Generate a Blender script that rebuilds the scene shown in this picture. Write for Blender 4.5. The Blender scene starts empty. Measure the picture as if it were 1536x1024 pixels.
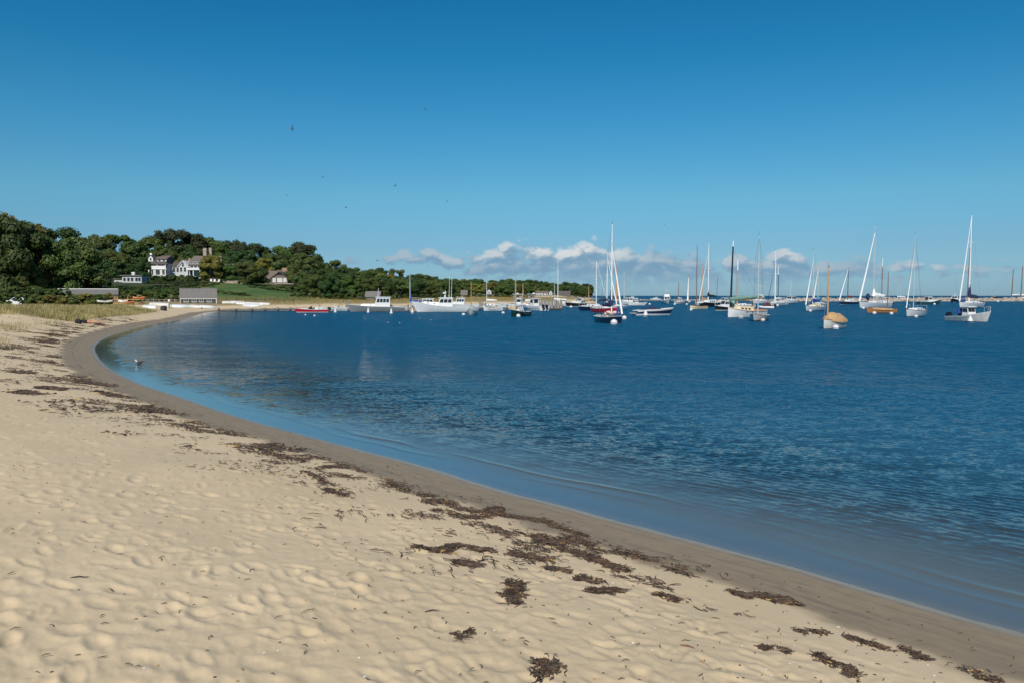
import bpy, math, random
import numpy as np
from mathutils import Vector, Matrix

# ------------------------------------------------------------------ camera, sky, sun, exposure
SC = bpy.context.scene
COL = SC.collection
CAM_H = 2.6
F = 1200.0                      # focal length in photo pixels (1536 wide)
PITCH = math.atan(68.0 / F)     # horizon sits 68 px above the picture centre
cam = bpy.data.cameras.new('camera')
cam.sensor_width = 36.0
cam.lens = 36.0 * F / 1536.0
cam.clip_start = 0.1
cam.clip_end = 60000.0
camo = bpy.data.objects.new('camera', cam)
camo.location = (0, 0, CAM_H)
camo.rotation_euler = (math.pi / 2 - PITCH, 0, 0)
COL.objects.link(camo)
SC.camera = camo

SUN_EL = math.radians(41)
SUN_AZ = math.atan2(-0.17, -1.0)           # measured from +Y towards +X: behind the camera, a little to the left
sun_dir = Vector((math.sin(SUN_AZ) * math.cos(SUN_EL), math.cos(SUN_AZ) * math.cos(SUN_EL), math.sin(SUN_EL)))
sl = bpy.data.lights.new('sun', 'SUN')
sl.energy = 4.6
sl.angle = math.radians(0.55)
sl.color = (1.0, 0.93, 0.82)
so = bpy.data.objects.new('sun', sl)
so.rotation_euler = sun_dir.to_track_quat('Z', 'Y').to_euler()
so.location = (-60, -60, 80)
COL.objects.link(so)

SC.view_settings.view_transform = 'Standard'
SC.view_settings.look = 'None'
SC.view_settings.exposure = 0.0
SC.view_settings.gamma = 1.0
SC.view_settings.use_curve_mapping = False
SC.cycles.use_denoising = True
SC.cycles.max_bounces = 8
SC.cycles.transparent_max_bounces = 12
SC.cycles.caustics_reflective = False
SC.cycles.caustics_refractive = False


class NT:
    """small helper for node trees"""
    def __init__(self, nt):
        self.nt = nt
        nt.nodes.clear()

    def n(self, typ, **kw):
        nd = self.nt.nodes.new(typ)
        ins = kw.pop('ins', {})
        for k, v in kw.items():
            setattr(nd, k, v)
        for k, v in ins.items():
            s = nd.inputs[k]
            if hasattr(v, 'is_output') or isinstance(v, bpy.types.NodeSocket):
                self.nt.links.new(v, s)
            else:
                s.default_value = v
        return nd

    def m(self, op, a, b=None, c=None, clamp=False):
        nd = self.nt.nodes.new('ShaderNodeMath')
        nd.operation = op
        nd.use_clamp = clamp
        for i, v in enumerate((a, b, c)):
            if v is None:
                continue
            if isinstance(v, bpy.types.NodeSocket):
                self.nt.links.new(v, nd.inputs[i])
            else:
                nd.inputs[i].default_value = v
        return nd.outputs[0]

    def mixc(self, fac, a, b, blend='MIX'):
        nd = self.nt.nodes.new('ShaderNodeMix')
        nd.data_type = 'RGBA'
        nd.blend_type = blend
        for s, v in ((nd.inputs[0], fac), (nd.inputs[6], a), (nd.inputs[7], b)):
            if isinstance(v, bpy.types.NodeSocket):
                self.nt.links.new(v, s)
            else:
                s.default_value = v if not isinstance(v, tuple) or len(v) == 4 else (*v, 1)
        return nd.outputs[2]

    def ramp(self, fac, stops, interp='LINEAR'):
        nd = self.nt.nodes.new('ShaderNodeValToRGB')
        nd.color_ramp.interpolation = interp
        els = nd.color_ramp.elements
        while len(els) > 1:
            els.remove(els[-1])
        for i, (p, c) in enumerate(stops):
            e = els[0] if i == 0 else els.new(p)
            e.position = p
            e.color = c if len(c) == 4 else (*c, 1)
        self.nt.links.new(fac, nd.inputs[0])
        return nd.outputs[0]

    def smooth(self, x, a, b):
        nd = self.nt.nodes.new('ShaderNodeMapRange')
        nd.interpolation_type = 'SMOOTHSTEP'
        self.nt.links.new(x, nd.inputs[0])
        nd.inputs[1].default_value = a
        nd.inputs[2].default_value = b
        return nd.outputs[0]

    def link(self, a, b):
        self.nt.links.new(a, b)


def G(v):
    return (v, v, v)


def lin(r, g, b):
    f = lambda c: (c / 255 / 12.92) if c <= 10.3 else ((c / 255 + 0.055) / 1.055) ** 2.4
    return (f(r), f(g), f(b))


# the sky: Nishita, graded a little by elevation, with a far bank of cumulus near the horizon
W = bpy.data.worlds.new('World')
SC.world = W
W.use_nodes = True
T = NT(W.node_tree)
out = T.n('ShaderNodeOutputWorld')
bg = T.n('ShaderNodeBackground')
T.link(bg.outputs[0], out.inputs[0])
bg.inputs['Strength'].default_value = 0.10
sky = T.n('ShaderNodeTexSky')
sky.sky_type = 'NISHITA'
sky.sun_disc = False
sky.sun_elevation = SUN_EL
sky.sun_rotation = SUN_AZ
sky.air_density = 1.0
sky.dust_density = 0.3
sky.ozone_density = 3.0
tc = T.n('ShaderNodeTexCoord')
nrm = T.n('ShaderNodeVectorMath', operation='NORMALIZE', ins={0: tc.outputs['Generated']})
sep = T.n('ShaderNodeSeparateXYZ', ins={0: nrm.outputs[0]})
az = T.m('ARCTAN2', sep.outputs[0], sep.outputs[1])
el = T.m('ARCSINE', sep.outputs[2])
elf = T.m('DIVIDE', T.m('MAXIMUM', el, 0.0), 1.0)
grade = T.ramp(elf, [
    (0.0, (0.33, 0.56, 0.91)), (0.06, (0.34, 0.57, 0.78)), (0.12, (0.34, 0.70, 0.81)), (0.20, (0.21, 0.70, 0.86)), (0.28, (0.10, 0.65, 0.84)),
    (0.35, (0.066, 0.61, 0.82)), (0.6, (0.07, 0.55, 0.85)), (1.0, (0.30, 0.6, 0.9))])
skyc = T.mixc(1.0, sky.outputs[0], grade, 'MULTIPLY')

# cumulus bank: fractal noise in azimuth / elevation, its top following a profile in azimuth
def cloud_noise(daz, de):
    u = T.m('MULTIPLY', T.m('ADD', az, daz), 27.0)
    v = T.m('MULTIPLY', T.m('ADD', el, de), 44.0)
    cv = T.n('ShaderNodeCombineXYZ', ins={0: u, 1: v, 2: 3.7})
    n = T.n('ShaderNodeTexNoise', noise_dimensions='2D', ins={'Vector': cv.outputs[0], 'Scale': 1.0, 'Detail': 6.0, 'Roughness': 0.55, 'Lacunarity': 2.1})
    wv = T.n('ShaderNodeVectorMath', operation='MULTIPLY_ADD', ins={0: n.outputs['Color'], 2: cv.outputs[0]})
    wv.inputs[1].default_value = (0.9, 0.9, 0.9)
    v1 = T.n('ShaderNodeTexVoronoi', feature='F1', voronoi_dimensions='2D', ins={'Vector': wv.outputs[0], 'Scale': 1.15})
    v2 = T.n('ShaderNodeTexVoronoi', feature='F1', voronoi_dimensions='2D', ins={'Vector': wv.outputs[0], 'Scale': 2.9})
    puff = T.m('SUBTRACT', 0.98, T.m('ADD', T.m('MULTIPLY', v1.outputs['Distance'], 0.72), T.m('MULTIPLY', v2.outputs['Distance'], 0.30)))
    return T.m('ADD', T.m('MULTIPLY', n.outputs[0], 0.42), T.m('MULTIPLY', puff, 0.62))


azf = T.m('ADD', T.m('MULTIPLY', az, 0.8), 0.5)
def azp(px):
    return math.atan((px - 768) / F) * 0.8 + 0.5
prof = [(0, 0.0), (500, 0.0), (520, 0.047), (556, 0.046), (600, 0.066), (622, 0.052), (632, 0.060), (655, 0.068), (676, 0.056), (700, 0.060), (750, 0.068), (800, 0.075), (858, 0.068),
        (890, 0.073), (930, 0.067), (960, 0.064), (1000, 0.058), (1050, 0.057), (1110, 0.057), (1150, 0.054), (1180, 0.060), (1200, 0.054),
        (1230, 0.047), (1300, 0.047), (1350, 0.038), (1385, 0.049), (1410, 0.042), (1560, 0.030)]
ctop = T.m('MULTIPLY', T.ramp(azf, [(azp(p), G(e * 10)) for p, e in prof]), 0.088)
base_prof = [(0, 0.044), (560, 0.044), (660, 0.034), (720, 0.022), (800, 0.014), (900, 0.010), (1200, 0.014), (1330, 0.020), (1400, 0.026), (1560, 0.027)]
cbase = T.m('MULTIPLY', T.ramp(azf, [(azp(p), G(e * 10)) for p, e in base_prof]), 0.1)


def dens(daz, de):
    n = cloud_noise(daz, de)
    e2 = T.m('ADD', el, de)
    a = T.m('MULTIPLY', T.m('SUBTRACT', ctop, e2), 24.0)             # above the top: negative
    b = T.m('MULTIPLY', T.m('SUBTRACT', e2, cbase), 16.0)
    a = T.m('MINIMUM', a, 0.24)
    b = T.m('MINIMUM', T.m('MAXIMUM', b, -0.6), 0.22)
    return T.m('ADD', T.m('MULTIPLY', T.m('SUBTRACT', n, 0.53), 1.0), T.m('MINIMUM', a, b))


d1 = dens(0.0, 0.0)
d2 = dens(-0.0060, 0.0075)
white = T.ramp(azf, [(azp(p), G(v)) for p, v in ((500, 0.0), (590, 0.35), (650, 0.45), (700, 0.55), (770, 0.8), (830, 0.95), (890, 1.0), (930, 0.75), (980, 0.35), (1040, 0.4), (1080, 0.55), (1140, 0.4), (1180, 0.75), (1215, 0.4), (1300, 0.25), (1385, 0.65), (1440, 0.35), (1550, 0.3))])
alpha = T.smooth(d1, -0.05, 0.20)
topness = T.smooth(T.m('SUBTRACT', ctop, el), 0.034, 0.006)
shade = T.smooth(T.m('SUBTRACT', d1, d2), -0.12, 0.26)
lit = T.m('MULTIPLY', shade, T.m('ADD', T.m('MULTIPLY', T.m('MULTIPLY', topness, white), 0.80), 0.30), clamp=True)
ccol = T.ramp(lit, [(0.0, lin(118, 153, 181)), (0.30, lin(137, 165, 188)), (0.55, lin(160, 180, 195)), (0.8, lin(194, 203, 209)), (1.0, lin(220, 221, 221))])
# everything low sinks into the air
fade = T.smooth(el, 0.004, 0.034)
alpha = T.m('MULTIPLY', T.m('MULTIPLY', alpha, T.m('ADD', T.m('MULTIPLY', fade, 0.70), 0.16)), 1.0)
ccol10 = T.mixc(1.0, ccol, (10.0, 10.0, 10.0), 'MULTIPLY')
final = T.mixc(alpha, skyc, ccol10)
T.link(final, bg.inputs['Color'])


# ------------------------------------------------------------------ helpers: geometry of the view (to put real things at real distances)
CP, SP = math.cos(PITCH), math.sin(PITCH)


def ray(px, py):
    xc, yc = (px - 768.0) / F, -(py - 512.0) / F
    return (xc, CP + yc * SP, yc * CP - SP)


def gp(px, py, z=0.0):
    d = ray(px, py)
    t = (z - CAM_H) / d[2]
    return (d[0] * t, d[1] * t)


def wx(px, Y, py=444.0):
    d = ray(px, py)
    return d[0] / d[1] * Y


def wz(py, Y):
    d = ray(768, py)
    return CAM_H + d[2] / d[1] * Y


# ------------------------------------------------------------------ helpers: meshes and objects
class MB:
    def __init__(self):
        self.v, self.f, self.mi = [], [], []

    def add(self, vs, fs, m=0):
        o = len(self.v)
        self.v += [tuple(p) for p in vs]
        self.f += [tuple(i + o for i in f) for f in fs]
        self.mi += [m] * len(fs)
        return self

    def box(self, c, s, m=0, rz=0.0, taper=1.0):
        cx, cy, cz = c
        hx, hy, hz = s[0] / 2, s[1] / 2, s[2] / 2
        co, si = math.cos(rz), math.sin(rz)
        vs = []
        for z, k in ((-hz, 1.0), (hz, taper)):
            for x, y in ((-hx, -hy), (hx, -hy), (hx, hy), (-hx, hy)):
                x, y = x * k, y * k
                vs.append((cx + x * co - y * si, cy + x * si + y * co, cz + z))
        return self.add(vs, [(3, 2, 1, 0), (4, 5, 6, 7), (0, 1, 5, 4), (1, 2, 6, 5), (2, 3, 7, 6), (3, 0, 4, 7)], m)

    def loft(self, rings, m=0, cap=True, closed=True):
        n = len(rings[0])
        vs = [p for r in rings for p in r]
        fs = []
        for i in range(len(rings) - 1):
            for j in range(n if closed else n - 1):
                a, b = i * n + j, i * n + (j + 1) % n
                fs.append((a, b, b + n, a + n))
        if cap and closed:
            fs.append(tuple(reversed(range(n))))
            fs.append(tuple((len(rings) - 1) * n + j for j in range(n)))
        return self.add(vs, fs, m)

    def tube(self, pts, radii, n=6, m=0, flat=1.0):
        pts = [Vector(p) for p in pts]
        if not isinstance(radii, (list, tuple)):
            radii = [radii] * len(pts)
        rings = []
        for i, p in enumerate(pts):
            t = (pts[min(i + 1, len(pts) - 1)] - pts[max(i - 1, 0)])
            if t.length < 1e-9:
                t = Vector((0, 0, 1))
            t.normalize()
            up = Vector((0, 0, 1)) if abs(t.z) < 0.9 else Vector((1, 0, 0))
            a = t.cross(up).normalized()
            b = a.cross(t).normalized()
            rings.append([tuple(p + (a * math.cos(k * 2 * math.pi / n) + b * (math.sin(k * 2 * math.pi / n) * flat)) * radii[i]) for k in range(n)])
        return self.loft(rings, m)

    def lathe(self, prof, n=14, m=0, c=(0, 0, 0)):
        rings = [[(c[0] + r * math.cos(k * 2 * math.pi / n), c[1] + r * math.sin(k * 2 * math.pi / n), c[2] + z) for k in range(n)] for r, z in prof]
        return self.loft(rings, m)

    def ball(self, c, r, m=0, nu=10, nv=7):
        if not isinstance(r, (list, tuple)):
            r = (r, r, r)
        rings = []
        for i in range(nv + 1):
            a = -math.pi / 2 + math.pi * i / nv
            q = max(math.cos(a), 0.02)
            rings.append([(c[0] + r[0] * q * math.cos(k * 2 * math.pi / nu), c[1] + r[1] * q * math.sin(k * 2 * math.pi / nu), c[2] + r[2] * math.sin(a)) for k in range(nu)])
        return self.loft(rings, m)

    def panel(self, q, u0, u1, v0, v1, t=0.02, off=0.003, m=0):
        """a thin slab standing just proud of the quad q = (P00, P10, P11, P01)"""
        P = [Vector(p) for p in q]
        nrm = (P[1] - P[0]).cross(P[3] - P[0]).normalized()
        def at(u, v):
            return P[0].lerp(P[1], u).lerp(P[3].lerp(P[2], u), v)
        c = [at(u0, v0), at(u1, v0), at(u1, v1), at(u0, v1)]
        vs = [p - nrm * 0.01 for p in c] + [p + nrm * (off + t) for p in c]
        return self.add(vs, [(3, 2, 1, 0), (4, 5, 6, 7), (0, 1, 5, 4), (1, 2, 6, 5), (2, 3, 7, 6), (3, 0, 4, 7)], m)

    def build(self, name, mats, parent=None, smooth=False, loc=None, rot=None, link=True):
        me = bpy.data.meshes.new(name)
        me.from_pydata(self.v, [], self.f)
        if not isinstance(mats, (list, tuple)):
            mats = [mats]
        for mm in mats:
            me.materials.append(mm)
        if any(self.mi):
            me.polygons.foreach_set('material_index', self.mi)
        if smooth:
            me.polygons.foreach_set('use_smooth', [True] * len(me.polygons))
            try:
                me.set_sharp_from_angle(angle=math.radians(48))
            except Exception:
                pass
        me.update()
        o = bpy.data.objects.new(name, me)
        if parent is not None:
            o.parent = parent
        if loc is not None:
            o.location = loc
        if rot is not None:
            o.rotation_euler = rot
        COL.objects.link(o)
        return o


def tag(o, label=None, cat=None, group=None, kind=None):
    if label:
        o['label'] = label
    if cat:
        o['category'] = cat
    if group:
        o['group'] = group
    if kind:
        o['kind'] = kind
    return o


def thing(name, label, cat, loc=(0, 0, 0), rz=0.0, group=None):
    o = bpy.data.objects.new(name, None)
    o.empty_display_size = 0.3
    o.location = loc
    o.rotation_euler = (0, 0, rz)
    COL.objects.link(o)
    return tag(o, label, cat, group)


def copy_tree(o, parent=None):
    c = o.copy()
    COL.objects.link(c)
    c.parent = parent
    for ch in list(o.children):
        copy_tree(ch, c)
    return c


# ------------------------------------------------------------------ materials
def mat(name, col, rough=0.6, var=0.12, scale=8.0, metal=0.0, spec=0.5, bump=0.0, bscale=30.0, coat=0.0):
    m = bpy.data.materials.new(name)
    m.use_nodes = True
    t = NT(m.node_tree)
    o = t.n('ShaderNodeOutputMaterial')
    p = t.n('ShaderNodeBsdfPrincipled', ins={'Roughness': rough, 'Metallic': metal})
    p.inputs['Specular IOR Level'].default_value = spec
    p.inputs['Coat Weight'].default_value = coat
    tcn = t.n('ShaderNodeTexCoord')
    nz = t.n('ShaderNodeTexNoise', ins={'Vector': tcn.outputs['Object'], 'Scale': scale, 'Detail': 5.0, 'Roughness': 0.6})
    f = t.smooth(nz.outputs[0], 0.3, 0.7)
    lo = tuple(c * (1 - var) for c in col)
    hi = tuple(min(1, c * (1 + var)) for c in col)
    t.link(t.mixc(f, lo, hi), p.inputs['Base Color'])
    if bump:
        n2 = t.n('ShaderNodeTexNoise', ins={'Vector': tcn.outputs['Object'], 'Scale': bscale, 'Detail': 4.0})
        b = t.n('ShaderNodeBump', ins={'Height': n2.outputs[0], 'Strength': bump, 'Distance': 0.02})
        t.link(b.outputs[0], p.inputs['Normal'])
    t.link(p.outputs[0], o.inputs[0])
    return m


def shingle_mat(name, col, row=0.16, var=0.25):
    m = bpy.data.materials.new(name)
    m.use_nodes = True
    t = NT(m.node_tree)
    o = t.n('ShaderNodeOutputMaterial')
    p = t.n('ShaderNodeBsdfPrincipled', ins={'Roughness': 0.85})
    tcn = t.n('ShaderNodeTexCoord')
    mp = t.n('ShaderNodeMapping', ins={'Vector': tcn.outputs['Object']})
    nz = t.n('ShaderNodeTexNoise', ins={'Vector': mp.outputs[0], 'Scale': 3.0, 'Detail': 6.0, 'Roughness': 0.7})
    s2 = t.n('ShaderNodeSeparateXYZ', ins={0: tcn.outputs['Object']})
    zr = t.m('FRACT', t.m('DIVIDE', s2.outputs[2], row))
    f = t.m('ADD', t.m('MULTIPLY', t.smooth(nz.outputs[0], 0.3, 0.7), 0.8), t.m('MULTIPLY', zr, 0.2))
    t.link(t.mixc(f, tuple(c * (1 - var) for c in col), tuple(c * (1 + var) for c in col)), p.inputs['Base Color'])
    b = t.n('ShaderNodeBump', ins={'Height': zr, 'Strength': 0.5, 'Distance': 0.03})
    t.link(b.outputs[0], p.inputs['Normal'])
    t.link(p.outputs[0], o.inputs[0])
    return m


def leaf_mat(name, col, hue=0.5, trans=0.3):
    m = bpy.data.materials.new(name)
    m.use_nodes = True
    t = NT(m.node_tree)
    o = t.n('ShaderNodeOutputMaterial')
    oi = t.n('ShaderNodeObjectInfo')
    geo = t.n('ShaderNodeNewGeometry')
    tcn = t.n('ShaderNodeTexCoord')
    nz = t.n('ShaderNodeTexNoise', ins={'Vector': tcn.outputs['Object'], 'Scale': 5.0, 'Detail': 3.0})
    r1 = oi.outputs['Random']
    r2 = geo.outputs['Random Per Island']
    hsv = t.n('ShaderNodeHueSaturation')
    t.link(t.m('ADD', 0.475, t.m('MULTIPLY', r1, 0.05)), hsv.inputs['Hue'])
    t.link(t.m('ADD', 0.85, t.m('MULTIPLY', r2, 0.3)), hsv.inputs['Saturation'])
    v = t.m('ADD', 0.55, t.m('ADD', t.m('MULTIPLY', r2, 0.45), t.m('ADD', t.m('MULTIPLY', t.smooth(nz.outputs[0], 0.35, 0.65), 0.35), t.m('MULTIPLY', r1, 0.3))))
    t.link(v, hsv.inputs['Value'])
    hsv.inputs['Color'].default_value = (*col, 1)
    d = t.n('ShaderNodeBsdfPrincipled', ins={'Roughness': 0.55, 'Base Color': hsv.outputs[0]})
    d.inputs['Specular IOR Level'].default_value = 0.25
    tr = t.n('ShaderNodeBsdfTranslucent', ins={'Color': hsv.outputs[0]})
    mx = t.n('ShaderNodeMixShader', ins={0: trans, 1: d.outputs[0], 2: tr.outputs[0]})
    t.link(mx.outputs[0], o.inputs[0])
    return m


M = {}
M['white'] = mat('white_gelcoat', (0.66, 0.66, 0.645), 0.3, 0.05, 2.0, coat=0.2)
M['offwhite'] = mat('aged_white_paint', (0.56, 0.55, 0.51), 0.5, 0.12, 3.0)
M['cream'] = mat('cream_paint', (0.70, 0.58, 0.36), 0.5, 0.1, 3.0)
M['greywhite'] = mat('grey_white_gelcoat', (0.55, 0.58, 0.60), 0.35, 0.06, 2.0)
M['grey'] = mat('grey_paint', (0.20, 0.215, 0.22), 0.45, 0.1, 3.0)
M['navy'] = mat('navy_gelcoat', (0.012, 0.022, 0.06), 0.2, 0.1, 2.0, coat=0.5)
M['black'] = mat('black_paint', (0.012, 0.013, 0.016), 0.35, 0.2, 3.0)
M['red'] = mat('red_gelcoat', (0.50, 0.012, 0.025), 0.3, 0.1, 2.0, coat=0.3)
M['darkred'] = mat('dark_red_paint', (0.16, 0.02, 0.025), 0.5, 0.15, 3.0)
M['teal'] = mat('teal_paint', (0.015, 0.07, 0.09), 0.35, 0.1, 3.0)
M['green'] = mat('dark_green_paint', (0.008, 0.04, 0.03), 0.3, 0.15, 3.0, coat=0.3)
M['antifoul'] = mat('red_brown_antifouling', (0.09, 0.025, 0.02), 0.7, 0.25, 6.0)
M['antiblue'] = mat('dark_antifouling', (0.02, 0.03, 0.05), 0.7, 0.25, 6.0)
M['varnish'] = mat('varnished_wood', (0.42, 0.17, 0.05), 0.35, 0.25, 12.0, coat=0.4)
M['spruce'] = mat('bright_spruce', (0.55, 0.29, 0.12), 0.4, 0.2, 10.0, coat=0.3)
M['brownmast'] = mat('brown_spar', (0.22, 0.10, 0.06), 0.5, 0.2, 10.0)
M['alu'] = mat('spar_aluminium', (0.62, 0.63, 0.64), 0.35, 0.08, 6.0, metal=0.3)
M['whitespar'] = mat('white_spar', (0.82, 0.82, 0.80), 0.4, 0.04, 6.0)
M['wire'] = mat('rigging_wire', (0.30, 0.31, 0.32), 0.4, 0.1, 6.0, metal=0.6)
M['glass'] = mat('dark_glass', (0.015, 0.02, 0.025), 0.08, 0.2, 4.0)
M['navycloth'] = mat('navy_canvas', (0.016, 0.024, 0.075), 0.9, 0.25, 9.0, bump=0.4)
M['bluecloth'] = mat('blue_canvas', (0.02, 0.07, 0.30), 0.9, 0.25, 9.0, bump=0.4)
M['cyancloth'] = mat('light_blue_canvas', (0.06, 0.28, 0.45), 0.9, 0.25, 9.0, bump=0.4)
M['greencloth'] = mat('grey_green_canvas', (0.17, 0.30, 0.25), 0.9, 0.25, 9.0, bump=0.5)
M['blackcloth'] = mat('black_canvas', (0.012, 0.018, 0.02), 0.9, 0.25, 9.0, bump=0.4)
M['tancloth'] = mat('orange_tan_canvas', (0.47, 0.29, 0.14), 0.9, 0.22, 6.0, bump=0.5)
M['maroon'] = mat('maroon_canvas', (0.09, 0.02, 0.03), 0.9, 0.25, 9.0, bump=0.4)
M['greycloth'] = mat('grey_canvas', (0.36, 0.40, 0.38), 0.9, 0.2, 7.0, bump=0.4)
M['sail'] = mat('furled_sailcloth', (0.80, 0.79, 0.76), 0.7, 0.08, 9.0, bump=0.3)
M['pinksail'] = mat('beige_folded_sailcloth', (0.66, 0.52, 0.45), 0.85, 0.2, 7.0, bump=0.6)
M['orange'] = mat('orange_plastic', (0.48, 0.15, 0.05), 0.45, 0.1, 4.0)
M['yellow'] = mat('yellow_plastic', (0.75, 0.42, 0.03), 0.5, 0.1, 4.0)
M['rubber'] = mat('black_rubber', (0.02, 0.02, 0.022), 0.7, 0.2, 8.0)
M['engine'] = mat('outboard_black', (0.012, 0.014, 0.018), 0.3, 0.1, 8.0)
M['buoywhite'] = mat('buoy_white', (0.64, 0.63, 0.60), 0.45, 0.1, 5.0)
M['buoypink'] = mat('buoy_faded_pink', (0.70, 0.48, 0.42), 0.5, 0.15, 5.0)
M['pile'] = mat('weathered_pile', (0.27, 0.235, 0.20), 0.9, 0.3, 3.0, bump=0.6)
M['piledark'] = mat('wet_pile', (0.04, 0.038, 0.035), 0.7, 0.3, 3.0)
M['plank'] = mat('weathered_planks', (0.30, 0.26, 0.22), 0.9, 0.25, 4.0, bump=0.5)
M['shingle_grey'] = shingle_mat('grey_cedar_shingles', (0.15, 0.14, 0.13))
M['shingle_lightgrey'] = shingle_mat('light_grey_shingles', (0.16, 0.15, 0.14))
M['shingle_brown'] = shingle_mat('brown_shingles', (0.15, 0.115, 0.095))
M['shingle_dark'] = shingle_mat('dark_roof_shingles', (0.085, 0.075, 0.072))
M['clapboard'] = shingle_mat('white_clapboard', (0.50, 0.52, 0.53), 0.13, 0.05)
M['trim'] = mat('white_trim', (0.72, 0.72, 0.71), 0.5, 0.05, 3.0)
M['stone'] = mat('chimney_stone', (0.34, 0.28, 0.22), 0.9, 0.3, 2.5, bump=0.6)
M['brick'] = mat('chimney_brick', (0.32, 0.20, 0.14), 0.9, 0.25, 4.0, bump=0.5)
M['bark'] = mat('bark', (0.085, 0.065, 0.05), 0.95, 0.3, 3.0, bump=0.7)
M['shade'] = mat('pale_window_blind', (0.55, 0.58, 0.55), 0.3, 0.1, 2.0)
M['skin'] = mat('tanned_skin', (0.50, 0.22, 0.12), 0.55, 0.08, 10.0)
M['salmon'] = mat('salmon_cotton', (0.50, 0.21, 0.14), 0.9, 0.12, 20.0)
M['hair'] = mat('dark_hair', (0.02, 0.014, 0.01), 0.6, 0.2, 20.0)
M['blackshirt'] = mat('black_cotton', (0.014, 0.014, 0.017), 0.9, 0.2, 20.0)
M['feather_white'] = mat('white_feathers', (0.70, 0.72, 0.74), 0.7, 0.08, 20.0)
M['feather_grey'] = mat('grey_feathers', (0.16, 0.155, 0.15), 0.8, 0.2, 20.0)
M['feather_dark'] = mat('dark_feathers', (0.03, 0.03, 0.034), 0.8, 0.2, 20.0)
M['carwhite'] = mat('white_car_paint', (0.74, 0.75, 0.76), 0.2, 0.03, 2.0, coat=0.6)
M['weed'] = mat('dried_seaweed', (0.050, 0.033, 0.022), 0.75, 0.5, 14.0)
M['weedred'] = mat('red_brown_seaweed', (0.095, 0.055, 0.032), 0.7, 0.5, 14.0)
M['shell'] = mat('shell_white', (0.72, 0.68, 0.62), 0.5, 0.15, 20.0)
M['ochre'] = mat('ochre_weed', (0.42, 0.24, 0.06), 0.7, 0.3, 20.0)
M['straw'] = mat('straw_litter', (0.11, 0.075, 0.045), 0.8, 0.4, 20.0)
M['rock'] = mat('breakwater_granite', (0.33, 0.28, 0.23), 0.9, 0.4, 1.2, bump=0.9, bscale=4.0)
M['rockdark'] = mat('wet_granite', (0.05, 0.05, 0.05), 0.8, 0.3, 1.2)
LEAF = {
    'dark green': leaf_mat('dark_green_leaves', (0.054, 0.090, 0.027)),
    'mid green': leaf_mat('mid_green_leaves', (0.086, 0.130, 0.034)),
    'olive': leaf_mat('olive_leaves', (0.105, 0.138, 0.040)),
    'yellow green': leaf_mat('yellow_green_leaves', (0.21, 0.195, 0.048)),
    'bronze': leaf_mat('bronze_leaves', (0.056, 0.068, 0.030)),
}
# ------------------------------------------------------------------ noise
_rng = np.random.RandomState(11)
_PERM = np.concatenate([_rng.permutation(512)] * 3)
_GA = _rng.rand(512) * 2 * np.pi
_GX, _GY = np.cos(_GA), np.sin(_GA)


def perlin(x, y):
    xi, yi = np.floor(x).astype(int), np.floor(y).astype(int)
    xf, yf = x - xi, y - yi
    xi &= 511
    yi &= 511
    u, v = xf * xf * xf * (xf * (xf * 6 - 15) + 10), yf * yf * yf * (yf * (yf * 6 - 15) + 10)

    def g(i, j, dx, dy):
        h = _PERM[_PERM[i & 511] + (j & 511)]
        return _GX[h] * dx + _GY[h] * dy
    a, b = g(xi, yi, xf, yf), g(xi + 1, yi, xf - 1, yf)
    c, d = g(xi, yi + 1, xf, yf - 1), g(xi + 1, yi + 1, xf - 1, yf - 1)
    return (a + u * (b - a)) * (1 - v) + (c + u * (d - c)) * v


def fbm(x, y, o=4, gain=0.5):
    s, a, k = 0.0, 1.0, 1.0
    for i in range(o):
        s = s + a * perlin(x * k + 17.3 * i, y * k - 9.1 * i)
        a *= gain
        k *= 2.03
    return s


def sstep(x, a, b):
    t = np.clip((x - a) / (b - a), 0, 1)
    return t * t * (3 - 2 * t)


# ------------------------------------------------------------------ the shoreline (world coordinates), land on its left hand
SHORE = [(26, -40), (15, -14), (9.6, -2.5), (6.9, 2.6)]
for px, py in ((1536, 950), (1357, 900), (1190, 850), (1024, 806), (912, 777), (812, 750), (745, 733), (639, 700), (512, 667), (400, 637), (333, 617), (267, 594), (217, 578),
               (183, 563), (160, 549), (146, 533), (143, 519), (158, 507), (186, 497), (222, 488), (267, 481), (293, 474), (310, 469.5)):
    SHORE.append(gp(px, py))
SHORE += [(-50, 140), (-52, 152), (-46, 159), gp(470, 463.0), gp(600, 460.5), gp(700, 457.8), gp(780, 456.0), gp(860, 454.3), (30, 360), (45, 470), (62, 620), (80, 770), (84, 830), (60, 900), (-60, 1000), (-400, 1250), (-1500, 1600)]


def catmull(P, k=4):
    P = [np.array(p, float) for p in P]
    out_ = []
    for i in range(len(P) - 1):
        p0, p1, p2, p3 = P[max(i - 1, 0)], P[i], P[i + 1], P[min(i + 2, len(P) - 1)]
        for j in range(k):
            t = j / k
            out_.append(0.5 * (2 * p1 + (p2 - p0) * t + (2 * p0 - 5 * p1 + 4 * p2 - p3) * t * t + (3 * p1 - p0 - 3 * p2 + p3) * t ** 3))
    out_.append(P[-1])
    return np.array(out_)


SH = catmull(SHORE, 4)


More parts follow.
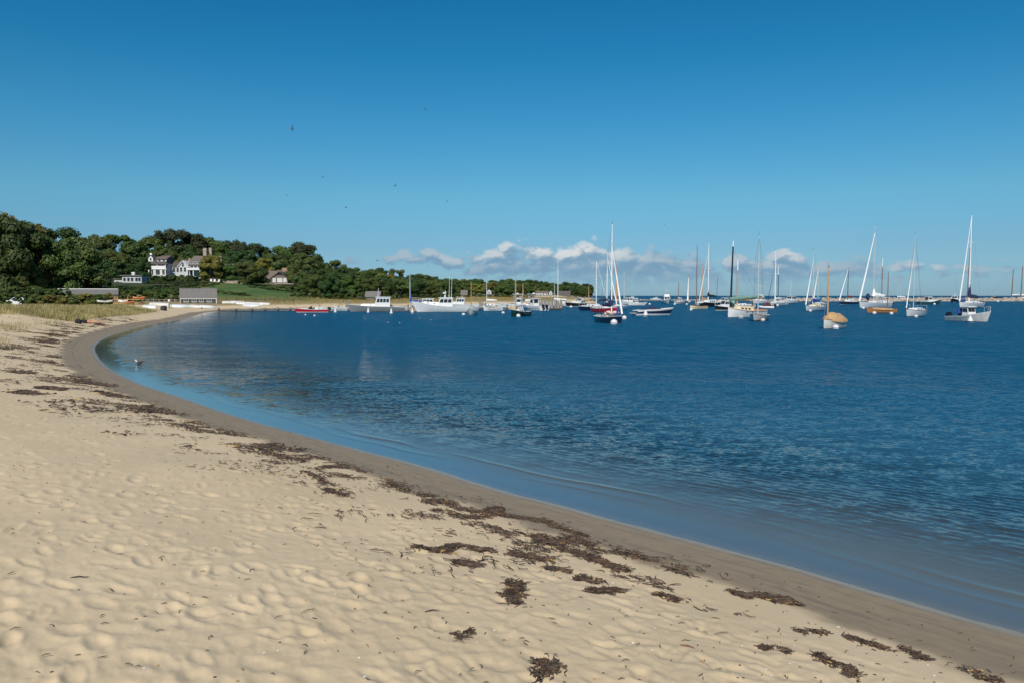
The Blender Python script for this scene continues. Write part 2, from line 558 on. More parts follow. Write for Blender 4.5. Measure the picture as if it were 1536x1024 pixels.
def shore_dist(x, y):
    """signed distance to the water's edge: positive on land"""
    x, y = np.asarray(x, float).ravel(), np.asarray(y, float).ravel()
    best = np.full(x.shape, 1e18)
    sgn = np.ones(x.shape)
    for (ax, ay), (bx, by) in zip(SH[:-1], SH[1:]):
        dx, dy = bx - ax, by - ay
        L2 = dx * dx + dy * dy
        t = np.clip(((x - ax) * dx + (y - ay) * dy) / L2, 0, 1)
        ex, ey = x - ax - t * dx, y - ay - t * dy
        d2 = ex * ex + ey * ey
        cr = dx * (y - ay) - dy * (x - ax)
        up = d2 < best
        best = np.where(up, d2, best)
        sgn = np.where(up, np.sign(cr) + (cr == 0), sgn)
    return np.sqrt(best) * sgn


_BD = [-400, -60, -25, -10, -5, -2.5, -1, 0, 0.8, 1.7, 3.2, 5, 7, 12, 20, 40, 200]
_BZ = [-7, -4.5, -2.6, -1.15, -0.52, -0.25, -0.095, 0, 0.115, 0.27, 0.50, 0.75, 0.95, 1.10, 1.2, 1.3, 1.4]

# heights of the land farther back: (photo x, distance, height)
HILL = [(-300, 60, 1.2), (-300, 150, 2.5), (-300, 250, 7), (0, 60, 1.2), (0, 110, 1.0), (0, 150, 1.1), (0, 180, 1.8), (0, 220, 4.5), (0, 300, 9), (100, 100, 1.0), (100, 150, 0.9), (100, 180, 1.6),
        (100, 230, 4.5), (100, 290, 9.0), (100, 400, 15), (190, 130, 0.9), (190, 170, 1.2), (190, 220, 3.6), (190, 270, 6.4), (190, 330, 11), (190, 420, 16), (260, 130, 0.75), (260, 170, 0.9), (260, 215, 3.0),
        (260, 260, 6.2), (260, 300, 10.2), (260, 340, 12.0), (260, 420, 16), (330, 160, 0.7), (330, 190, 1.5), (330, 220, 3.2), (330, 260, 5.9), (330, 285, 7.8), (330, 330, 11.5), (330, 420, 15),
        (410, 165, 0.7), (410, 200, 1.4), (410, 230, 2.6), (410, 270, 4.6), (410, 300, 6.4), (410, 360, 10), (410, 440, 13), (470, 170, 0.7), (470, 210, 1.1), (470, 260, 2.6), (470, 340, 6.5), (470, 420, 9),
        (560, 190, 0.8), (560, 240, 1.0), (560, 300, 2.5), (560, 400, 5), (560, 520, 7), (640, 220, 0.9), (640, 300, 1.1), (640, 400, 2.5), (640, 550, 5), (700, 260, 0.9), (700, 350, 1.2), (700, 500, 3), (700, 650, 5),
        (780, 300, 0.8), (780, 420, 1.3), (780, 600, 3), (780, 750, 6), (850, 420, 1.0), (850, 600, 2.2), (850, 780, 4), (880, 760, 2.5), (300, 700, 14), (600, 900, 8), (780, 1000, 6)]
_HX = np.array([wx(p, d) for p, d, z in HILL])
_HY = np.array([d for p, d, z in HILL], float)
_HZ = np.array([z for p, d, z in HILL], float)
_HS = np.clip(_HY * 0.085, 9, 70)


def hill_z(x, y):
    num = np.zeros_like(x)
    den = np.zeros_like(x)
    for hx, hy, hz, hs in zip(_HX, _HY, _HZ, _HS):
        d2 = ((x - hx) ** 2 + (y - hy) ** 2) / (hs * hs)
        w = np.exp(-np.minimum(d2, 40)) + 1e-4 / (1 + d2) ** 2
        num += w * hz
        den += w
    return num / den


_DR = catmull([(-75, 40), (-58, 50), (wx(0, 61), 61), (wx(90, 68), 68), (wx(160, 75), 75), (wx(205, 86), 86), (wx(232, 99), 99)], 4)
_DH = np.interp(np.linspace(0, 1, len(_DR)), [0, 0.3, 0.55, 0.75, 0.9, 1], [0.72, 0.68, 0.68, 0.66, 0.50, 0.25])


def dune(x, y):
    best = np.full(x.shape, 1e9)
    hh = np.zeros(x.shape)
    for (ax, ay), h in zip(_DR, _DH):
        d2 = (x - ax) ** 2 + (y - ay) ** 2
        up = d2 < best
        best = np.where(up, d2, best)
        hh = np.where(up, h, hh)
    return hh * np.exp(-best / (5.5 ** 2)), np.sqrt(best)


def land(x, y, d=None):
    """smooth height of the ground (no ripples)"""
    x, y = np.asarray(x, float).ravel(), np.asarray(y, float).ravel()
    if d is None:
        d = shore_dist(x, y)
    z = np.interp(d, _BD, _BZ)
    w = sstep(d, 7, 24) * sstep(y, 70, 120)
    low = np.where((y > 118) & (d > 0), np.minimum(z, 0.10 * d + 0.0), z)
    z = np.where(y > 118, low + 0 * z, z)
    if np.any(w > 0):
        i = w > 0
        z[i] = z[i] * (1 - w[i]) + hill_z(x[i], y[i]) * w[i]
    dz, _ = dune(x, y)
    return z + dz * sstep(d, 3, 8)


def lz(x, y):
    return float(land(np.array([x]), np.array([y]))[0])


def at(px, Y, py=444.0):
    """ground point seen in the photo column px at distance Y"""
    x = wx(px, Y, py)
    return (x, Y, lz(x, Y))


def ground_at(px, py, lo=3.0, hi=400.0):
    """where the photo ray through a pixel first meets the smooth ground"""
    d = ray(px, py)
    Y = np.geomspace(lo, hi, 500)
    x = d[0] / d[1] * Y
    z = CAM_H + d[2] / d[1] * Y
    below = np.nonzero(z <= land(x, Y))[0]
    k = below[0] if len(below) else -1
    return (float(x[k]), float(Y[k]), float(land(x[k:k + 1], Y[k:k + 1])[0]) if k >= 0 else 0.0)


# ------------------------------------------------------------------ terrain: beach, sea bed, dunes and the hill as one sheet
def fan(r, th):
    R, TH = np.meshgrid(r, th, indexing='ij')
    return (R * np.sin(TH)).ravel(), (R * np.cos(TH)).ravel()


def grid_faces(nr, nt, keep=None):
    i = np.arange((nr - 1) * nt).reshape(nr - 1, nt)[:, :-1].ravel()
    q = np.stack([i, i + 1, i + nt + 1, i + nt], 1)
    if keep is not None:
        q = q[keep[q].any(1)]
    return q


def np_mesh(name, v, q, mats, smooth=True):
    me = bpy.data.meshes.new(name)
    used = np.zeros(len(v), bool)
    used[q.ravel()] = True
    idx = np.cumsum(used) - 1
    v = v[used]
    q = idx[q]
    me.vertices.add(len(v))
    me.vertices.foreach_set('co', v.astype(np.float32).ravel())
    n = q.shape[1]
    me.loops.add(len(q) * n)
    me.loops.foreach_set('vertex_index', q.astype(np.int32).ravel())
    me.polygons.add(len(q))
    me.polygons.foreach_set('loop_start', np.arange(0, len(q) * n, n, dtype=np.int32))
    me.polygons.foreach_set('loop_total', np.full(len(q), n, dtype=np.int32))
    if smooth:
        me.polygons.foreach_set('use_smooth', np.ones(len(q), bool))
    for mm in (mats if isinstance(mats, (list, tuple)) else [mats]):
        me.materials.append(mm)
    me.update(calc_edges=True)
    o = bpy.data.objects.new(name, me)
    COL.objects.link(o)
    return o, used


def set_color(me, name, rgba):
    a = me.attributes.new(name, 'FLOAT_COLOR', 'POINT')
    a.data.foreach_set('color', rgba.astype(np.float32).ravel())


r = np.concatenate([np.geomspace(1.1, 45, 740, endpoint=False), np.geomspace(45, 1300, 420)])
th = np.radians(np.concatenate([np.linspace(-100, -36, 80, endpoint=False), np.linspace(-36, 36, 820, endpoint=False), np.linspace(36, 100, 80)]))
tx, ty = fan(r, th)
td = shore_dist(tx, ty)
tz = land(tx, ty, td)
tr = np.hypot(tx, ty)
# dry sand: trodden hummocks, footprints; nothing on the smooth wet strip
near = 1 - sstep(tr, 30, 120)
dry = sstep(td + 0.35 * perlin(tx * 0.9, ty * 0.9), 1.45, 2.6)
nz = td.shape
wa, wb = 0.35 * perlin(tx * 1.1 + 3, ty * 1.1), 0.35 * perlin(tx * 1.1 - 8, ty * 1.1 + 5)
hum = 0.0070 * perlin((tx + wa) * 1.6, (ty + wb) * 1.6)
rid = 1 - np.abs(perlin((tx + wb) * 3.8 + 40, (ty + wa) * 3.8)) * 2.2
hum += 0.0045 * rid
hum += 0.0050 * perlin((tx + wb) * 7.5, (ty + wa) * 7.5 + 9)
hum += 0.0038 * perlin(tx * 15, ty * 15)
hum += 0.0030 * perlin(tx * 31, ty * 31)
tz += hum * dry * (0.25 + 0.75 * near) * (0.75 + 0.5 * perlin(tx * 0.33, ty * 0.33 + 4))
tz += (0.05 * perlin(tx * 0.35, ty * 0.35) + 0.02 * perlin(tx * 0.8 + 9, ty * 0.8)) * dry
tz += 0.004 * perlin(tx * 2.0, ty * 2.0) * (1 - dry) * (tr < 60)
tz2 = tz.reshape(len(r), len(th))
tx2, ty2, td2 = tx.reshape(tz2.shape), ty.reshape(tz2.shape), td.reshape(tz2.shape)
rs = random.Random(5)
LR = np.log(r)
for k in range(3600):
    ang = math.radians(rs.uniform(-50, 38))
    rad = 2.0 * (30.0 / 2.0) ** (rs.random() ** 0.62)
    fx, fy = rad * math.sin(ang), rad * math.cos(ang)
    i0, i1 = np.searchsorted(r, rad - 0.3), np.searchsorted(r, rad + 0.3)
    dth = 0.32 / rad
    j0, j1 = np.searchsorted(th, ang - dth), np.searchsorted(th, ang + dth)
    if i1 - i0 < 2 or j1 - j0 < 2:
        continue
    sx, sy = tx2[i0:i1, j0:j1] - fx, ty2[i0:i1, j0:j1] - fy
    sd_ = td2[i0:i1, j0:j1]
    hd = rs.gauss(math.radians(-35 if rs.random() < 0.6 else 140), 0.5)
    a = sx * math.sin(hd) + sy * math.cos(hd)
    b = sx * math.cos(hd) - sy * math.sin(hd)
    la, lb = rs.uniform(0.07, 0.125), rs.uniform(0.035, 0.065)
    q = (a / la) ** 2 + (b / lb) ** 2
    dep = rs.uniform(0.003, 0.011)
    tz2[i0:i1, j0:j1] += (-dep * np.exp(-q ** 1.5) + 0.4 * dep * np.exp(-((np.sqrt(q) - 1.5) / 0.4) ** 2)) * sstep(sd_, 1.7, 2.6)
tz = tz2.ravel()
# sheet stops far out under the sea
keep = td > -90
verts = np.stack([tx, ty, tz], 1)
# surface zones: wet sand, dune grass ground, lawn, forest floor
dn, dnd = dune(tx, ty)
pxs = 768 + F * tx / np.maximum(ty, 1) / 1.0
wet = 1 - sstep(td + 0.34 * perlin(tx * 0.6, ty * 0.6) + 0.22 * perlin(tx * 2.2, ty * 2.2) + 0.08 * perlin(tx * 8, ty * 8), 1.25, 1.62)
gd = sstep(dn * 1.65 + 0.25 * perlin(tx * 0.25, ty * 0.25) + 0.1 * perlin(tx, ty), 0.45, 0.75) * (td > 4)
far_low = ((ty > 150) & (tz < 2.0)) * 0.95 * sstep(td + 3 * perlin(tx * 0.08, ty * 0.08), 5, 9)
behind = sstep(tr, 66, 90) * sstep(td, 12, 18) * (tx < -36)
grass = np.maximum(np.maximum(gd, far_low), behind * 0.9)
lawn = sstep(pxs, 290, 325) * (1 - sstep(pxs, 455, 490)) * sstep(ty, 192, 204) * (1 - sstep(ty, 292, 300))
forest = sstep(tz + 0.6 * perlin(tx * 0.05, ty * 0.05), 2.2, 3.4) * (1 - lawn) * (ty > 120)
zone = np.stack([wet, grass, lawn, forest], 1)
spec = np.stack([td * 0.02 + 0.5, dry, 0 * td, 1 + 0 * td], 1)

m = bpy.data.materials.new('beach_sand')
m.use_nodes = True
t = NT(m.node_tree)
o_ = t.n('ShaderNodeOutputMaterial')
p = t.n('ShaderNodeBsdfPrincipled')
at_ = t.n('ShaderNodeAttribute', attribute_name='zone')
sz = t.n('ShaderNodeSeparateColor', ins={0: at_.outputs['Color']})
wetf, grf, lwf, frf = sz.outputs[0], sz.outputs[1], sz.outputs[2], at_.outputs['Alpha']
at2 = t.n('ShaderNodeAttribute', attribute_name='shore')
sz2 = t.n('ShaderNodeSeparateColor', ins={0: at2.outputs['Color']})
sdn = t.m('MULTIPLY', t.m('SUBTRACT', sz2.outputs[0], 0.5), 50.0)
geo = t.n('ShaderNodeNewGeometry')
P = geo.outputs['Position']
def tn(scale, detail=4.0, rough=0.55):
    return t.n('ShaderNodeTexNoise', ins={'Vector': P, 'Scale': scale, 'Detail': detail, 'Roughness': rough}).outputs[0]
n_big, n_mid, n_grain, n_grain2 = tn(0.5), tn(6.0, 5.0), tn(260.0, 3.0, 0.7), tn(45.0, 4.0, 0.7)
dryc = t.mixc(t.smooth(n_big, 0.3, 0.7), (0.60, 0.468, 0.288), (0.675, 0.532, 0.335))
dryc = t.mixc(t.m('MULTIPLY', t.smooth(n_mid, 0.35, 0.7), 0.30), dryc, (0.54, 0.43, 0.28))
dryc = t.mixc(t.m('MULTIPLY', t.smooth(n_grain, 0.35, 0.75), 0.28), dryc, (0.33, 0.25, 0.155))
dryc = t.mixc(t.m('MULTIPLY', t.smooth(n_grain2, 0.5, 0.8), 0.25), dryc, (0.72, 0.61, 0.43))
wetc = t.mixc(t.smooth(n_mid, 0.3, 0.7), (0.272, 0.203, 0.118), (0.310, 0.232, 0.137))
wetc = t.mixc(t.m('MULTIPLY', t.smooth(n_grain2, 0.45, 0.8), 0.2), wetc, (0.17, 0.13, 0.08))
stv = t.n('ShaderNodeCombineXYZ', ins={0: t.m('MULTIPLY', sdn, 9.0), 1: t.m('MULTIPLY', tn(0.7), 6.0), 2: 0.0})
stk = t.n('ShaderNodeTexNoise', ins={'Vector': stv.outputs[0], 'Scale': 1.0, 'Detail': 4.0, 'Roughness': 0.7}).outputs[0]
wetc = t.mixc(t.m('MULTIPLY', t.smooth(stk, 0.45, 0.7), 0.6), wetc, (0.165, 0.122, 0.075))
wetc = t.mixc(t.m('SUBTRACT', 1.0, t.smooth(sdn, -0.35, 0.05)), wetc, (0.19, 0.152, 0.098))
sandc = t.mixc(wetf, dryc, wetc)
g_n = tn(1.3, 6.0, 0.65)
grc = t.mixc(t.smooth(g_n, 0.3, 0.7), (0.20, 0.165, 0.07), (0.34, 0.26, 0.12))
lwc = t.mixc(t.smooth(tn(0.14, 5.0, 0.7), 0.35, 0.65), (0.035, 0.095, 0.016), (0.10, 0.135, 0.030))
frc = t.mixc(t.smooth(tn(0.3, 5.0), 0.3, 0.7), (0.022, 0.034, 0.012), (0.05, 0.065, 0.022))
c = t.mixc(grf, sandc, grc)
c = t.mixc(frf, c, frc)
c = t.mixc(lwf, c, lwc)
t.link(c, p.inputs['Base Color'])
film = t.m('SUBTRACT', 1.0, t.smooth(sdn, 0.02, 0.28))
rgh = t.m('ADD', t.m('MULTIPLY', t.m('SUBTRACT', 1.0, wetf), 0.35), 0.6, clamp=True)
rgh = t.m('SUBTRACT', rgh, t.m('MULTIPLY', film, 0.36))
t.link(rgh, p.inputs['Roughness'])
p.inputs['Specular IOR Level'].default_value = 0.35
hb = t.m('ADD', t.m('MULTIPLY', n_grain2, 0.6), t.m('MULTIPLY', n_grain, 0.35))
bmp = t.n('ShaderNodeBump', ins={'Height': hb, 'Distance': 0.006})
t.link(t.m('MULTIPLY', t.m('SUBTRACT', 1.0, t.m('MULTIPLY', wetf, 0.8)), 0.6), bmp.inputs['Strength'])
t.link(bmp.outputs[0], p.inputs['Normal'])
t.link(p.outputs[0], o_.inputs[0])
M['sand'] = m
terr, used = np_mesh('ground', verts, grid_faces(len(r), len(th), keep), m)
set_color(terr.data, 'zone', zone[used])
set_color(terr.data, 'shore', spec[used])
tag(terr, kind='structure')

# height of the finished sheet under a point near the camera (for what lies on it)
def gz(x, y):
    rr, aa = math.hypot(x, y), math.atan2(x, y)
    i = min(max(int(np.searchsorted(r, rr)), 1), len(r) - 1)
    j = min(max(int(np.searchsorted(th, aa)), 1), len(th) - 1)
    u = (rr - r[i - 1]) / (r[i] - r[i - 1])
    v = (aa - th[j - 1]) / (th[j] - th[j - 1])
    a = tz2[i - 1, j - 1] * (1 - v) + tz2[i - 1, j] * v
    b = tz2[i, j - 1] * (1 - v) + tz2[i, j] * v
    return float(a * (1 - u) + b * u)


# ------------------------------------------------------------------ the sea
r_w = np.concatenate([np.geomspace(3.0, 25, 960, endpoint=False), np.geomspace(25, 260, 440, endpoint=False), np.geomspace(260, 2500, 150, endpoint=False), np.geomspace(2500, 45000, 24)])
th_w = np.radians(np.concatenate([np.linspace(-60, -34, 60, endpoint=False), np.linspace(-34, 34, 860, endpoint=False), np.linspace(34, 110, 60)]))
wx_, wy_ = fan(r_w, th_w)
wd = shore_dist(wx_, wy_)
wr = np.hypot(wx_, wy_)
depth = -np.interp(wd, _BD, _BZ)
rsw = np.random.RandomState(3)
wzv = np.zeros_like(wr)
spacing = np.where(wr < 25, wr * 0.0022, wr * 0.0053)
gust = 0.85 + 0.55 * fbm(wx_ * 0.035, wy_ * 0.018, 3) + 0.25 * perlin(wx_ * 0.15, wy_ * 0.08)
shel = sstep(-wd, 0.5, 5.0) * 0.6 + sstep(-wd, 3, 14) * 0.4
for k in range(64):
    lam = 0.10 * (0.85 / 0.10) ** (k / 63.0)
    ang = math.radians(-112) + rsw.randn() * 0.55
    slope = (0.048 if lam < 0.22 else 0.040) * (1.0 if lam < 0.28 else (0.28 / lam) ** 1.1)
    amp = slope * lam / (2 * math.pi) * 1.25
    kx, ky = 2 * math.pi / lam * math.sin(ang), 2 * math.pi / lam * math.cos(ang)
    ph = rsw.rand() * 6.283
    att = 1 - sstep(spacing, lam / 5.0, lam / 2.2)
    shal = shel * (0.22 + 0.78 * sstep(-wd, 5, 30)) if lam > 0.22 else sstep(-wd, 0.5, 5.0) * 0.35 + 0.65 * shel
    wzv += amp * np.sin(kx * wx_ + ky * wy_ + ph) * att * shal
for k in range(26):
    lam = 0.8 * (3.4 / 0.8) ** (k / 25.0)
    ang = math.radians(-118) + rsw.randn() * 0.6
    amp = 0.026 * lam / (2 * math.pi) * 1.2 * (1.0 if lam < 1.6 else 1.6 / lam)
    kx, ky = 2 * math.pi / lam * math.sin(ang), 2 * math.pi / lam * math.cos(ang)
    att = (1 - sstep(spacing, lam / 4.0, lam / 2.0)) * sstep(wr, 18, 55) * sstep(-wd, 4, 22)
    wzv += amp * np.sin(kx * wx_ + ky * wy_ + rsw.rand() * 6.283) * att
wzv *= np.clip(gust, 0.6, 1.6)
# small swash wavelets running along the beach
wob = 0.40 * perlin(wx_ * 0.25, wy_ * 0.25) + 0.10 * perlin(wx_ * 0.9, wy_ * 0.9)
nearw = 1 - sstep(wr, 14, 40)
for dd, hh, ww in ((-0.62, 0.005, 0.08), (-0.95, 0.010, 0.07), (-1.45, 0.005, 0.12), (-2.1, 0.006, 0.15), (-2.9, 0.005, 0.2)):
    e = (wd - dd - wob * (1 + 0.2 * abs(dd)))
    front = np.exp(-(e / np.where(e > 0, ww * 0.45, ww * 1.3)) ** 2)
    wzv += hh * front * nearw * np.clip(0.5 + 2.0 * perlin(wx_ * 0.4 + dd * 7, wy_ * 0.4), 0, 1.5)
wv = np.stack([wx_, wy_, wzv], 1)
keepw = (wd < 1.2)
m = bpy.data.materials.new('sea_water')
m.use_nodes = True
t = NT(m.node_tree)
o_ = t.n('ShaderNodeOutputMaterial')
a_ = t.n('ShaderNodeAttribute', attribute_name='depth')
sp_ = t.n('ShaderNodeSeparateColor', ins={0: a_.outputs['Color']})
dep = t.m('MULTIPLY', sp_.outputs[0], 5.0)                  # metres
geo = t.n('ShaderNodeNewGeometry')
def wn(scale, sx=1.0, sy=1.0, detail=3.0, rot=0.0):
    mp = t.n('ShaderNodeMapping', ins={'Vector': geo.outputs['Position']})
    mp.inputs['Rotation'].default_value = (0, 0, rot)
    mp.inputs['Scale'].default_value = (sx, sy, 1)
    return t.n('ShaderNodeTexNoise', ins={'Vector': mp.outputs[0], 'Scale': scale, 'Detail': detail, 'Roughness': 0.6}).outputs[0]
nb = t.m('ADD', t.m('MULTIPLY', wn(1.1, 0.55, 1.5, 4.0, 0.35), 0.16), t.m('MULTIPLY', wn(9.0, 0.6, 1.5, 3.0, 0.4), 0.040))
nb = t.m('ADD', nb, t.m('MULTIPLY', wn(0.22, 0.6, 1.4, 3.0, 0.2), 0.25))
bmp = t.n('ShaderNodeBump', ins={'Height': nb, 'Distance': 1.0})
calm = t.m('ADD', t.m('MULTIPLY', t.smooth(dep, 0.10, 1.6), 0.75), t.m('MULTIPLY', t.smooth(dep, 0.03, 0.35), 0.10))
t.link(t.m('MULTIPLY', calm, sp_.outputs[1]), bmp.inputs['Strength'])
# ripples too fine for the sheet: random facet slopes, stronger where the mesh itself carries fewer waves
def slopes(scale, sx, sy, rot, detail):
    mp = t.n('ShaderNodeMapping', ins={'Vector': geo.outputs['Position']})
    mp.inputs['Rotation'].default_value = (0, 0, rot)
    mp.inputs['Scale'].default_value = (sx, sy, 1)
    return t.n('ShaderNodeTexNoise', ins={'Vector': mp.outputs[0], 'Scale': scale, 'Detail': detail, 'Roughness': 0.65}).outputs['Color']
sl1 = t.n('ShaderNodeVectorMath', operation='SUBTRACT', ins={0: slopes(2.2, 0.6, 1.4, 0.35, 4.0)})
sl1.inputs[1].default_value = (0.5, 0.5, 0.5)
sl2 = t.n('ShaderNodeVectorMath', operation='SUBTRACT', ins={0: slopes(9.0, 0.8, 1.2, 0.3, 3.0)})
sl2.inputs[1].default_value = (0.5, 0.5, 0.5)
ss = t.n('ShaderNodeVectorMath', operation='ADD', ins={0: sl1.outputs[0], 1: sl2.outputs[0]})
sc1 = t.n('ShaderNodeVectorMath', operation='SCALE', ins={0: ss.outputs[0]})
paw = t.smooth(wn(0.42, 0.30, 1.0, 5.0, 0.3), 0.34, 0.66)
amt = t.m('MULTIPLY', t.m('ADD', t.m('MULTIPLY', sp_.outputs[2], 3.6), 0.45), t.m('ADD', 0.45, t.m('MULTIPLY', paw, 1.1)))
t.link(t.m('MULTIPLY', t.m('MULTIPLY', amt, sp_.outputs[1]), t.smooth(dep, 0.03, 0.40)), sc1.inputs['Scale'])
flat = t.n('ShaderNodeVectorMath', operation='MULTIPLY', ins={0: sc1.outputs[0]})
flat.inputs[1].default_value = (1, 1, 0)
nsum = t.n('ShaderNodeVectorMath', operation='ADD', ins={0: bmp.outputs[0], 1: flat.outputs[0]})
NN = t.n('ShaderNodeVectorMath', operation='NORMALIZE', ins={0: nsum.outputs[0]}).outputs[0]
deepc = t.mixc(t.smooth(dep, 0.2, 2.0), (0.024, 0.085, 0.135), (0.006, 0.080, 0.160))
body = t.n('ShaderNodeBsdfDiffuse', ins={'Color': deepc})
tint = t.mixc(t.smooth(dep, 0.0, 1.2), (0.93, 0.97, 0.97), (0.42, 0.66, 0.70))
clear = t.n('ShaderNodeBsdfTransparent', ins={'Color': tint})
dm = t.n('ShaderNodeMixShader', ins={1: clear.outputs[0], 2: body.outputs[0]})
t.link(t.smooth(dep, 0.0, 0.9), dm.inputs[0])
cosn = t.n('ShaderNodeVectorMath', operation='DOT_PRODUCT', ins={0: NN, 1: geo.outputs['Incoming']})
cabs = t.m('MINIMUM', t.m('ABSOLUTE', cosn.outputs['Value']), 1.0)
frv = t.m('ADD', 0.03, t.m('MULTIPLY', 0.97, t.m('POWER', t.m('SUBTRACT', 1.0, cabs), t.m('ADD', 3.0, t.m('MULTIPLY', t.smooth(dep, 0.03, 0.10), 1.8)))))
# on ruffled water the grazing facets hide behind the waves in front of them
frv = t.m('MULTIPLY', frv, t.m('SUBTRACT', 1.0, t.m('MULTIPLY', t.m('MULTIPLY', sp_.outputs[2], t.smooth(dep, 0.15, 1.0)), 0.75)))
gl = t.n('ShaderNodeBsdfGlossy', ins={'Roughness': 0.07, 'Normal': NN})
mx = t.n('ShaderNodeMixShader', ins={1: dm.outputs[0], 2: gl.outputs[0]})
t.link(frv, mx.inputs[0])
t.link(mx.outputs[0], o_.inputs[0])
sea, used = np_mesh('sea', wv, grid_faces(len(r_w), len(th_w), keepw), m)
zz = np.zeros(len(wd))
set_color(sea.data, 'depth', np.stack([np.clip(depth, 0, 5) / 5.0, np.clip(gust, 0.62, 1.6), sstep(np.log(np.maximum(wr, 1)), math.log(9), math.log(52)), zz + 1], 1)[used])
tag(sea, kind='structure')
# ------------------------------------------------------------------ trees, shrubs, dune grass
def crown_mesh(name, seed, nleaf=7500, leaf=0.025, cl=26, shape='round', base=0.10):
    """unit-high crown: clumps of small leaf faces spread through an uneven volume, a hidden darker mass inside each clump"""
    R = random.Random(seed)
    mb = MB()
    clumps = []
    for i in range(cl):
        for _ in range(30):
            a = R.uniform(0, 2 * math.pi)
            h = R.uniform(base + 0.06, 0.93)
            k = (h - base) / (1 - base)
            if shape == 'round':
                w = 0.44 * math.sqrt(max(0.0, 1 - (2 * k - 0.9) ** 2 / 1.25)) + 0.02
            elif shape == 'wide':
                w = 0.56 * math.sqrt(max(0.0, 1 - (2 * k - 0.75) ** 2 / 1.6)) + 0.02
            else:
                w = 0.30 * math.sqrt(max(0.0, 1 - (2 * k - 0.8) ** 2 / 1.5)) + 0.02
            rr = w * math.sqrt(R.uniform(0.12, 1)) * 0.88
            c = Vector((rr * math.cos(a), rr * math.sin(a), h))
            if all((c - q[0]).length > 0.12 for q in clumps):
                break
        clumps.append((c, R.uniform(0.09, 0.17), R.uniform(0.62, 0.9)))
    clumps.append((Vector((R.uniform(-.06, .06), R.uniform(-.06, .06), 0.90)), 0.10, 0.8))
    for c, s, fl in clumps:
        # inner mass
        mb.ball(tuple(c), (s * 0.74, s * 0.74, s * 0.74 * fl), nu=6, nv=4)
    tot = sum(s * s for _, s, _ in clumps)
    for c, s, fl in clumps:
        n = int(nleaf * s * s / tot)
        for _ in range(n):
            v = Vector((R.gauss(0, 1), R.gauss(0, 1), R.gauss(0, 1) + 0.25)).normalized()
            rad = s * (0.72 + 0.42 * R.random() ** 1.5)
            p = c + Vector((v.x * rad, v.y * rad, v.z * rad * fl))
            nn = (v + Vector((R.uniform(-.6, .6), R.uniform(-.6, .6), R.uniform(-.3, .8)))).normalized()
            a = nn.orthogonal().normalized()
            a = Matrix.Rotation(R.uniform(0, 6.28), 3, nn) @ a
            b = nn.cross(a)
            l = leaf * R.uniform(0.6, 1.35)
            w = l * R.uniform(0.45, 0.8)
            mb.add([p - a * l, p - b * w + nn * (l * 0.2), p + a * l, p + b * w + nn * (l * 0.2)], [(0, 1, 2, 3)])
    me = bpy.data.meshes.new(name)
    me.from_pydata(mb.v, [], mb.f)
    me.materials.append(LEAF['mid green'])
    me.update()
    return me


def trunk_mesh(name, seed, top=0.62):
    R = random.Random(seed)
    mb = MB()
    mb.tube([(0, 0, -0.06), (R.uniform(-.01, .01), R.uniform(-.01, .01), 0.14), (R.uniform(-.03, .03), R.uniform(-.03, .03), 0.36), (R.uniform(-.04, .04), R.uniform(-.04, .04), top)],
            [0.030, 0.022, 0.016, 0.006], 7)
    for i in range(6):
        a = R.uniform(0, 6.28)
        h = R.uniform(0.2, 0.5)
        L = R.uniform(0.18, 0.34)
        mb.tube([(0, 0, h), (L * .5 * math.cos(a), L * .5 * math.sin(a), h + 0.12), (L * math.cos(a), L * math.sin(a), h + 0.28)], [0.011, 0.008, 0.003], 5)
    me = bpy.data.meshes.new(name)
    me.from_pydata(mb.v, [], mb.f)
    me.materials.append(M['bark'])
    me.update()
    return me


CROWNS = {'round': [crown_mesh('crown', 100 + i, shape='round') for i in range(5)],
          'spreading': [crown_mesh('crown', 200 + i, shape='wide', cl=30) for i in range(4)],
          'narrow': [crown_mesh('crown', 300 + i, shape='narrow', cl=20, nleaf=4200) for i in range(2)]}
TRUNKS = [trunk_mesh('trunk', 50 + i) for i in range(4)]
BUSH = [crown_mesh('foliage', 400 + i, nleaf=3000, leaf=0.05, cl=16, shape='wide', base=-0.12) for i in range(4)]
TREE_N = [0]


def put_tree(x, y, z, h, kind, col, label, group, R, wide=1.0):
    root = bpy.data.objects.new('tree', None)
    root.location = (x, y, z - 0.3)
    root.rotation_euler = (0, 0, R.uniform(0, 6.28))
    s = h * 1.0
    root.scale = (s * wide, s * wide, s)
    COL.objects.link(root)
    tag(root, label, 'tree', group)
    for nm, me in (('crown', R.choice(CROWNS[kind])), ('trunk', R.choice(TRUNKS))):
        o = bpy.data.objects.new(nm, me)
        o.parent = root
        COL.objects.link(o)
        if nm == 'crown':
            o.material_slots[0].link = 'OBJECT'
            o.material_slots[0].material = LEAF[col]
    TREE_N[0] += 1
    return root


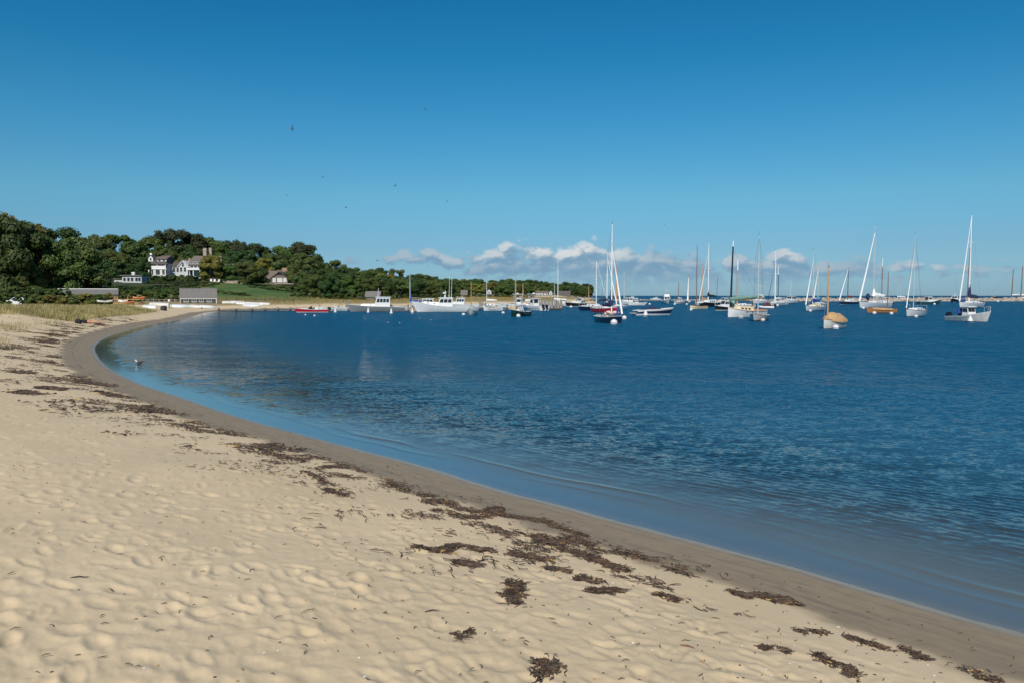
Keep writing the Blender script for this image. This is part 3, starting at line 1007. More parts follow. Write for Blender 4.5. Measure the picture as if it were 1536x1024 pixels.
# skyline of the wood: photo column -> row of the tree tops, and how far the skyline trees stand
TOP = [(-60, 322), (0, 320), (28, 321), (40, 335), (65, 341), (100, 346), (140, 350), (180, 351), (200, 346), (215, 352), (240, 347), (252, 344), (262, 350), (280, 346), (296, 352), (310, 357), (340, 362),
       (362, 363), (380, 365), (402, 371), (425, 365), (440, 365), (458, 364), (472, 372), (482, 388), (505, 388), (530, 397), (560, 401), (585, 401), (610, 408), (640, 413), (680, 417), (700, 416), (730, 420),
       (765, 417), (800, 421), (850, 424), (878, 425), (890, 429), (896, 434)]
SKYD = [(-60, 185), (30, 185), (60, 230), (100, 280), (200, 345), (300, 360), (450, 350), (520, 370), (600, 460), (640, 540), (700, 650), (800, 740), (896, 790)]
FRD = [(-60, 172), (30, 176), (100, 186), (160, 215), (215, 290), (330, 292), (380, 285), (450, 255), (480, 215), (560, 235), (640, 300), (700, 370), (760, 440), (850, 600), (896, 740)]
FRB = [(-60, 433), (100, 432), (160, 430), (260, 428), (330, 424), (380, 424), (450, 432), (500, 440), (900, 446)]
ip = lambda tab, x: float(np.interp(x, [a for a, b in tab], [b for a, b in tab]))
# things the trees must not cover: (x0, x1, y0, y1, distance)
OPEN = [(162, 217, 407, 433, 268), (219, 306, 379, 424, 296), (327, 336, 384, 409, 305), (384, 449, 402, 434, 298), (312, 440, 416, 452, 280), (91, 173, 433, 449, 166), (270, 325, 432, 460, 170), (545, 572, 436, 449, 232),
        (690, 702, 434, 449, 420), (729, 738, 432, 441, 520), (804, 830, 434, 442, 600), (833, 858, 435, 450, 560)]


def place_words(px, D, f):
    tab = [(45, 'at the far left edge'), (105, 'behind the parked white car'), (165, 'behind the long grey shed'), (218, 'by the flat roofed house'), (262, 'by the white house left wing'), (308, 'by the white house right wing'),
           (345, 'beside the lone stone chimney'), (384, 'left of the brown house'), (450, 'by the brown shingled house'), (500, 'right of the brown house'), (545, 'left of the shore shed'), (612, 'behind the grey cabin boat'),
           (660, 'behind the lobster yacht bow'), (715, 'behind the lobster yacht stern'), (770, 'behind the small dock'), (850, 'behind the pier piles'), (9999, 'at the headland tip')]
    w = next(s for lim, s in tab if px < lim)
    t = 'on the skyline' if f > 0.93 else ('high on the slope' if f > 0.6 else ('halfway up the slope' if f > 0.28 else 'at the slope foot'))
    return t, w


RT = random.Random(77)


def blocked(px, ytop, ybot, half, D):
    for x0, x1, y0, y1, d in OPEN:
        if D < d + 4 and px + half > x0 and px - half < x1 and ytop < y1 - 1 and ybot > y0:
            return True
    return False


def tree_at(px, D, ytop, f, col=None, kind=None, wide=None, force=False):
    x, y, z = at(px, D)
    h = wz(ytop, D) - z
    h = max(7.0, min(h, 24.0))
    ytop = 444 - (z + h - CAM_H) * F / D
    ybot = 444 - (z - CAM_H) * F / D
    kind = kind or RT.choices(['round', 'spreading', 'narrow'], [0.5, 0.4, 0.1])[0]
    wide = wide or RT.uniform(0.9, 1.45)
    half = h * (0.46 if kind == 'round' else 0.55 if kind == 'spreading' else 0.33) * wide * F / D
    if not force and blocked(px, ytop, ybot, half, D):
        return None
    if shore_dist([x], [y])[0] < 6:
        return None
    if col is None:
        col = RT.choices(['dark green', 'mid green', 'olive', 'yellow green', 'bronze'], [0.36, 0.40, 0.17, 0.04, 0.03])[0]
    t, w = place_words(px, D, f)
    size = 'tall ' if h > 13 else 'low ' if h < 9 else ''
    lab = f'{size}{kind} {col} tree {t} {w}'
    return put_tree(x, y, z, h, kind, col, lab, f'trees {t} {w}', RT, wide)


# skyline row
px = -40.0
while px < 893:
    D = ip(SKYD, px) * RT.uniform(0.97, 1.03)
    top = ip(TOP, px) + RT.uniform(-1.0, 3.5)
    tree_at(px, D, top, 1.0)
    z = at(px, D)[2]
    h = wz(top, D) - z
    px += max(6.0, 0.70 * h * F / D) * RT.uniform(0.65, 1.1)
# rows below it
for f, jit in ((0.78, 4), (0.55, 5), (0.30, 5), (0.06, 4)):
    px = -35.0 + RT.uniform(0, 8)
    while px < 885:
        Dn, Ds = ip(FRD, px), ip(SKYD, px)
        D = Dn + (Ds - Dn) * f + RT.uniform(-4, 4)
        top = ip(FRB, px) - 10 + (ip(TOP, px) - ip(FRB, px) + 10) * (f * 0.80 + 0.10) + RT.uniform(-jit, jit)
        tree_at(px, D, top, f)
        z = at(px, D)[2]
        h = max(4, wz(top, D) - z)
        px += max(8.0, 0.85 * h * F / D) * RT.uniform(0.8, 1.15)
# trees that stand out in the photo
for px, D, top, col, kind, wide, f in ((14, 178, 322, 'dark green', 'spreading', 0.85, 0.2), (70, 182, 348, 'mid green', 'spreading', 0.9, 0.2), (112, 200, 352, 'olive', 'round', 1.0, 0.3), (148, 235, 385, 'dark green', 'spreading', 1.0, 0.3),
                                    (320, 290, 381, 'yellow green', 'round', 0.95, 0.3), (345, 292, 398, 'mid green', 'round', 1.0, 0.3), (372, 280, 391, 'olive', 'round', 1.15, 0.3), (392, 286, 408, 'dark green', 'round', 0.9, 0.2),
                                    (283, 345, 345, 'bronze', 'spreading', 0.9, 1.0), (355, 350, 362, 'bronze', 'spreading', 0.8, 1.0), (456, 335, 365, 'bronze', 'round', 0.9, 1.0), 
                                    (306, 292, 408, 'mid green', 'narrow', 0.9, 0.1), (213, 288, 391, 'dark green', 'round', 1.1, 0.2), (455, 262, 412, 'mid green', 'round', 1.0, 0.1), (468, 245, 418, 'dark green', 'round', 1.0, 0.1)):
    tree_at(px, D, top, f, col, kind, wide, force=True)


def put_bush(px, D, h, w, col, label, group, R=RT):
    x, y, z = at(px, D)
    o = bpy.data.objects.new('shrub', R.choice(BUSH))
    o.location = (x, y, z)
    o.rotation_euler = (0, 0, R.uniform(0, 6.28))
    o.scale = (w, w, h)
    COL.objects.link(o)
    o.material_slots[0].link = 'OBJECT'
    o.material_slots[0].material = LEAF[col]
    return tag(o, label, 'shrub', group)


def bush_row(x0, x1, D0, D1, hpx, step, cols, words, grp):
    px = x0
    while px <= x1:
        k = (px - x0) / max(1, x1 - x0)
        D = D0 + (D1 - D0) * k + RT.uniform(-3, 3)
        z = at(px, D)[2]
        h = max(0.8, wz(hpx if not callable(hpx) else hpx(px), D) - z) * RT.uniform(0.9, 1.15)
        h = min(h, 6)
        w = max(h * 1.3, step * D / F * 1.5) * RT.uniform(0.8, 1.15)
        c = RT.choice(cols)
        put_bush(px, D, h, w, c, f'{"low" if h < 1.8 else "waist high" if h < 2.6 else "tall"} {c} shrub {words}', grp)
        px += step * RT.uniform(0.8, 1.2)


bush_row(-30, 104, 160, 164, 432, 11, ['mid green', 'dark green', 'mid green'], 'in the hedge behind the parked white car', 'hedge shrubs behind the parked car')
bush_row(38, 168, 118, 128, 442.5, 9, ['olive', 'yellow green', 'mid green'], 'between the dune grass and the long grey shed', 'shrubs in front of the long grey shed')
bush_row(-30, 6, 120, 120, 441, 9, ['olive', 'mid green'], 'left of the parked white car', 'shrubs left of the parked car')
bush_row(172, 268, 178, 182, 437, 9, ['mid green', 'dark green', 'mid green'], 'on the bank behind the kayak rack', 'bank shrubs behind the kayak rack')
bush_row(176, 300, 205, 225, 431, 10, ['dark green', 'mid green'], 'on the bank below the white houses', 'bank shrubs below the white houses')
bush_row(168, 318, 232, 250, 431, 9, ['mid green', 'dark green', 'mid green', 'olive'], 'halfway up the bank below the white houses', 'mid bank shrubs below the white houses')
bush_row(172, 300, 200, 214, 436, 9, ['mid green', 'mid green', 'dark green'], 'low on the bank behind the boathouse roof', 'low bank shrubs behind the boathouse')
bush_row(222, 330, 262, 272, 423, 10, ['mid green', 'olive', 'dark green'], 'at the top of the bank under the big white house', 'top bank shrubs under the big white house')
bush_row(216, 310, 280, 284, 414, 9, ['dark green', 'mid green', 'olive'], 'at the foot of the big white house', 'foundation shrubs of the big white house')
bush_row(326, 384, 288, 290, 419, 9, ['mid green', 'dark green'], 'along the top of the lawn', 'shrubs along the top of the lawn')
bush_row(378, 452, 266, 256, 429, 9, ['dark green', 'mid green', 'olive'], 'on the slope below the brown shingled house', 'shrubs below the brown shingled house')
bush_row(440, 545, 225, 230, 441, 9, ['mid green', 'olive', 'dark green'], 'at the foot of the wood right of the lawn', 'shrubs right of the lawn')
bush_row(575, 690, 245, 330, 442.5, 9, ['olive', 'mid green'], 'at the edge of the wood behind the yachts', 'shrubs behind the yachts')
bush_row(330, 372, 232, 214, 444, 12, ['olive'], 'on the lower lawn right of the boathouse', 'shrubs right of the boathouse')
bush_row(700, 800, 372, 470, 443, 8, ['olive', 'dark green', 'yellow green'], 'behind the marsh grass and the pier', 'shrubs behind the marsh grass')


# dune grass: tufts of thin bent blades
def grass(name, pts, mats, hmin, hmax, blades, spread, seed, wid=0.010):
    R = np.random.RandomState(seed)
    n = len(pts) * blades
    base = np.repeat(np.asarray(pts, float), blades, 0)
    base[:, :2] += R.randn(n, 2) * spread
    hgt = R.uniform(hmin, hmax, n)
    a = R.uniform(0, 2 * np.pi, n)
    lean = np.abs(R.randn(n)) * 0.28 + 0.08
    la = a + R.randn(n) * 0.4 + 0
    dx, dy = np.cos(la) * lean + 0.12, np.sin(la) * lean
    wxn, wyn = -np.sin(la), np.cos(la)
    w = wid * R.uniform(0.7, 1.4, n)
    v = np.zeros((n, 5, 3))
    for k, (t, ww) in enumerate(((0, 1), (0, -1), (0.55, -0.8), (0.55, 0.8), (1.0, 0))):
        v[:, k, 0] = base[:, 0] + dx * hgt * t ** 1.6 + wxn * w * ww
        v[:, k, 1] = base[:, 1] + dy * hgt * t ** 1.6 + wyn * w * ww
        v[:, k, 2] = base[:, 2] - 0.03 + hgt * t * (1 - 0.25 * t * lean)
    o4 = np.arange(n)[:, None] * 5
    me = bpy.data.meshes.new(name)
    me.vertices.add(n * 5)
    me.vertices.foreach_set('co', v.astype(np.float32).ravel())
    q = o4 + np.array([0, 1, 2, 3])
    tr_ = o4 + np.array([3, 2, 4])
    loops = np.concatenate([q.ravel(), tr_.ravel()]).astype(np.int32)
    me.loops.add(len(loops))
    me.loops.foreach_set('vertex_index', loops)
    me.polygons.add(2 * n)
    me.polygons.foreach_set('loop_start', np.concatenate([np.arange(n) * 4, 4 * n + np.arange(n) * 3]).astype(np.int32))
    me.polygons.foreach_set('loop_total', np.concatenate([np.full(n, 4), np.full(n, 3)]).astype(np.int32))
    me.materials.append(mats)
    me.update(calc_edges=True)
    o = bpy.data.objects.new(name, me)
    COL.objects.link(o)
    return o


def grass_mat(name, a, b):
    m = bpy.data.materials.new(name)
    m.use_nodes = True
    t = NT(m.node_tree)
    o = t.n('ShaderNodeOutputMaterial')
    geo = t.n('ShaderNodeNewGeometry')
    n1 = t.n('ShaderNodeTexNoise', ins={'Vector': geo.outputs['Position'], 'Scale': 0.35, 'Detail': 4.0, 'Roughness': 0.7})
    f = t.m('ADD', t.m('MULTIPLY', t.smooth(n1.outputs[0], 0.35, 0.65), 0.7), t.m('MULTIPLY', geo.outputs['Random Per Island'], 0.35), clamp=True)
    c = t.mixc(f, a, b)
    d = t.n('ShaderNodeBsdfDiffuse', ins={'Color': c})
    tr = t.n('ShaderNodeBsdfTranslucent', ins={'Color': c})
    t.link(t.n('ShaderNodeMixShader', ins={0: 0.3, 1: d.outputs[0], 2: tr.outputs[0]}).outputs[0], o.inputs[0])
    return m


GRM = grass_mat('dune_grass_blades', (0.21, 0.205, 0.075), (0.62, 0.51, 0.25))
MRM = grass_mat('marsh_grass_blades', (0.26, 0.22, 0.08), (0.46, 0.34, 0.14))
rg = np.random.RandomState(8)
cx = rg.uniform(-75, -30, 60000)
cy = rg.uniform(38, 106, 60000)
dn_, _d = dune(cx, cy)
sd_ = shore_dist(cx, cy)
okk = (dn_ * 1.65 + 0.28 * perlin(cx * 0.25, cy * 0.25) + 0.15 * perlin(cx, cy) > 0.50) & (sd_ > 4) & (cx > -0.66 * cy - 3)
dens_ = rg.rand(len(cx)) < np.clip(0.35 + 0.8 * dn_, 0, 1)
i = np.nonzero(okk & dens_)[0][:7000]
pz = land(cx[i], cy[i], sd_[i])
tag(grass('dune_grass', np.stack([cx[i], cy[i], pz], 1), GRM, 0.20, 0.48, 9, 0.18, 3), 'tan and green beach grass covering the low dune', 'beach grass', kind='stuff')
# thin sprigs spreading onto the sand at the left edge
sp_pts = [ground_at(px_, py_) for px_, py_ in [(rg.uniform(0, 45), rg.uniform(486, 500)) for _ in range(26)] + [(rg.uniform(45, 95), rg.uniform(484, 490)) for _ in range(14)] + [(rg.uniform(0, 6), rg.uniform(510, 524)) for _ in range(5)]]
tag(grass('sparse_grass', np.array(sp_pts), GRM, 0.18, 0.42, 9, 0.20, 5), 'thin sprigs of grass on the bare sand at the left edge', 'beach grass', kind='stuff')
# marsh grass strips along the far shore
cx = rg.uniform(-80, 40, 40000)
cy = rg.uniform(140, 420, 40000)
sd_ = shore_dist(cx, cy)
lz_ = land(cx, cy, sd_)
i = np.nonzero((sd_ > 6 + 3 * perlin(cx * 0.08, cy * 0.08)) & (lz_ < 2.2) & (sd_ < 60) & ~((768 + F * cx / cy > 255) & (768 + F * cx / cy < 340) & (cy < 176)))[0][:5000]
tag(grass('marsh_grass', np.stack([cx[i], cy[i], lz_[i]], 1), MRM, 0.3, 0.75, 7, 0.5, 4, 0.02), 'straw coloured marsh grass along the far shore', 'marsh grass', kind='stuff')


# ------------------------------------------------------------------ houses
def gable(mb, x0, x1, y0, y1, z0, z1, zr, axis='x', m=0, over=0.0):
    """closed block with a gabled top: ridge along axis"""
    if axis == 'x':
        ym = (y0 + y1) / 2
        rings = [[(x, y0, z0), (x, y1, z0), (x, y1, z1), (x, ym, zr), (x, y0, z1)] for x in (x0, x1)]
    else:
        xm = (x0 + x1) / 2
        rings = [[(x0, y, z0), (x1, y, z0), (x1, y, z1), (xm, y, zr), (x0, y, z1)] for y in (y0, y1)]
    mb.loft(rings, m)


def roof_slabs(mb, x0, x1, y0, y1, z1, zr, axis='x', over=0.4, t=0.16, m=0):
    for s in (0, 1):
        if axis == 'x':
            ym = (y0 + y1) / 2
            ye = (y0 if s == 0 else y1)
            sl = (zr - z1) / (abs(ym - ye))
            yo = ye + (-over if s == 0 else over)
            zo = z1 - sl * over
            a, b = x0 - over, x1 + over
            q = [(a, yo, zo), (b, yo, zo), (b, ym, zr), (a, ym, zr)]
        else:
            xm = (x0 + x1) / 2
            xe = (x0 if s == 0 else x1)
            sl = (zr - z1) / (abs(xm - xe))
            xo = xe + (-over if s == 0 else over)
            zo = z1 - sl * over
            a, b = y0 - over, y1 + over
            q = [(xo, a, zo), (xo, b, zo), (xm, b, zr), (xm, a, zr)]
        lo = [(p[0], p[1], p[2] + 0.02) for p in q]
        hi = [(p[0], p[1], p[2] + t) for p in q]
        mb.loft([lo, hi], m)


def window(parent, x, z, w, h, y, glass='glass', frame='trim', bars=1, nx=0, axis='front'):
    fr = MB()
    t = 0.09
    if axis == 'front':
        fr.box((x - w / 2 + t / 2, y - 0.03, z), (t, 0.1, h))
        fr.box((x + w / 2 - t / 2, y - 0.03, z), (t, 0.1, h))
        fr.box((x, y - 0.03, z + h / 2 - t / 2), (w - 2 * t, 0.1, t))
        fr.box((x, y - 0.04, z - h / 2 + t / 2), (w - 2 * t, 0.12, t))
        if bars:
            fr.box((x, y - 0.035, z), (w - 2 * t, 0.06, 0.06))
        for k in range(nx):
            fr.box((x - w / 2 + w * (k + 1) / (nx + 1), y - 0.037, z), (0.07, 0.062, h - 2 * t))
    else:
        fr.box((x + 0.03, y - w / 2 + t / 2, z), (0.1, t, h))
        fr.box((x + 0.03, y + w / 2 - t / 2, z), (0.1, t, h))
        fr.box((x + 0.03, y, z + h / 2 - t / 2), (0.1, w - 2 * t, t))
        fr.box((x + 0.03, y, z - h / 2 + t / 2), (0.1, w - 2 * t, t))
        if bars:
            fr.box((x + 0.035, y, z), (0.06, w - 2 * t, 0.06))
    wo = fr.build('window', M[frame], parent)
    pn = MB()
    if axis == 'front':
        pn.box((x, y - 0.012, z), (w - 2 * t, 0.03, h - 2 * t))
    else:
        pn.box((x + 0.012, y, z), (0.03, w - 2 * t, h - 2 * t))
    pn.build('pane', M[glass], wo)
    return wo


def B(parent, name, m, *boxes, smooth=False):
    mb = MB()
    for bx in boxes:
        mb.box(bx[0], bx[1], taper=bx[2] if len(bx) > 2 else 1.0)
    return mb.build(name, M[m], parent, smooth)


def pxl(px0, D, z0):
    """photo pixels to local metres around (px0, ground z0) at distance D"""
    k = D / F
    return (lambda px: (px - px0) * k), (lambda py: wz(py, D) - z0)


# boathouse with four white framed windows, on the beach
D = 170
x, y, z = at(298, D)
root = thing('boathouse', 'grey shingled boathouse with four white windows standing on the far beach', 'boathouse', (x, y, z), math.radians(20))
X, Z = pxl(298, D, z)
eave, ridge = Z(447), Z(434)
mb = MB(); gable(mb, X(273.5), X(321.5), 0, 4.2, -0.4, eave, ridge - 0.05, 'x'); mb.build('wall', M['shingle_grey'], root)
mb = MB(); roof_slabs(mb, X(273), X(322), 0, 4.2, eave, ridge, 'x', 0.28); mb.build('roof', M['shingle_lightgrey'], root)
B(root, 'fascia', 'trim', ((0, -0.30, eave - 0.24), (X(323) - X(272.5), 0.06, 0.12)), ((0, -0.045, Z(456.3)), (X(321) - X(274), 0.08, 0.1)))
for px in (272.9, 322.9):
    B(root, 'corner_post', 'trim', ((X(px), -0.22, eave / 2 - 0.35), (0.13, 0.13, eave + 0.5)))
for px in (280.5, 291.5, 301.5, 312.5):
    window(root, X(px), Z(450.6), 0.92, 0.86, 0, nx=1)
for px in (274.6, 286, 296.6, 307, 318.7):
    B(root, 'door', 'shingle_dark', ((X(px), -0.02, Z(451.6)), (0.42, 0.06, 1.35)))

# long low shed behind the shrubs
D = 166
x, y, z = at(132, D)
root = thing('shed', 'long low grey shed with a pale ridge behind the dune', 'shed', (x, y, z), math.radians(26))
X, Z = pxl(132, D, z)
rg_, ev = Z(434.8), Z(442)
mb = MB(); gable(mb, X(92.5), X(171.5), 0, 5, -0.3, ev, rg_ - 0.05, 'x'); mb.build('wall', M['shingle_grey'], root)
mb = MB(); roof_slabs(mb, X(92.5), X(171.5), 0, 5, ev, rg_, 'x', 0.2); mb.build('roof', M['shingle_lightgrey'], root)
B(root, 'ridge_cap', 'trim', ((0, 2.5, rg_ + 0.17), (X(172.5) - X(91.5), 0.5, 0.14)))

# small flat roofed white house
D = 268
x, y, z = at(195, D)
z = wz(429.5, D)
root = thing('house', 'small white house with a flat grey roof and dark windows', 'house', (x, y, z), 0)
X, Z = pxl(195, D, z)
B(root, 'wall', 'clapboard', ((X(198.5), 3.0, Z(421.5) - 1.2), (X(213) - X(184), 6.0, Z(414.5) - Z(429) + 2.4)))
B(root, 'side_wing', 'clapboard', ((X(176), 4.2, Z(425) - 1.0), (X(184) - X(166), 4.0, Z(419) - Z(430) + 1.5)))
B(root, 'roof', 'shingle_lightgrey', ((X(198.3), 3.0, Z(413.6)), (X(215) - X(181.5), 7.0, 0.28)))
B(root, 'wing_roof', 'shingle_grey', ((X(175.5), 4.2, Z(418.6)), (X(183) - X(164.5), 4.6, 0.22)))
mb = MB(); mb.box((X(193), 4.0, Z(411.5)), (0.9, 0.9, 1.5)); mb.box((X(193), 4.0, Z(409.2)), (1.15, 1.15, 0.25)); mb.build('chimney', M['trim'], root)
for px in (187.6, 193.5, 199.0, 205.5, 210.0):
    window(root, X(px), Z(419.6), 1.05, 1.35, 0.0, bars=0)
for yy in (1.6, 4.2):
    window(root, X(213), Z(419.6), 1.2, 1.35, yy, axis='side')
window(root, X(172), Z(423.5), 1.1, 0.8, 2.2)

# the big white house on the hill
D = 300
x, y, z = at(262, D)
z = wz(415, D)
root = thing('house', 'big white house with dormers and brown shingled roofs on the hill', 'house', (x, y, z), 0)
X, Z = pxl(262, D, z)
mb = MB()
mb.box((X(240), 5.0, Z(405) - 1.5), (X(252) - X(228), 10.0, Z(397) - Z(415) + 3.0))
mb.build('left_wing', M['clapboard'], root)
mb = MB(); mb.loft([[(X(226), -0.8, Z(397.5)), (X(251), -0.8, Z(397.5)), (X(251), 11, Z(397.5)), (X(226), 11, Z(397.5))], [(X(226), -0.8, Z(396.8)), (X(251), -0.8, Z(396.8)), (X(251), 11, Z(396.8)), (X(226), 11, Z(396.8))],
                    [(X(231), 3.8, Z(384.2)), (X(248), 3.8, Z(384.2)), (X(248), 6.8, Z(384.2)), (X(231), 6.8, Z(384.2))]])
mb.build('roof', M['shingle_dark'], root)
# dormers
mb = MB(); gable(mb, X(222.5), X(229.5), 0.8, 4.5, Z(392.5), Z(387), Z(383.4), 'y'); dm_ = mb.build('dormer', M['trim'], root)
mb = MB(); roof_slabs(mb, X(222.5), X(229.5), 0.8, 4.5, Z(387), Z(383.4), 'y', 0.2, 0.12); mb.build('dormer_roof', M['shingle_dark'], dm_)
window(root, X(226), Z(389), 0.85, 1.1, 0.8)
mb = MB(); mb.box((X(242.5), 2.6, Z(392)), (X(249) - X(236), 3.4, Z(388.6) - Z(395.6))); d2_ = mb.build('dormer', M['trim'], root)
mb = MB(); mb.loft([[(X(235), 0.5, Z(389.2)), (X(250), 0.5, Z(389.2)), (X(250), 5.4, Z(383.5)), (X(235), 5.4, Z(383.5))], [(X(235), 0.5, Z(388.5)), (X(250), 0.5, Z(388.5)), (X(250), 5.4, Z(382.8)), (X(235), 5.4, Z(382.8))]]); mb.build('dormer_roof', M['shingle_brown'], d2_)
for px in (239, 245.5):
    window(root, X(px), Z(392), 1.0, 1.3, 0.9)
mb = MB(); mb.box((X(221.3), 4, Z(384)), (0.7, 0.7, 2.4)); mb.box((X(221.3), 4, Z(381.5)), (0.9, 0.9, 0.3)); mb.build('chimney', M['trim'], root)
# two storey porch
B(root, 'porch_deck', 'trim', ((X(241.5), -1.3, Z(404.2)), (X(255) - X(228), 2.6, 0.3)), ((X(243), -1.3, Z(413.6)), (X(253) - X(234), 2.6, 0.3)))
B(root, 'porch_roof', 'shingle_dark', ((X(241.5), -1.3, Z(396.9) - 0.05), (X(254) - X(228), 2.4, 0.24)))
for px in (228.6, 236.2, 238.0, 245.8, 247.6, 253.2):
    B(root, 'porch_column', 'trim', ((X(px), -2.35, Z(410) - 0.15), (0.36, 0.36, Z(404.9) - Z(415))))
for px in (228.6, 241, 253.4):
    B(root, 'porch_column', 'trim', ((X(px), -2.35, Z(400.6) - 0.03), (0.26, 0.26, Z(398) - Z(403.4))))
B(root, 'railing', 'trim', ((X(241.2), -2.42, Z(401.6)), (X(253) - X(229), 0.08, 1.0)))
window(root, X(241.8), Z(408.8), 1.5, 1.9, 0, nx=1)
for px in (232, 250.2):
    window(root, X(px), Z(408.8), 1.0, 1.7, 0)
for px in (231.5, 237.5, 244, 250):
    window(root, X(px), Z(400.7), 0.9, 1.1, 0)
mb = MB(); mb.tube([(X(250), -2.6, Z(413)), (X(256), -4.6, Z(418.5))], 0.14, 5); mb.build('stair_rail', M['trim'], root)
# middle, with the gable towards the water
mb = MB(); gable(mb, X(250.5), X(276), 3.5, 10.5, Z(417), Z(399.5), Z(391.5), 'x'); mb.build('middle_wing', M['clapboard'], root)
mb = MB(); roof_slabs(mb, X(251.5), X(276), 3.5, 10.5, Z(399.5), Z(391.2), 'x', 0.35); mb.build('roof', M['shingle_dark'], root)
mb = MB(); gable(mb, X(267.6), X(281.4), 0.8, 9, Z(417), Z(399.6), Z(392.2), 'y'); mb.build('gable_wing', M['clapboard'], root)
mb = MB(); roof_slabs(mb, X(267.6), X(281.4), 0.8, 9, Z(399.6), Z(391.9), 'y', 0.4, 0.3); mb.build('gable_roof', M['trim'], root)
window(root, X(274.2), Z(397.6), 0.95, 1.5, 0.8)
for px in (271.3, 277.2):
    window(root, X(px), Z(404.6), 1.0, 1.7, 0.8)
for px in (256, 262):
    window(root, X(px), Z(405), 1.2, 1.7, 3.5)
mb = MB(); mb.box((X(275.4), 6.5, Z(390.5)), (0.8, 0.7, 2.0)); mb.build('chimney', M['brick'], root)
# right wing with the steep roof
B(root, 'right_wing', 'clapboard', ((X(292.5), 6.0, Z(406) - 1.2), (X(303) - X(282), 9.0, Z(397.5) - Z(415) + 2.4)))
mb = MB(); mb.loft([[(X(281.5), 1.0, Z(398.2)), (X(304), 1.0, Z(398.2)), (X(304), 11, Z(398.2)), (X(281.5), 11, Z(398.2))], [(X(282.3), 2.2, Z(390.5)), (X(303), 2.2, Z(390.5)), (X(303), 9.8, Z(390.5)), (X(282.3), 9.8, Z(390.5))],
                    [(X(285.5), 4.6, Z(383.2)), (X(299.5), 4.6, Z(383.2)), (X(299.5), 7.4, Z(383.2)), (X(285.5), 7.4, Z(383.2))]])
mb.build('roof', M['shingle_brown'], root)
B(root, 'shed_dormer', 'shingle_lightgrey', ((X(291.5), 2.2, Z(392.6)), (X(300) - X(283), 1.4, 1.3)))
for px in (286, 291.5, 297):
    window(root, X(px), Z(394.4), 1.0, 0.7, 1.44, bars=0)
B(root, 'balcony', 'trim', ((X(292), 0.2, Z(405.0)), (X(302.5) - X(283), 2.6, 0.3)), ((X(292), -1.05, Z(403.6)), (X(302.5) - X(283), 0.08, 0.6)))
for px in (283.4, 292.4, 302.2):
    B(root, 'balcony_post', 'trim', ((X(px), -1.0, Z(410.5) - 0.2), (0.3, 0.3, Z(405.6) - Z(415.5))))
for px in (286.5, 292, 297.5):
    window(root, X(px), Z(401.4), 1.2, 1.3, 1.5)
for px in (287, 297):
    window(root, X(px), Z(409.4), 1.4, 1.6, 1.5, nx=1)
window(root, X(303), Z(402), 1.2, 1.5, 5.0, axis='side')
mb = MB(); mb.box((X(299.3), 6.5, Z(379.5)), (1.25, 1.1, 4.2)); mb.box((X(299.3), 6.5, Z(375)), (1.5, 1.35, 0.35)); mb.build('chimney', M['stone'], root)
mb = MB(); mb.box((X(304.6), 8.5, Z(379.5)), (1.0, 1.0, 4.6)); mb.build('chimney', M['stone'], root)

# tall stone chimney of a house hidden in the trees
D = 305
x, y, z = at(331, D)
z = wz(410, D)
root = thing('house', 'tree hidden house showing only a tall stone chimney', 'house', (x, y, z), 0)
X, Z = pxl(331, D, z)
mb = MB(); mb.box((X(331.5), 0, Z(396.5)), (1.15, 1.0, Z(385) - Z(408))); mb.box((X(331.5), 0, Z(385.3)), (1.35, 1.2, 0.3)); mb.loft([[(X(327), -0.5, Z(409)), (X(334.5), -0.5, Z(409)), (X(334.5), 0.6, Z(409)), (X(327), 0.6, Z(409))], [(X(329.6), -0.51, Z(396)), (X(333.4), -0.51, Z(396)), (X(333.4), 0.61, Z(396)), (X(329.6), 0.61, Z(396))]]); mb.build('chimney', M['stone'], root)
mb = MB(); gable(mb, X(322), X(345), 1.2, 9, Z(412), Z(404), Z(396), 'x'); mb.build('wall', M['shingle_brown'], root)
mb = MB(); roof_slabs(mb, X(322), X(345), 1.2, 9, Z(404), Z(396), 'x', 0.4); mb.build('roof', M['shingle_dark'], root)

# brown shingled house
D = 300
x, y, z = at(418, D)
z = wz(428, D)
root = thing('house', 'brown shingled house with a wide front gable above the lawn', 'house', (x, y, z), 0)
X, Z = pxl(418, D, z)
mb = MB(); gable(mb, X(385), X(423), 3.0, 11, Z(432), Z(418), Z(406.8), 'x'); mb.build('wall', M['shingle_brown'], root)
mb = MB(); roof_slabs(mb, X(385), X(423), 3.0, 11, Z(418), Z(406.3), 'x', 0.5); mb.build('roof', M['shingle_brown'], root)
mb = MB(); gable(mb, X(407.5), X(432), 0.0, 9, Z(432), Z(417.5), Z(408.6), 'y'); mb.build('gable_wing', M['shingle_brown'], root)
mb = MB(); roof_slabs(mb, X(407.5), X(432), 0.0, 9, Z(417.5), Z(408.2), 'y', 0.4); mb.build('gable_roof', M['shingle_dark'], root)
window(root, X(411.7), Z(420.6), 1.15, 1.6, 0, 'shade')
window(root, X(420), Z(420.6), 2.0, 1.6, 0, 'shade', nx=1)
window(root, X(427.8), Z(420.6), 1.15, 1.6, 0, 'shade')
mb = MB(); mb.loft([[(X(416), -0.06, Z(412.8)), (X(423.5), -0.06, Z(412.8)), (X(422), -0.06, Z(410.2)), (X(417.5), -0.06, Z(410.2))], [(X(416), 0.02, Z(412.8)), (X(423.5), 0.02, Z(412.8)), (X(422), 0.02, Z(410.2)), (X(417.5), 0.02, Z(410.2))]]); mb.build('arched_window', M['glass'], root)
mb = MB(); mb.box((X(423), 7.5, Z(406.5)), (X(430) - X(416), 1.6, 2.6)); mb.build('chimney', M['brick'], root)
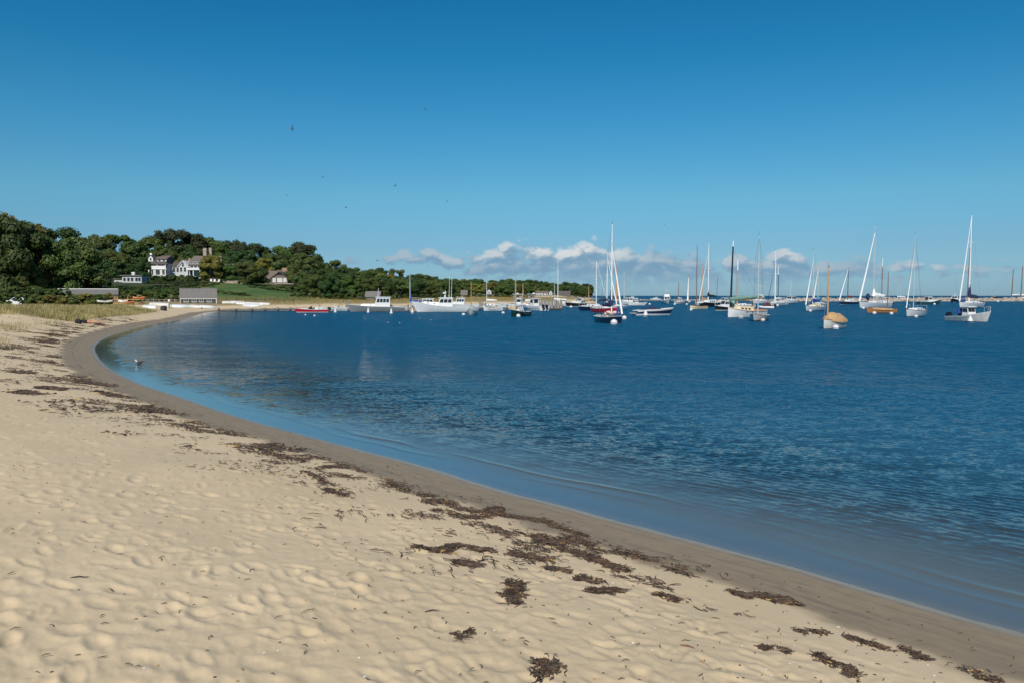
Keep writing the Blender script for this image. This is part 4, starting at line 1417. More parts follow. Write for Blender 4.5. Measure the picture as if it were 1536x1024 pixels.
mb = MB(); gable(mb, X(431), X(446), 2.0, 9, Z(432), Z(416.5), Z(407), 'x'); mb.build('right_wing', M['shingle_brown'], root)
mb = MB(); roof_slabs(mb, X(431), X(446), 2.0, 9, Z(416.5), Z(406.8), 'x', 0.3); mb.build('right_roof', M['shingle_brown'], root)
window(root, X(440), Z(420.4), 1.7, 1.7, 2.0, 'shade', nx=1)
B(root, 'deck', 'plank', ((X(432), 0.6, Z(426.2)), (X(446) - X(409), 3.6, 0.35)))
for px in (436, 444.5):
    B(root, 'deck_post', 'plank', ((X(px), -0.8, Z(430)), (0.3, 0.3, 2.2)))

# small grey shed at the edge of the marsh
D = 232
x, y, z = at(559, D)
root = thing('shed', 'small grey roofed shed among shrubs behind the grey cabin boat', 'shed', (x, y, z), 0)
X, Z = pxl(559, D, z)
mb = MB(); gable(mb, X(548), X(569), 0, 4, -0.3, Z(445.5), Z(438.2), 'x'); mb.build('wall', M['shingle_grey'], root)
mb = MB(); roof_slabs(mb, X(548), X(569), 0, 4, Z(445.5), Z(438), 'x', 0.25); mb.build('roof', M['shingle_lightgrey'], root)
B(root, 'annex', 'shingle_lightgrey', ((X(541), 1.5, Z(448)), (X(548) - X(534), 2.4, 1.0)))

# houses glimpsed far along the shore
for px, D, w, y0, y1, lab, rf in ((696, 420, 9, 436, 446, 'white gabled cottage among trees left of the far marsh', 'shingle_grey'), (709.5, 560, 4, 432, 435.5, 'tiny white house high in the trees above the marsh', 'shingle_grey'),
                              (733.5, 520, 7, 434, 440, 'bright white house end glimpsed above the small dock', 'shingle_grey'), (753.5, 520, 4, 438.5, 442, 'small white hut low in the trees left of the green catboat', 'shingle_grey'),
                              (813, 600, 18, 437, 442, 'long white house front behind the pier piles', 'shingle_brown'), (826, 600, 5, 436, 442, 'narrow white gable right of the long white house', 'shingle_grey'),
                              (846, 560, 19, 437, 449, 'dark grey shingled house with a broad roof beyond the pier', 'shingle_dark'), (862, 640, 3, 446, 449, 'pale cottage at the shore left of the black hulled yacht', 'shingle_grey')):
    x, y, z = at(px, D)
    root = thing('house', lab, 'house', (x, y, z), 0)
    X, Z = pxl(px, D, z)
    hw = w * D / F / 2
    big = rf == 'shingle_dark'
    ev = Z(y1 - (y1 - y0) * (0.25 if big else 0.45))
    ax = 'x' if w > 8 else 'y'
    mb = MB(); gable(mb, -hw, hw, 0, 6, min(-0.5, Z(y1)), ev, Z(y0) - 0.05, ax); mb.build('wall', M['shingle_grey'] if big else M['clapboard'], root)
    mb = MB(); roof_slabs(mb, -hw, hw, 0, 6, ev, Z(y0), ax, 0.3); mb.build('roof', M[rf], root)
    for k in range(1 if w < 8 else 4):
        xx = 0 if w < 8 else -hw * 0.75 + hw * 0.5 * k
        window(root, xx, ev - 0.9, 0.9, 1.1, 0, bars=0)

# white lawn chairs and a low stone wall at the top of the lawn
for k, px in enumerate((317, 322, 328)):
    x, y, z = at(px, 284)
    t_ = thing('lawn_chair', f'white lawn chair on the terrace above the lawn, {("first", "second", "third")[k]} from the big white house', 'chair', (x, y, z), 0.3 - 0.3 * k, 'white lawn chairs above the lawn')
    B(t_, 'seat', 'trim', ((0, 0, 0.4), (0.7, 0.7, 0.1)))
    B(t_, 'backrest', 'trim', ((0, 0.35, 0.8), (0.7, 0.08, 0.85)))
    for sx in (-0.3, 0.3):
        for sy in (-0.3, 0.3):
            B(t_, 'leg', 'trim', ((sx, sy, 0.15), (0.08, 0.08, 0.42)))
x, y, z = at(345, 286)
mb = MB()
for k in range(16):
    mb.box((-4.5 + k * 0.6, RT.uniform(-.05, .05), 0.35 + RT.uniform(-.04, .06)), (0.57, 0.5, 0.9 + RT.uniform(-.1, .1)), rz=RT.uniform(-.1, .1))
tag(mb.build('garden_wall', M['stone'], loc=(x, y, z)), 'low tan stone wall along the top of the lawn', 'garden wall')
# ------------------------------------------------------------------ boats: +X is the bow, z = 0 the waterline
class Hull:
    def __init__(s, L, B, Fb, Fs, Fm=None, draft=0.35, rake=0.25, srake=0.0, sw=0.65, full=2.2, maxt=0.45, boot=0.10, vee=0.45, ns=20):
        s.L, s.B, s.Fb, s.Fs, s.draft, s.rake, s.srake, s.sw, s.full, s.maxt, s.boot, s.vee, s.ns = L, B, Fb, Fs, draft, rake, srake, sw, full, maxt, boot, vee, ns
        s.Fm = Fm if Fm is not None else min(Fb, Fs) * 0.93

    def beam(s, t):
        if t < s.maxt:
            k = t / s.maxt
            return s.B / 2 * (s.sw + (1 - s.sw) * math.sin(k * math.pi / 2))
        k = (t - s.maxt) / (1 - s.maxt)
        return max(s.B / 2 * (1 - k ** s.full), 0.012)

    def sheer(s, t):
        if t > 0.4:
            return s.Fm + (s.Fb - s.Fm) * ((t - 0.4) / 0.6) ** 1.8
        return s.Fm + (s.Fs - s.Fm) * ((0.4 - t) / 0.4) ** 1.8

    def xz(s, t, z):
        x = -s.L / 2 + s.L * t
        x += s.rake * (max(z, -s.draft) / s.Fb) * t ** 5
        x -= s.srake * (z / s.Fs) * (1 - t) ** 5
        return x

    def pt(s, t, z, side=1):
        sh = s.sheer(t)
        u = max(0.0, min(1.0, (z + s.draft) / (sh + s.draft)))
        e = s.vee * (0.7 + 1.3 * t ** 3)
        return (s.xz(t, z), side * s.beam(t) * u ** e, z)

    def levels(s, t):
        sh = s.sheer(t)
        w = 0.06
        return [-s.draft, -s.draft * 0.45, 0.0, 0.025, s.boot] + [s.boot + (sh - w - s.boot) * k for k in (0.33, 0.66, 1.0)] + [sh]

    def build(s, parent, mats):
        mb = MB()
        prev = None
        ts = [1 - (1 - i / s.ns) ** 1.25 for i in range(s.ns + 1)]
        s.ts = ts
        nl = len(s.levels(0.5))
        rows = []
        for t in ts:
            lv = s.levels(t)
            ring = [s.pt(t, z, 1) for z in reversed(lv)] + [s.pt(t, z, -1) for z in lv]
            rows.append(ring)
        n = len(rows[0])
        band = [0, 0, 0, 1, 2, 2, 2, 3]
        fm = list(reversed(band)) + [0] + band
        vs = [p for r_ in rows for p in r_]
        for j in range(n - 1):
            fs = []
            for i in range(len(rows) - 1):
                a = i * n + j
                fs.append((a, a + 1, a + n + 1, a + n))
            mb.add([], [])
            mb.f += fs
            mb.mi += [fm[j]] * len(fs)
        mb.v = [tuple(p) for p in vs]
        # transom strips
        lv = s.levels(0.0)
        for k in range(nl - 1):
            a, b = nl - 1 - k, nl + k
            mb.f.append((a, a - 1, b + 1, b) if False else (a - 1, a, b, b + 1))
            mb.mi.append([0, 0, 0, 1, 2, 2, 2, 3][k])
        return mb.build('hull', mats, parent, smooth=True)

    def deck(s, parent, m, drop=0.04, t0=0.0, t1=1.0, name='deck', camber=0.05, inset=0.02):
        mb = MB()
        rows = []
        for t in s.ts:
            if t < t0 - 1e-6 or t > t1 + 1e-6:
                continue
            b = max(s.beam(t) - inset, 0.004)
            z = s.sheer(t) - drop
            x = s.xz(t, z)
            rows.append([(x, b * k, z + camber * (1 - k * k) * min(1, b)) for k in (-1, -0.6, 0, 0.6, 1)])
        mb.loft(rows, 0, cap=False, closed=False)
        return mb.build(name, m, parent, smooth=True)


def trunk_cabin(parent, H, t0, t1, h, m, name='cabin', wfrac=0.66, ports=0, glass='glass', hf=None, inset=0.84, maxw=9, porth=0.42, portv=0.42, roofm=None):
    """low coachroof that follows the plan of the hull"""
    hf = h * 0.7 if hf is None else hf
    ts = [t0 + (t1 - t0) * k / 5 for k in range(6)]
    bot, top = [], []
    for k, t in enumerate(ts):
        b = min(H.beam(t) * wfrac, maxw)
        z = H.sheer(t) - 0.06
        x = -H.L / 2 + H.L * t
        hh = h + (hf - h) * k / 5
        bot.append((x, b, z))
        xi = x + (0.10 * h if k == 0 else -0.35 * h if k == 5 else 0)
        top.append((xi, b * inset, z + hh))
    mb = MB()
    rows = []
    for q, p in zip(bot, top):
        rows.append([(q[0], -q[1], q[2]), (p[0], -p[1], p[2]), (p[0], -p[1] * 0.5, p[2] + 0.05), (p[0], p[1] * 0.5, p[2] + 0.05), (p[0], p[1], p[2]), (q[0], q[1], q[2])])
    mb.loft(rows, 0)
    c = mb.build(name, m, parent)
    for k in range(ports):
        i = min(4, 1 + int(k * 4 / max(1, ports)))
        for sd in (1, -1):
            q = [(bot[i][0], sd * bot[i][1], bot[i][2]), (bot[i + 1 if i < 5 else 5][0], sd * bot[i + 1][1], bot[i + 1][2]), (top[i + 1][0], sd * top[i + 1][1], top[i + 1][2]), (top[i][0], sd * top[i][1], top[i][2])]
            if sd == 1:
                q = [q[1], q[0], q[3], q[2]]
            MB().panel(q, 0.5 - 0.3, 0.5 + 0.3, portv - porth / 2 + 0.08, portv + porth / 2 + 0.08).build('window', M[glass], c)
    return c, top


def house_box(parent, H, t0, t1, h, m, wfrac=0.72, rake_f=0.35, rake_a=0.0, side_w=3, front_w=2, roof_m=None, over=0.18, z0=None, name='wheelhouse', glass='glass', aft_open=False, maxw=9):
    xa, xb = -H.L / 2 + H.L * t0, -H.L / 2 + H.L * t1
    ba, bb = min(H.beam(t0) * wfrac, maxw), min(H.beam(t1) * wfrac, maxw)
    bb = max(bb, ba * 0.8)
    z = (min(H.sheer(t0), H.sheer(t1)) - 0.08) if z0 is None else z0
    k = 0.94
    bot = [(xa, -ba, z), (xb, -bb, z), (xb, bb, z), (xa, ba, z)]
    top = [(xa + rake_a, -ba * k, z + h), (xb - rake_f, -bb * k, z + h), (xb - rake_f, bb * k, z + h), (xa + rake_a, ba * k, z + h)]
    mb = MB(); mb.loft([bot, top])
    c = mb.build(name, m, parent)
    sides = [[bot[0], bot[1], top[1], top[0]], [bot[2], bot[3], top[3], top[2]]]
    for q in sides:
        for j in range(side_w):
            a, b = 0.06 + 0.88 * j / side_w + 0.02, 0.06 + 0.88 * (j + 1) / side_w - 0.02
            MB().panel(q, a, b, 0.50, 0.88).build('window', M[glass], c)
    q = [bot[1], bot[2], top[2], top[1]]
    for j in range(front_w):
        a, b = 0.06 + 0.88 * j / front_w + 0.02, 0.06 + 0.88 * (j + 1) / front_w - 0.02
        MB().panel(q, a, b, 0.50, 0.88).build('window', M[glass], c)
    q = [bot[3], bot[0], top[0], top[3]]
    MB().panel(q, 0.15, 0.85, 0.15 if aft_open else 0.45, 0.9).build('window', M[glass], c)
    mb = MB()
    zt = z + h + 0.003
    mb.loft([[(xa + rake_a - over, -ba * k - 0.06, zt), (xb - rake_f + over * 1.3, -bb * k - 0.06, zt), (xb - rake_f + over * 1.3, bb * k + 0.06, zt), (xa + rake_a - over, ba * k + 0.06, zt)],
             [(xa + rake_a - over, -ba * k - 0.06, zt + 0.07), (xb - rake_f + over * 1.3, -bb * k - 0.06, zt + 0.07), (xb - rake_f + over * 1.3, bb * k + 0.06, zt + 0.07), (xa + rake_a - over, ba * k + 0.06, zt + 0.07)],
             [(xa + rake_a, -ba * k * .7, zt + 0.13), (xb - rake_f, -bb * k * .7, zt + 0.13), (xb - rake_f, bb * k * .7, zt + 0.13), (xa + rake_a, ba * k * .7, zt + 0.13)]])
    mb.build('cabin_roof', M[roof_m] if roof_m else m, parent)
    return c, (xa, xb, z + h + 0.13)


def place(px, py, head, xm=0.0, D=None):
    """root location so that the point xm ahead of the boat's middle is seen in photo column px; py is the waterline row"""
    if D is None:
        D = gp(px, py)[1]
    beta = math.atan2(px - 768, F)
    rz = math.radians(head) - beta
    ym = D + xm * math.sin(rz)
    xw = wx(px, ym, py) - xm * math.cos(rz)
    return (xw, D, 0.0), rz, D


def mast_and_rig(root, H, xm, top, base, mm, r, jib=None, jib_k=0.95, boom=None, cover=None, cover_r=0.16, boom_m=None, spread=1, rake=0.0, back=True, cover_up=0.5, tip=None, boom_up=0.0, jib_r=0.07, shroud=True, gaff=None, jib_x=None):
    xt = xm - rake
    mb = MB()
    mb.tube([(xm, 0, base), (xm + (xt - xm) * 0.5, 0, base + (top - base) * 0.5), (xt, 0, top)], [r, r * 0.95, r * 0.55], 8)
    ms = mb.build('mast', M[mm], root, smooth=True)
    if tip:
        MB().tube([(xt + rake * 0.06, 0, top - tip), (xt, 0, top + 0.01)], [r * 0.8, r * 0.62], 8).build('mast_tip', M['whitespar'], ms)
    else:
        b = MB(); b.box((xt, 0, top + 0.03), (0.22, 0.05, 0.06)); b.tube([(xt, 0, top), (xt + 0.12, 0, top + 0.35)], 0.012, 4); b.build('masthead_fitting', M['wire'], ms)
    xb, xs = H.xz(1, H.Fb) - 0.05, -H.L / 2 + 0.06
    wires = MB()
    lv = top - base
    hz = base + lv * jib_k
    xh = xm + (xt - xm) * jib_k
    bowx = xb if jib_x is None else jib_x
    wires.tube([(xh, 0, hz), (bowx, 0, H.Fb)], 0.010, 4)
    if back:
        wires.tube([(xt, 0, top), (xs, 0, H.Fs)], 0.010, 4)
    tm = (xm + H.L / 2) / H.L
    if shroud:
        for s in (1, -1):
            bb = H.beam(tm) * 0.93
            pts = [(xm - 0.12, s * bb, H.sheer(tm))]
            for k in range(spread):
                hh = base + lv * (k + 1) / (spread + 1) * (1.0 if spread > 1 else 1.05)
                wsp = min(bb * 0.62, 0.055 * lv) * (1 - 0.12 * k)
                pts.append((xm + (xt - xm) * (hh - base) / lv - 0.08, s * wsp, hh))
            pts.append((xh, 0, hz))
            wires.tube(pts, 0.010, 4)
    wires.build('rigging', M['wire'], root)
    if spread:
        sp = MB()
        for k in range(spread):
            hh = base + lv * (k + 1) / (spread + 1) * (1.0 if spread > 1 else 1.05)
            bb = H.beam(tm) * 0.93
            wsp = min(bb * 0.62, 0.055 * lv) * (1 - 0.12 * k)
            xx = xm + (xt - xm) * (hh - base) / lv
            sp.tube([(xx - 0.08, -wsp, hh), (xx, 0, hh + 0.02), (xx - 0.08, wsp, hh)], r * 0.33, 5)
        sp.build('spreader', M[mm if mm in ('alu', 'whitespar') else 'alu'], ms)
    if jib:
        n = 9
        pts = [(bowx + (xh - bowx) * k / n - 0.04 * math.sin(math.pi * k / n), 0, H.Fb + 0.12 + (hz - 0.25 - H.Fb) * k / n) for k in range(n + 1)]
        MB().tube(pts, [jib_r * (1.25 - 0.9 * k / n) for k in range(n + 1)], 6).build('furled_jib', M[jib], root, smooth=True)
    if boom:
        zb = base + 0.0
        mb = MB(); mb.tube([(xm - 0.05, 0, zb), (xm - boom, 0, zb + boom_up)], [0.05, 0.04], 6)
        bo = mb.build('boom', M[boom_m or (mm if mm != 'black' else 'varnish')], root, smooth=True)
        if cover:
            RR = random.Random(int(abs(top * 977)))
            n = 10
            pts, rad = [], []
            for k in range(n + 1):
                u = k / n
                pts.append((xm + 0.06 - (boom + 0.02) * u, 0, zb + 0.10 + boom_up * u + cover_r * 0.8 * (1 - u) + 0.03 * math.sin(u * 14)))
                rad.append(cover_r * (1.15 - 0.60 * u) * RR.uniform(0.9, 1.1) * (0.6 if k in (0, n) else 1))
            mb = MB(); mb.tube(pts, rad, 9, flat=1.5)
            if cover_up > 0:
                mb.tube([(xm - 0.05, 0, zb + 0.1), (xm - 0.12, 0, zb + cover_up * 0.6), (xm - 0.06, 0, zb + cover_up * 1.15)], [cover_r * 1.35, cover_r * 0.95, r * 1.05], 9)
            mb.build('sail_cover', M[cover], root, smooth=True)
    return ms


def cockpit(root, H, t0, t1, m='offwhite', w=0.55):
    mb = MB()
    xa, xb = -H.L / 2 + H.L * t0, -H.L / 2 + H.L * t1
    z = max(H.sheer(t0), H.sheer(t1)) + 0.02
    wa, wb = H.beam(t0) * w, H.beam(t1) * w
    for s in (1, -1):
        mb.loft([[(xa, s * wa, z - 0.12), (xa, s * (wa + 0.06), z - 0.12), (xa, s * (wa + 0.04), z + 0.12), (xa, s * wa, z + 0.12)], [(xb, s * wb, z - 0.12), (xb, s * (wb + 0.06), z - 0.12), (xb, s * (wb + 0.04), z + 0.16), (xb, s * wb, z + 0.16)]])
    mb.build('coaming', M[m], root)
    f = MB()
    f.loft([[(xa, -wa, z - 0.02), (xa, wa, z - 0.02)], [(xb, -wb, z - 0.02), (xb, wb, z - 0.02)]], closed=False, cap=False)
    f.build('cockpit_floor', M['plank'], root)


def rails(root, H, h=0.55, both=True):
    mb = MB()
    for t in (0.99, 0.92):
        for s in (1, -1):
            b = H.beam(t)
            mb.tube([(H.xz(t, H.sheer(t)) - 0.03, s * b * 0.9, H.sheer(t)), (H.xz(t, H.sheer(t)) - 0.03, s * b * 0.9, H.sheer(t) + h)], 0.014, 4)
    b2 = H.beam(0.92) * 0.9
    mb.tube([(H.xz(0.92, 0) , b2, H.sheer(.92) + h), (H.xz(0.99, H.Fb) + 0.04, 0, H.Fb + h), (H.xz(0.92, 0), -b2, H.sheer(.92) + h)], 0.016, 4)
    if both:
        b = H.beam(0.02) * 0.92
        x = -H.L / 2 + 0.05
        for s in (1, -1):
            mb.tube([(x, s * b, H.Fs), (x, s * b, H.Fs + h)], 0.014, 4)
            mb.tube([(x, s * b, H.Fs + h), (x + H.L * 0.12, s * H.beam(0.14) * 0.95, H.sheer(.14) + h * 0.95)], 0.014, 4)
        mb.tube([(x, b, H.Fs + h), (x, -b, H.Fs + h)], 0.014, 4)
    mb.build('pulpit_rail', M['alu'], root)


def sloop(label, px, py, L, B, head, hull, top, mast='alu', mt=0.58, Fb=0.9, Fs=0.75, bottom='antifoul', boot='white', rail='white', deckm='offwhite', cab=(0.30, 0.66, 0.42), cabm='white', ports=2, jib='sail', jib_k=0.95, jib_r=0.07,
          boom=None, cover=None, cover_r=0.16, r=0.065, spread=1, name='sailboat', cat='sailboat', group=None, rake=0.35, srake=0.2, sw=0.6, full=2.1, mrake=0.0, D=None, rail_on=True, boomh=None, cover_up=0.6, tip=None, cp=(0.04, 0.28), vee=0.42, back=True, boom_m=None, shroud=True, jib_x=None):
    H = Hull(L, B, Fb, Fs, rake=rake, srake=srake, sw=sw, full=full, boot=0.09, vee=vee)
    xm = -L / 2 + L * mt
    loc, rz, D = place(px, py, head, xm, D)
    root = thing(name, label, cat, loc, rz, group)
    H.build(root, [M[bottom], M[boot], M[hull], M[rail]])
    H.deck(root, M[deckm])
    ch = 0
    if cab:
        trunk_cabin(root, H, cab[0], cab[1], cab[2], M[cabm], ports=ports)
        ch = cab[2]
    if cp:
        cockpit(root, H, cp[0], cp[1])
    zb = H.sheer(mt) + (boomh if boomh is not None else ch * 0.8 + 0.55)
    # mast stands on the deck or roof; the boom and its cover start at the gooseneck
    zt = wz(top, D + xm * math.sin(rz))
    foot = MB(); foot.tube([(xm, 0, H.sheer(mt) - 0.1), (xm, 0, zb)], r, 8); foot.build('mast_foot', M[mast], root, smooth=True)
    mast_and_rig(root, H, xm, zt, zb, mast, r, jib, jib_k, boom, cover, cover_r, boom_m, spread, mrake, back, cover_up, tip, 0.05, jib_r, shroud, jib_x=jib_x)
    if rail_on:
        rails(root, H)
    return root, H, zb


def antenna(root, x, y, z0, z1, r=0.02, m='whitespar', name='antenna'):
    MB().tube([(x, y, z0), (x - 0.12, y, z1)], [r, r * 0.6], 5).build(name, M[m], root)


def motoryacht(label, px, py, L, B, head, hull='white', Fb=1.5, Fs=0.8, cabm='white', house=(0.36, 0.62, 1.5), trunk=(0.60, 0.86, 0.55), wfrac=0.74, bottom='antifoul', boot='white', rail='white', roof=None, ants=(), radar=False, side_w=3, D=None, name='motorboat', cat='motorboat', group=None, rake=0.8, full=2.3,
               deckm='offwhite', sw=0.86, flybridge=False, rail_on=True, mastm=None, Fm=None, hardtop=None, fishing=False):
    H = Hull(L, B, Fb, Fs, Fm=Fm, rake=rake, sw=sw, full=full, vee=0.32, boot=0.12)
    loc, rz, D = place(px, py, head, 0, D)
    root = thing(name, label, cat, loc, rz, group)
    H.build(root, [M[bottom], M[boot], M[hull], M[rail]])
    H.deck(root, M[deckm])
    zt = H.sheer(0.5)
    if trunk:
        trunk_cabin(root, H, trunk[0], trunk[1], trunk[2], M[cabm], wfrac=0.66, ports=2, name='trunk_cabin', hf=trunk[2] * 0.5, porth=0.3)
    if house:
        c, (xa, xb, zt) = house_box(root, H, house[0], house[1], house[2], M[cabm], wfrac, rake_f=house[2] * 0.3, side_w=side_w, roof_m=roof)
        if hardtop:
            mb = MB(); xh = -L / 2 + L * hardtop; w_ = H.beam(hardtop) * wfrac
            mb.box(((xa + xh) / 2, 0, zt - 0.08), (xa - xh + 0.3, 2 * w_, 0.08))
            mb.build('hardtop', M[roof or 'white'], root)
            for s in (1, -1):
                MB().tube([(xh + 0.1, s * w_ * 0.92, H.sheer(hardtop) - 0.05), (xh + 0.1, s * w_ * 0.92, zt - 0.1)], 0.03, 6).build('hardtop_post', M['alu'], root)
        if radar:
            mb = MB(); mb.tube([((xa + xb) / 2, 0, zt - 0.05), ((xa + xb) / 2 - 0.1, 0, zt + 1.0)], [0.14, 0.08], 6); mb.build('radar_mast', M['white'], root)
            mb = MB(); mb.lathe([(0.02, 0), (0.30, 0.02), (0.32, 0.12), (0.25, 0.22), (0.02, 0.25)], 12, c=((xa + xb) / 2 + 0.05, 0, zt + 0.55)); mb.build('radar_dome', M['white'], root)
        if flybridge:
            mb = MB(); w_ = H.beam(house[0]) * wfrac * 0.85
            mb.loft([[(xa + 0.1, -w_, zt - 0.06), (xb - 0.6, -w_ * .9, zt - 0.06), (xb - 0.6, w_ * .9, zt - 0.06), (xa + 0.1, w_, zt - 0.06)], [(xa + 0.1, -w_, zt + 0.6), (xb - 0.9, -w_ * .85, zt + 0.65), (xb - 0.9, w_ * .85, zt + 0.65), (xa + 0.1, w_, zt + 0.6)]]); mb.build('flybridge', M['white'], root)
            for sx in (xa + 0.2, xb - 0.9):
                for s in (1, -1):
                    MB().tube([(sx, s * w_ * 0.8, zt + 0.5), (sx, s * w_ * 0.8, zt + 1.75)], 0.025, 5).build('top_post', M['alu'], root)
            mb = MB(); mb.box(((xa + xb) / 2 - 0.3, 0, zt + 1.8), (xb - xa - 0.5, w_ * 1.9, 0.09)); mb.build('flybridge_top', M['white'], root)
    for (fx, fy, topz, m_) in ants:
        antenna(root, -L / 2 + L * fx, fy, zt - 0.1, wz(topz, D), 0.03, m_)
    if rail_on:
        rails(root, H, 0.6, False)
    return root, H, zt


def small_open(label, px, py, L, B, head, hull, cover=None, Fb=0.75, Fs=0.55, bottom='antifoul', boot='white', rail='varnish', mast=None, mt=0.70, top=None, r=0.05, name='catboat', cat='sailboat', D=None, group=None, cover_h=0.55, ridge=(0.05, 0.85), mast_m='spruce', sw=0.62, full=2.4, rake=0.06,
               inner='offwhite', spread=0, anchor_px='mast', boom=None, boomcover=None, jib=None, cover_prof=None):
    H = Hull(L, B, Fb, Fs, rake=rake, sw=sw, full=full, draft=0.25, vee=0.4, boot=0.06)
    xm = (-L / 2 + L * mt) if (mast and anchor_px == 'mast') else 0
    loc, rz, D = place(px, py, head, xm, D)
    root = thing(name, label, cat, loc, rz, group)
    H.build(root, [M[bottom], M[boot], M[hull], M[rail]])
    if cover:
        mb = MB()
        rows = []
        ts = [i / 12 for i in range(13)]
        RR = random.Random(int(px))
        for t in ts:
            if t < ridge[0] or t > ridge[1]:
                continue
            b = H.beam(t) * 1.05
            sh = H.sheer(t)
            k = (t - ridge[0]) / (ridge[1] - ridge[0])
            hh = cover_h * (0.30 + 0.70 * math.sin(min(1.0, k * 1.0) * math.pi) ** 0.6) if cover_prof is None else float(np.interp(k, [a for a, _ in cover_prof], [c for _, c in cover_prof]))
            hh *= RR.uniform(0.92, 1.06)
            x = H.xz(t, sh)
            rows.append([(x, -b, sh - 0.12), (x, -b * 1.01, sh + 0.02), (x, -b * 0.62, sh + hh * 0.58), (x, -b * 0.12, sh + hh), (x, b * 0.12, sh + hh), (x, b * 0.62, sh + hh * 0.58), (x, b * 1.01, sh + 0.02), (x, b, sh - 0.12)])
        mb.loft(rows, 0, cap=True)
        mb.build('canvas_cover', M[cover], root, smooth=True)
        H.deck(root, M[inner], t0=ridge[1] - 0.12, name='foredeck')
    else:
        H.deck(root, M[inner], drop=0.28, name='floor', inset=0.06)
        mb = MB()
        for t in (0.25, 0.5, 0.72):
            mb.box((-L / 2 + L * t, 0, H.sheer(t) - 0.15), (0.2, 2 * H.beam(t) - 0.06, 0.04))
        mb.build('thwart', M['varnish'], root)
        H.deck(root, M[inner], t0=0.80, name='foredeck')
    if mast:
        zt = wz(top, D)
        base = H.sheer(mt) - 0.1
        mast_and_rig(root, H, -L / 2 + L * mt, zt, base + 0.0, mast_m, r, jib, 0.8, None, None, spread=spread, back=False, tip=None, shroud=spread > 0)
        if boom:
            x0 = -L / 2 + L * mt
            mb = MB(); mb.tube([(x0, 0, base + 0.7), (x0 - boom, 0, base + 0.75)], [0.035, 0.03], 6); mb.build('boom', M[mast_m], root)
            if boomcover:
                mb = MB(); mb.tube([(x0 - boom * k / 6, 0, base + 0.78 + 0.02 * math.sin(k * 3)) for k in range(7)], [0.06, 0.13, 0.12, 0.13, 0.11, 0.09, 0.04], 7, flat=1.3); mb.build('sail_cover', M[boomcover], root, smooth=True)
    return root, H


def outboard(root, x, y, z):
    mb = MB()
    mb.loft([[(x - 0.34, y - 0.16, z + 0.25), (x + 0.12, y - 0.16, z + 0.25), (x + 0.12, y + 0.16, z + 0.25), (x - 0.34, y + 0.16, z + 0.25)], [(x - 0.40, y - 0.18, z + 0.5), (x + 0.14, y - 0.18, z + 0.5), (x + 0.14, y + 0.18, z + 0.5), (x - 0.40, y + 0.18, z + 0.5)],
             [(x - 0.30, y - 0.14, z + 0.72), (x + 0.08, y - 0.14, z + 0.76), (x + 0.08, y + 0.14, z + 0.76), (x - 0.30, y + 0.14, z + 0.72)]])
    mb.box((x - 0.1, y, z - 0.1), (0.16, 0.1, 0.75))
    return mb.build('outboard_motor', M['engine'], root)


# --- the near row of moored boats, left to right
# green hulled catboat by the pier
root, H = small_open('dark green catboat with tall varnished mast and white deck, by the pier', 773.5, 474.6, 4.0, 1.6, 238, 'green', None, 0.95, 0.65, mast=True, mt=0.74, top=409, r=0.075, rail='white', boot='green', sw=0.75, boom=2.5, boomcover='sail', mast_m='spruce', D=101)
trunk_cabin(root, H, 0.42, 0.70, 0.35, M['white'], ports=2, wfrac=0.6)
# small covered catboat off the lobster yacht's stern
small_open('small white catboat under a grey green cover, off the lobster yacht stern', 706.8, 472.6, 3.1, 1.35, 256, 'offwhite', 'greycloth', 0.85, 0.6, mast=True, mt=0.72, top=424, r=0.065, rail='brownmast', cover_h=0.7, ridge=(0.0, 0.92), mast_m='spruce', D=108)

# navy sloop with round white mooring ball
root, H, zb = sloop('navy sloop with white mast, blue sail cover and round white mooring ball at its side', 917.2, 486.0, 6.0, 1.65, 291, 'navy', 336, 'whitespar', 0.60, 0.78, 0.62, bottom='antifoul', boot='antifoul', cab=(0.46, 0.70, 0.24), cabm='pinksail', ports=0, jib='sail', jib_k=0.78,
                   boom=2.6, cover='navycloth', cover_r=0.15, r=0.06, spread=1, D=77, cover_up=1.4, boomh=0.95, rail_on=False, jib_r=0.075, boom_m='alu')
mb = MB()
RB = random.Random(4)
for k in range(9):
    mb.ball((0.5 + RB.uniform(-.6, 1.0), RB.uniform(-.4, .4), 0.84 + RB.uniform(-.02, .22)), (RB.uniform(.2, .42), RB.uniform(.15, .35), RB.uniform(.10, .2)), nu=8, nv=5)
mb.build('folded_sail', M['pinksail'], root, smooth=True)
MB().tube([(2.2, -0.1, 0.75), (2.3, 0, 1.6)], 0.09, 6).build('blue_jib_bag', M['bluecloth'], root)
# red sloop behind it, and the dark sloop behind that
sloop('bright red sloop with white mast and navy sail cover, behind the navy sloop', 910.3, 470.3, 6.6, 2.0, 300, 'red', 378, 'whitespar', 0.60, 0.95, 0.8, boot='white', cab=(0.30, 0.62, 0.42), jib='sail', jib_k=0.95, boom=2.6, cover='navycloth', r=0.07, D=119, boomh=1.0)
sloop('dark blue sloop with bare white mast, left of the red sloop', 894.3, 466.5, 6.6, 2.1, 312, 'navy', 391, 'whitespar', 0.58, 0.95, 0.8, boot='antiblue', cab=(0.30, 0.66, 0.5), jib=None, boom=None, r=0.07, D=139)

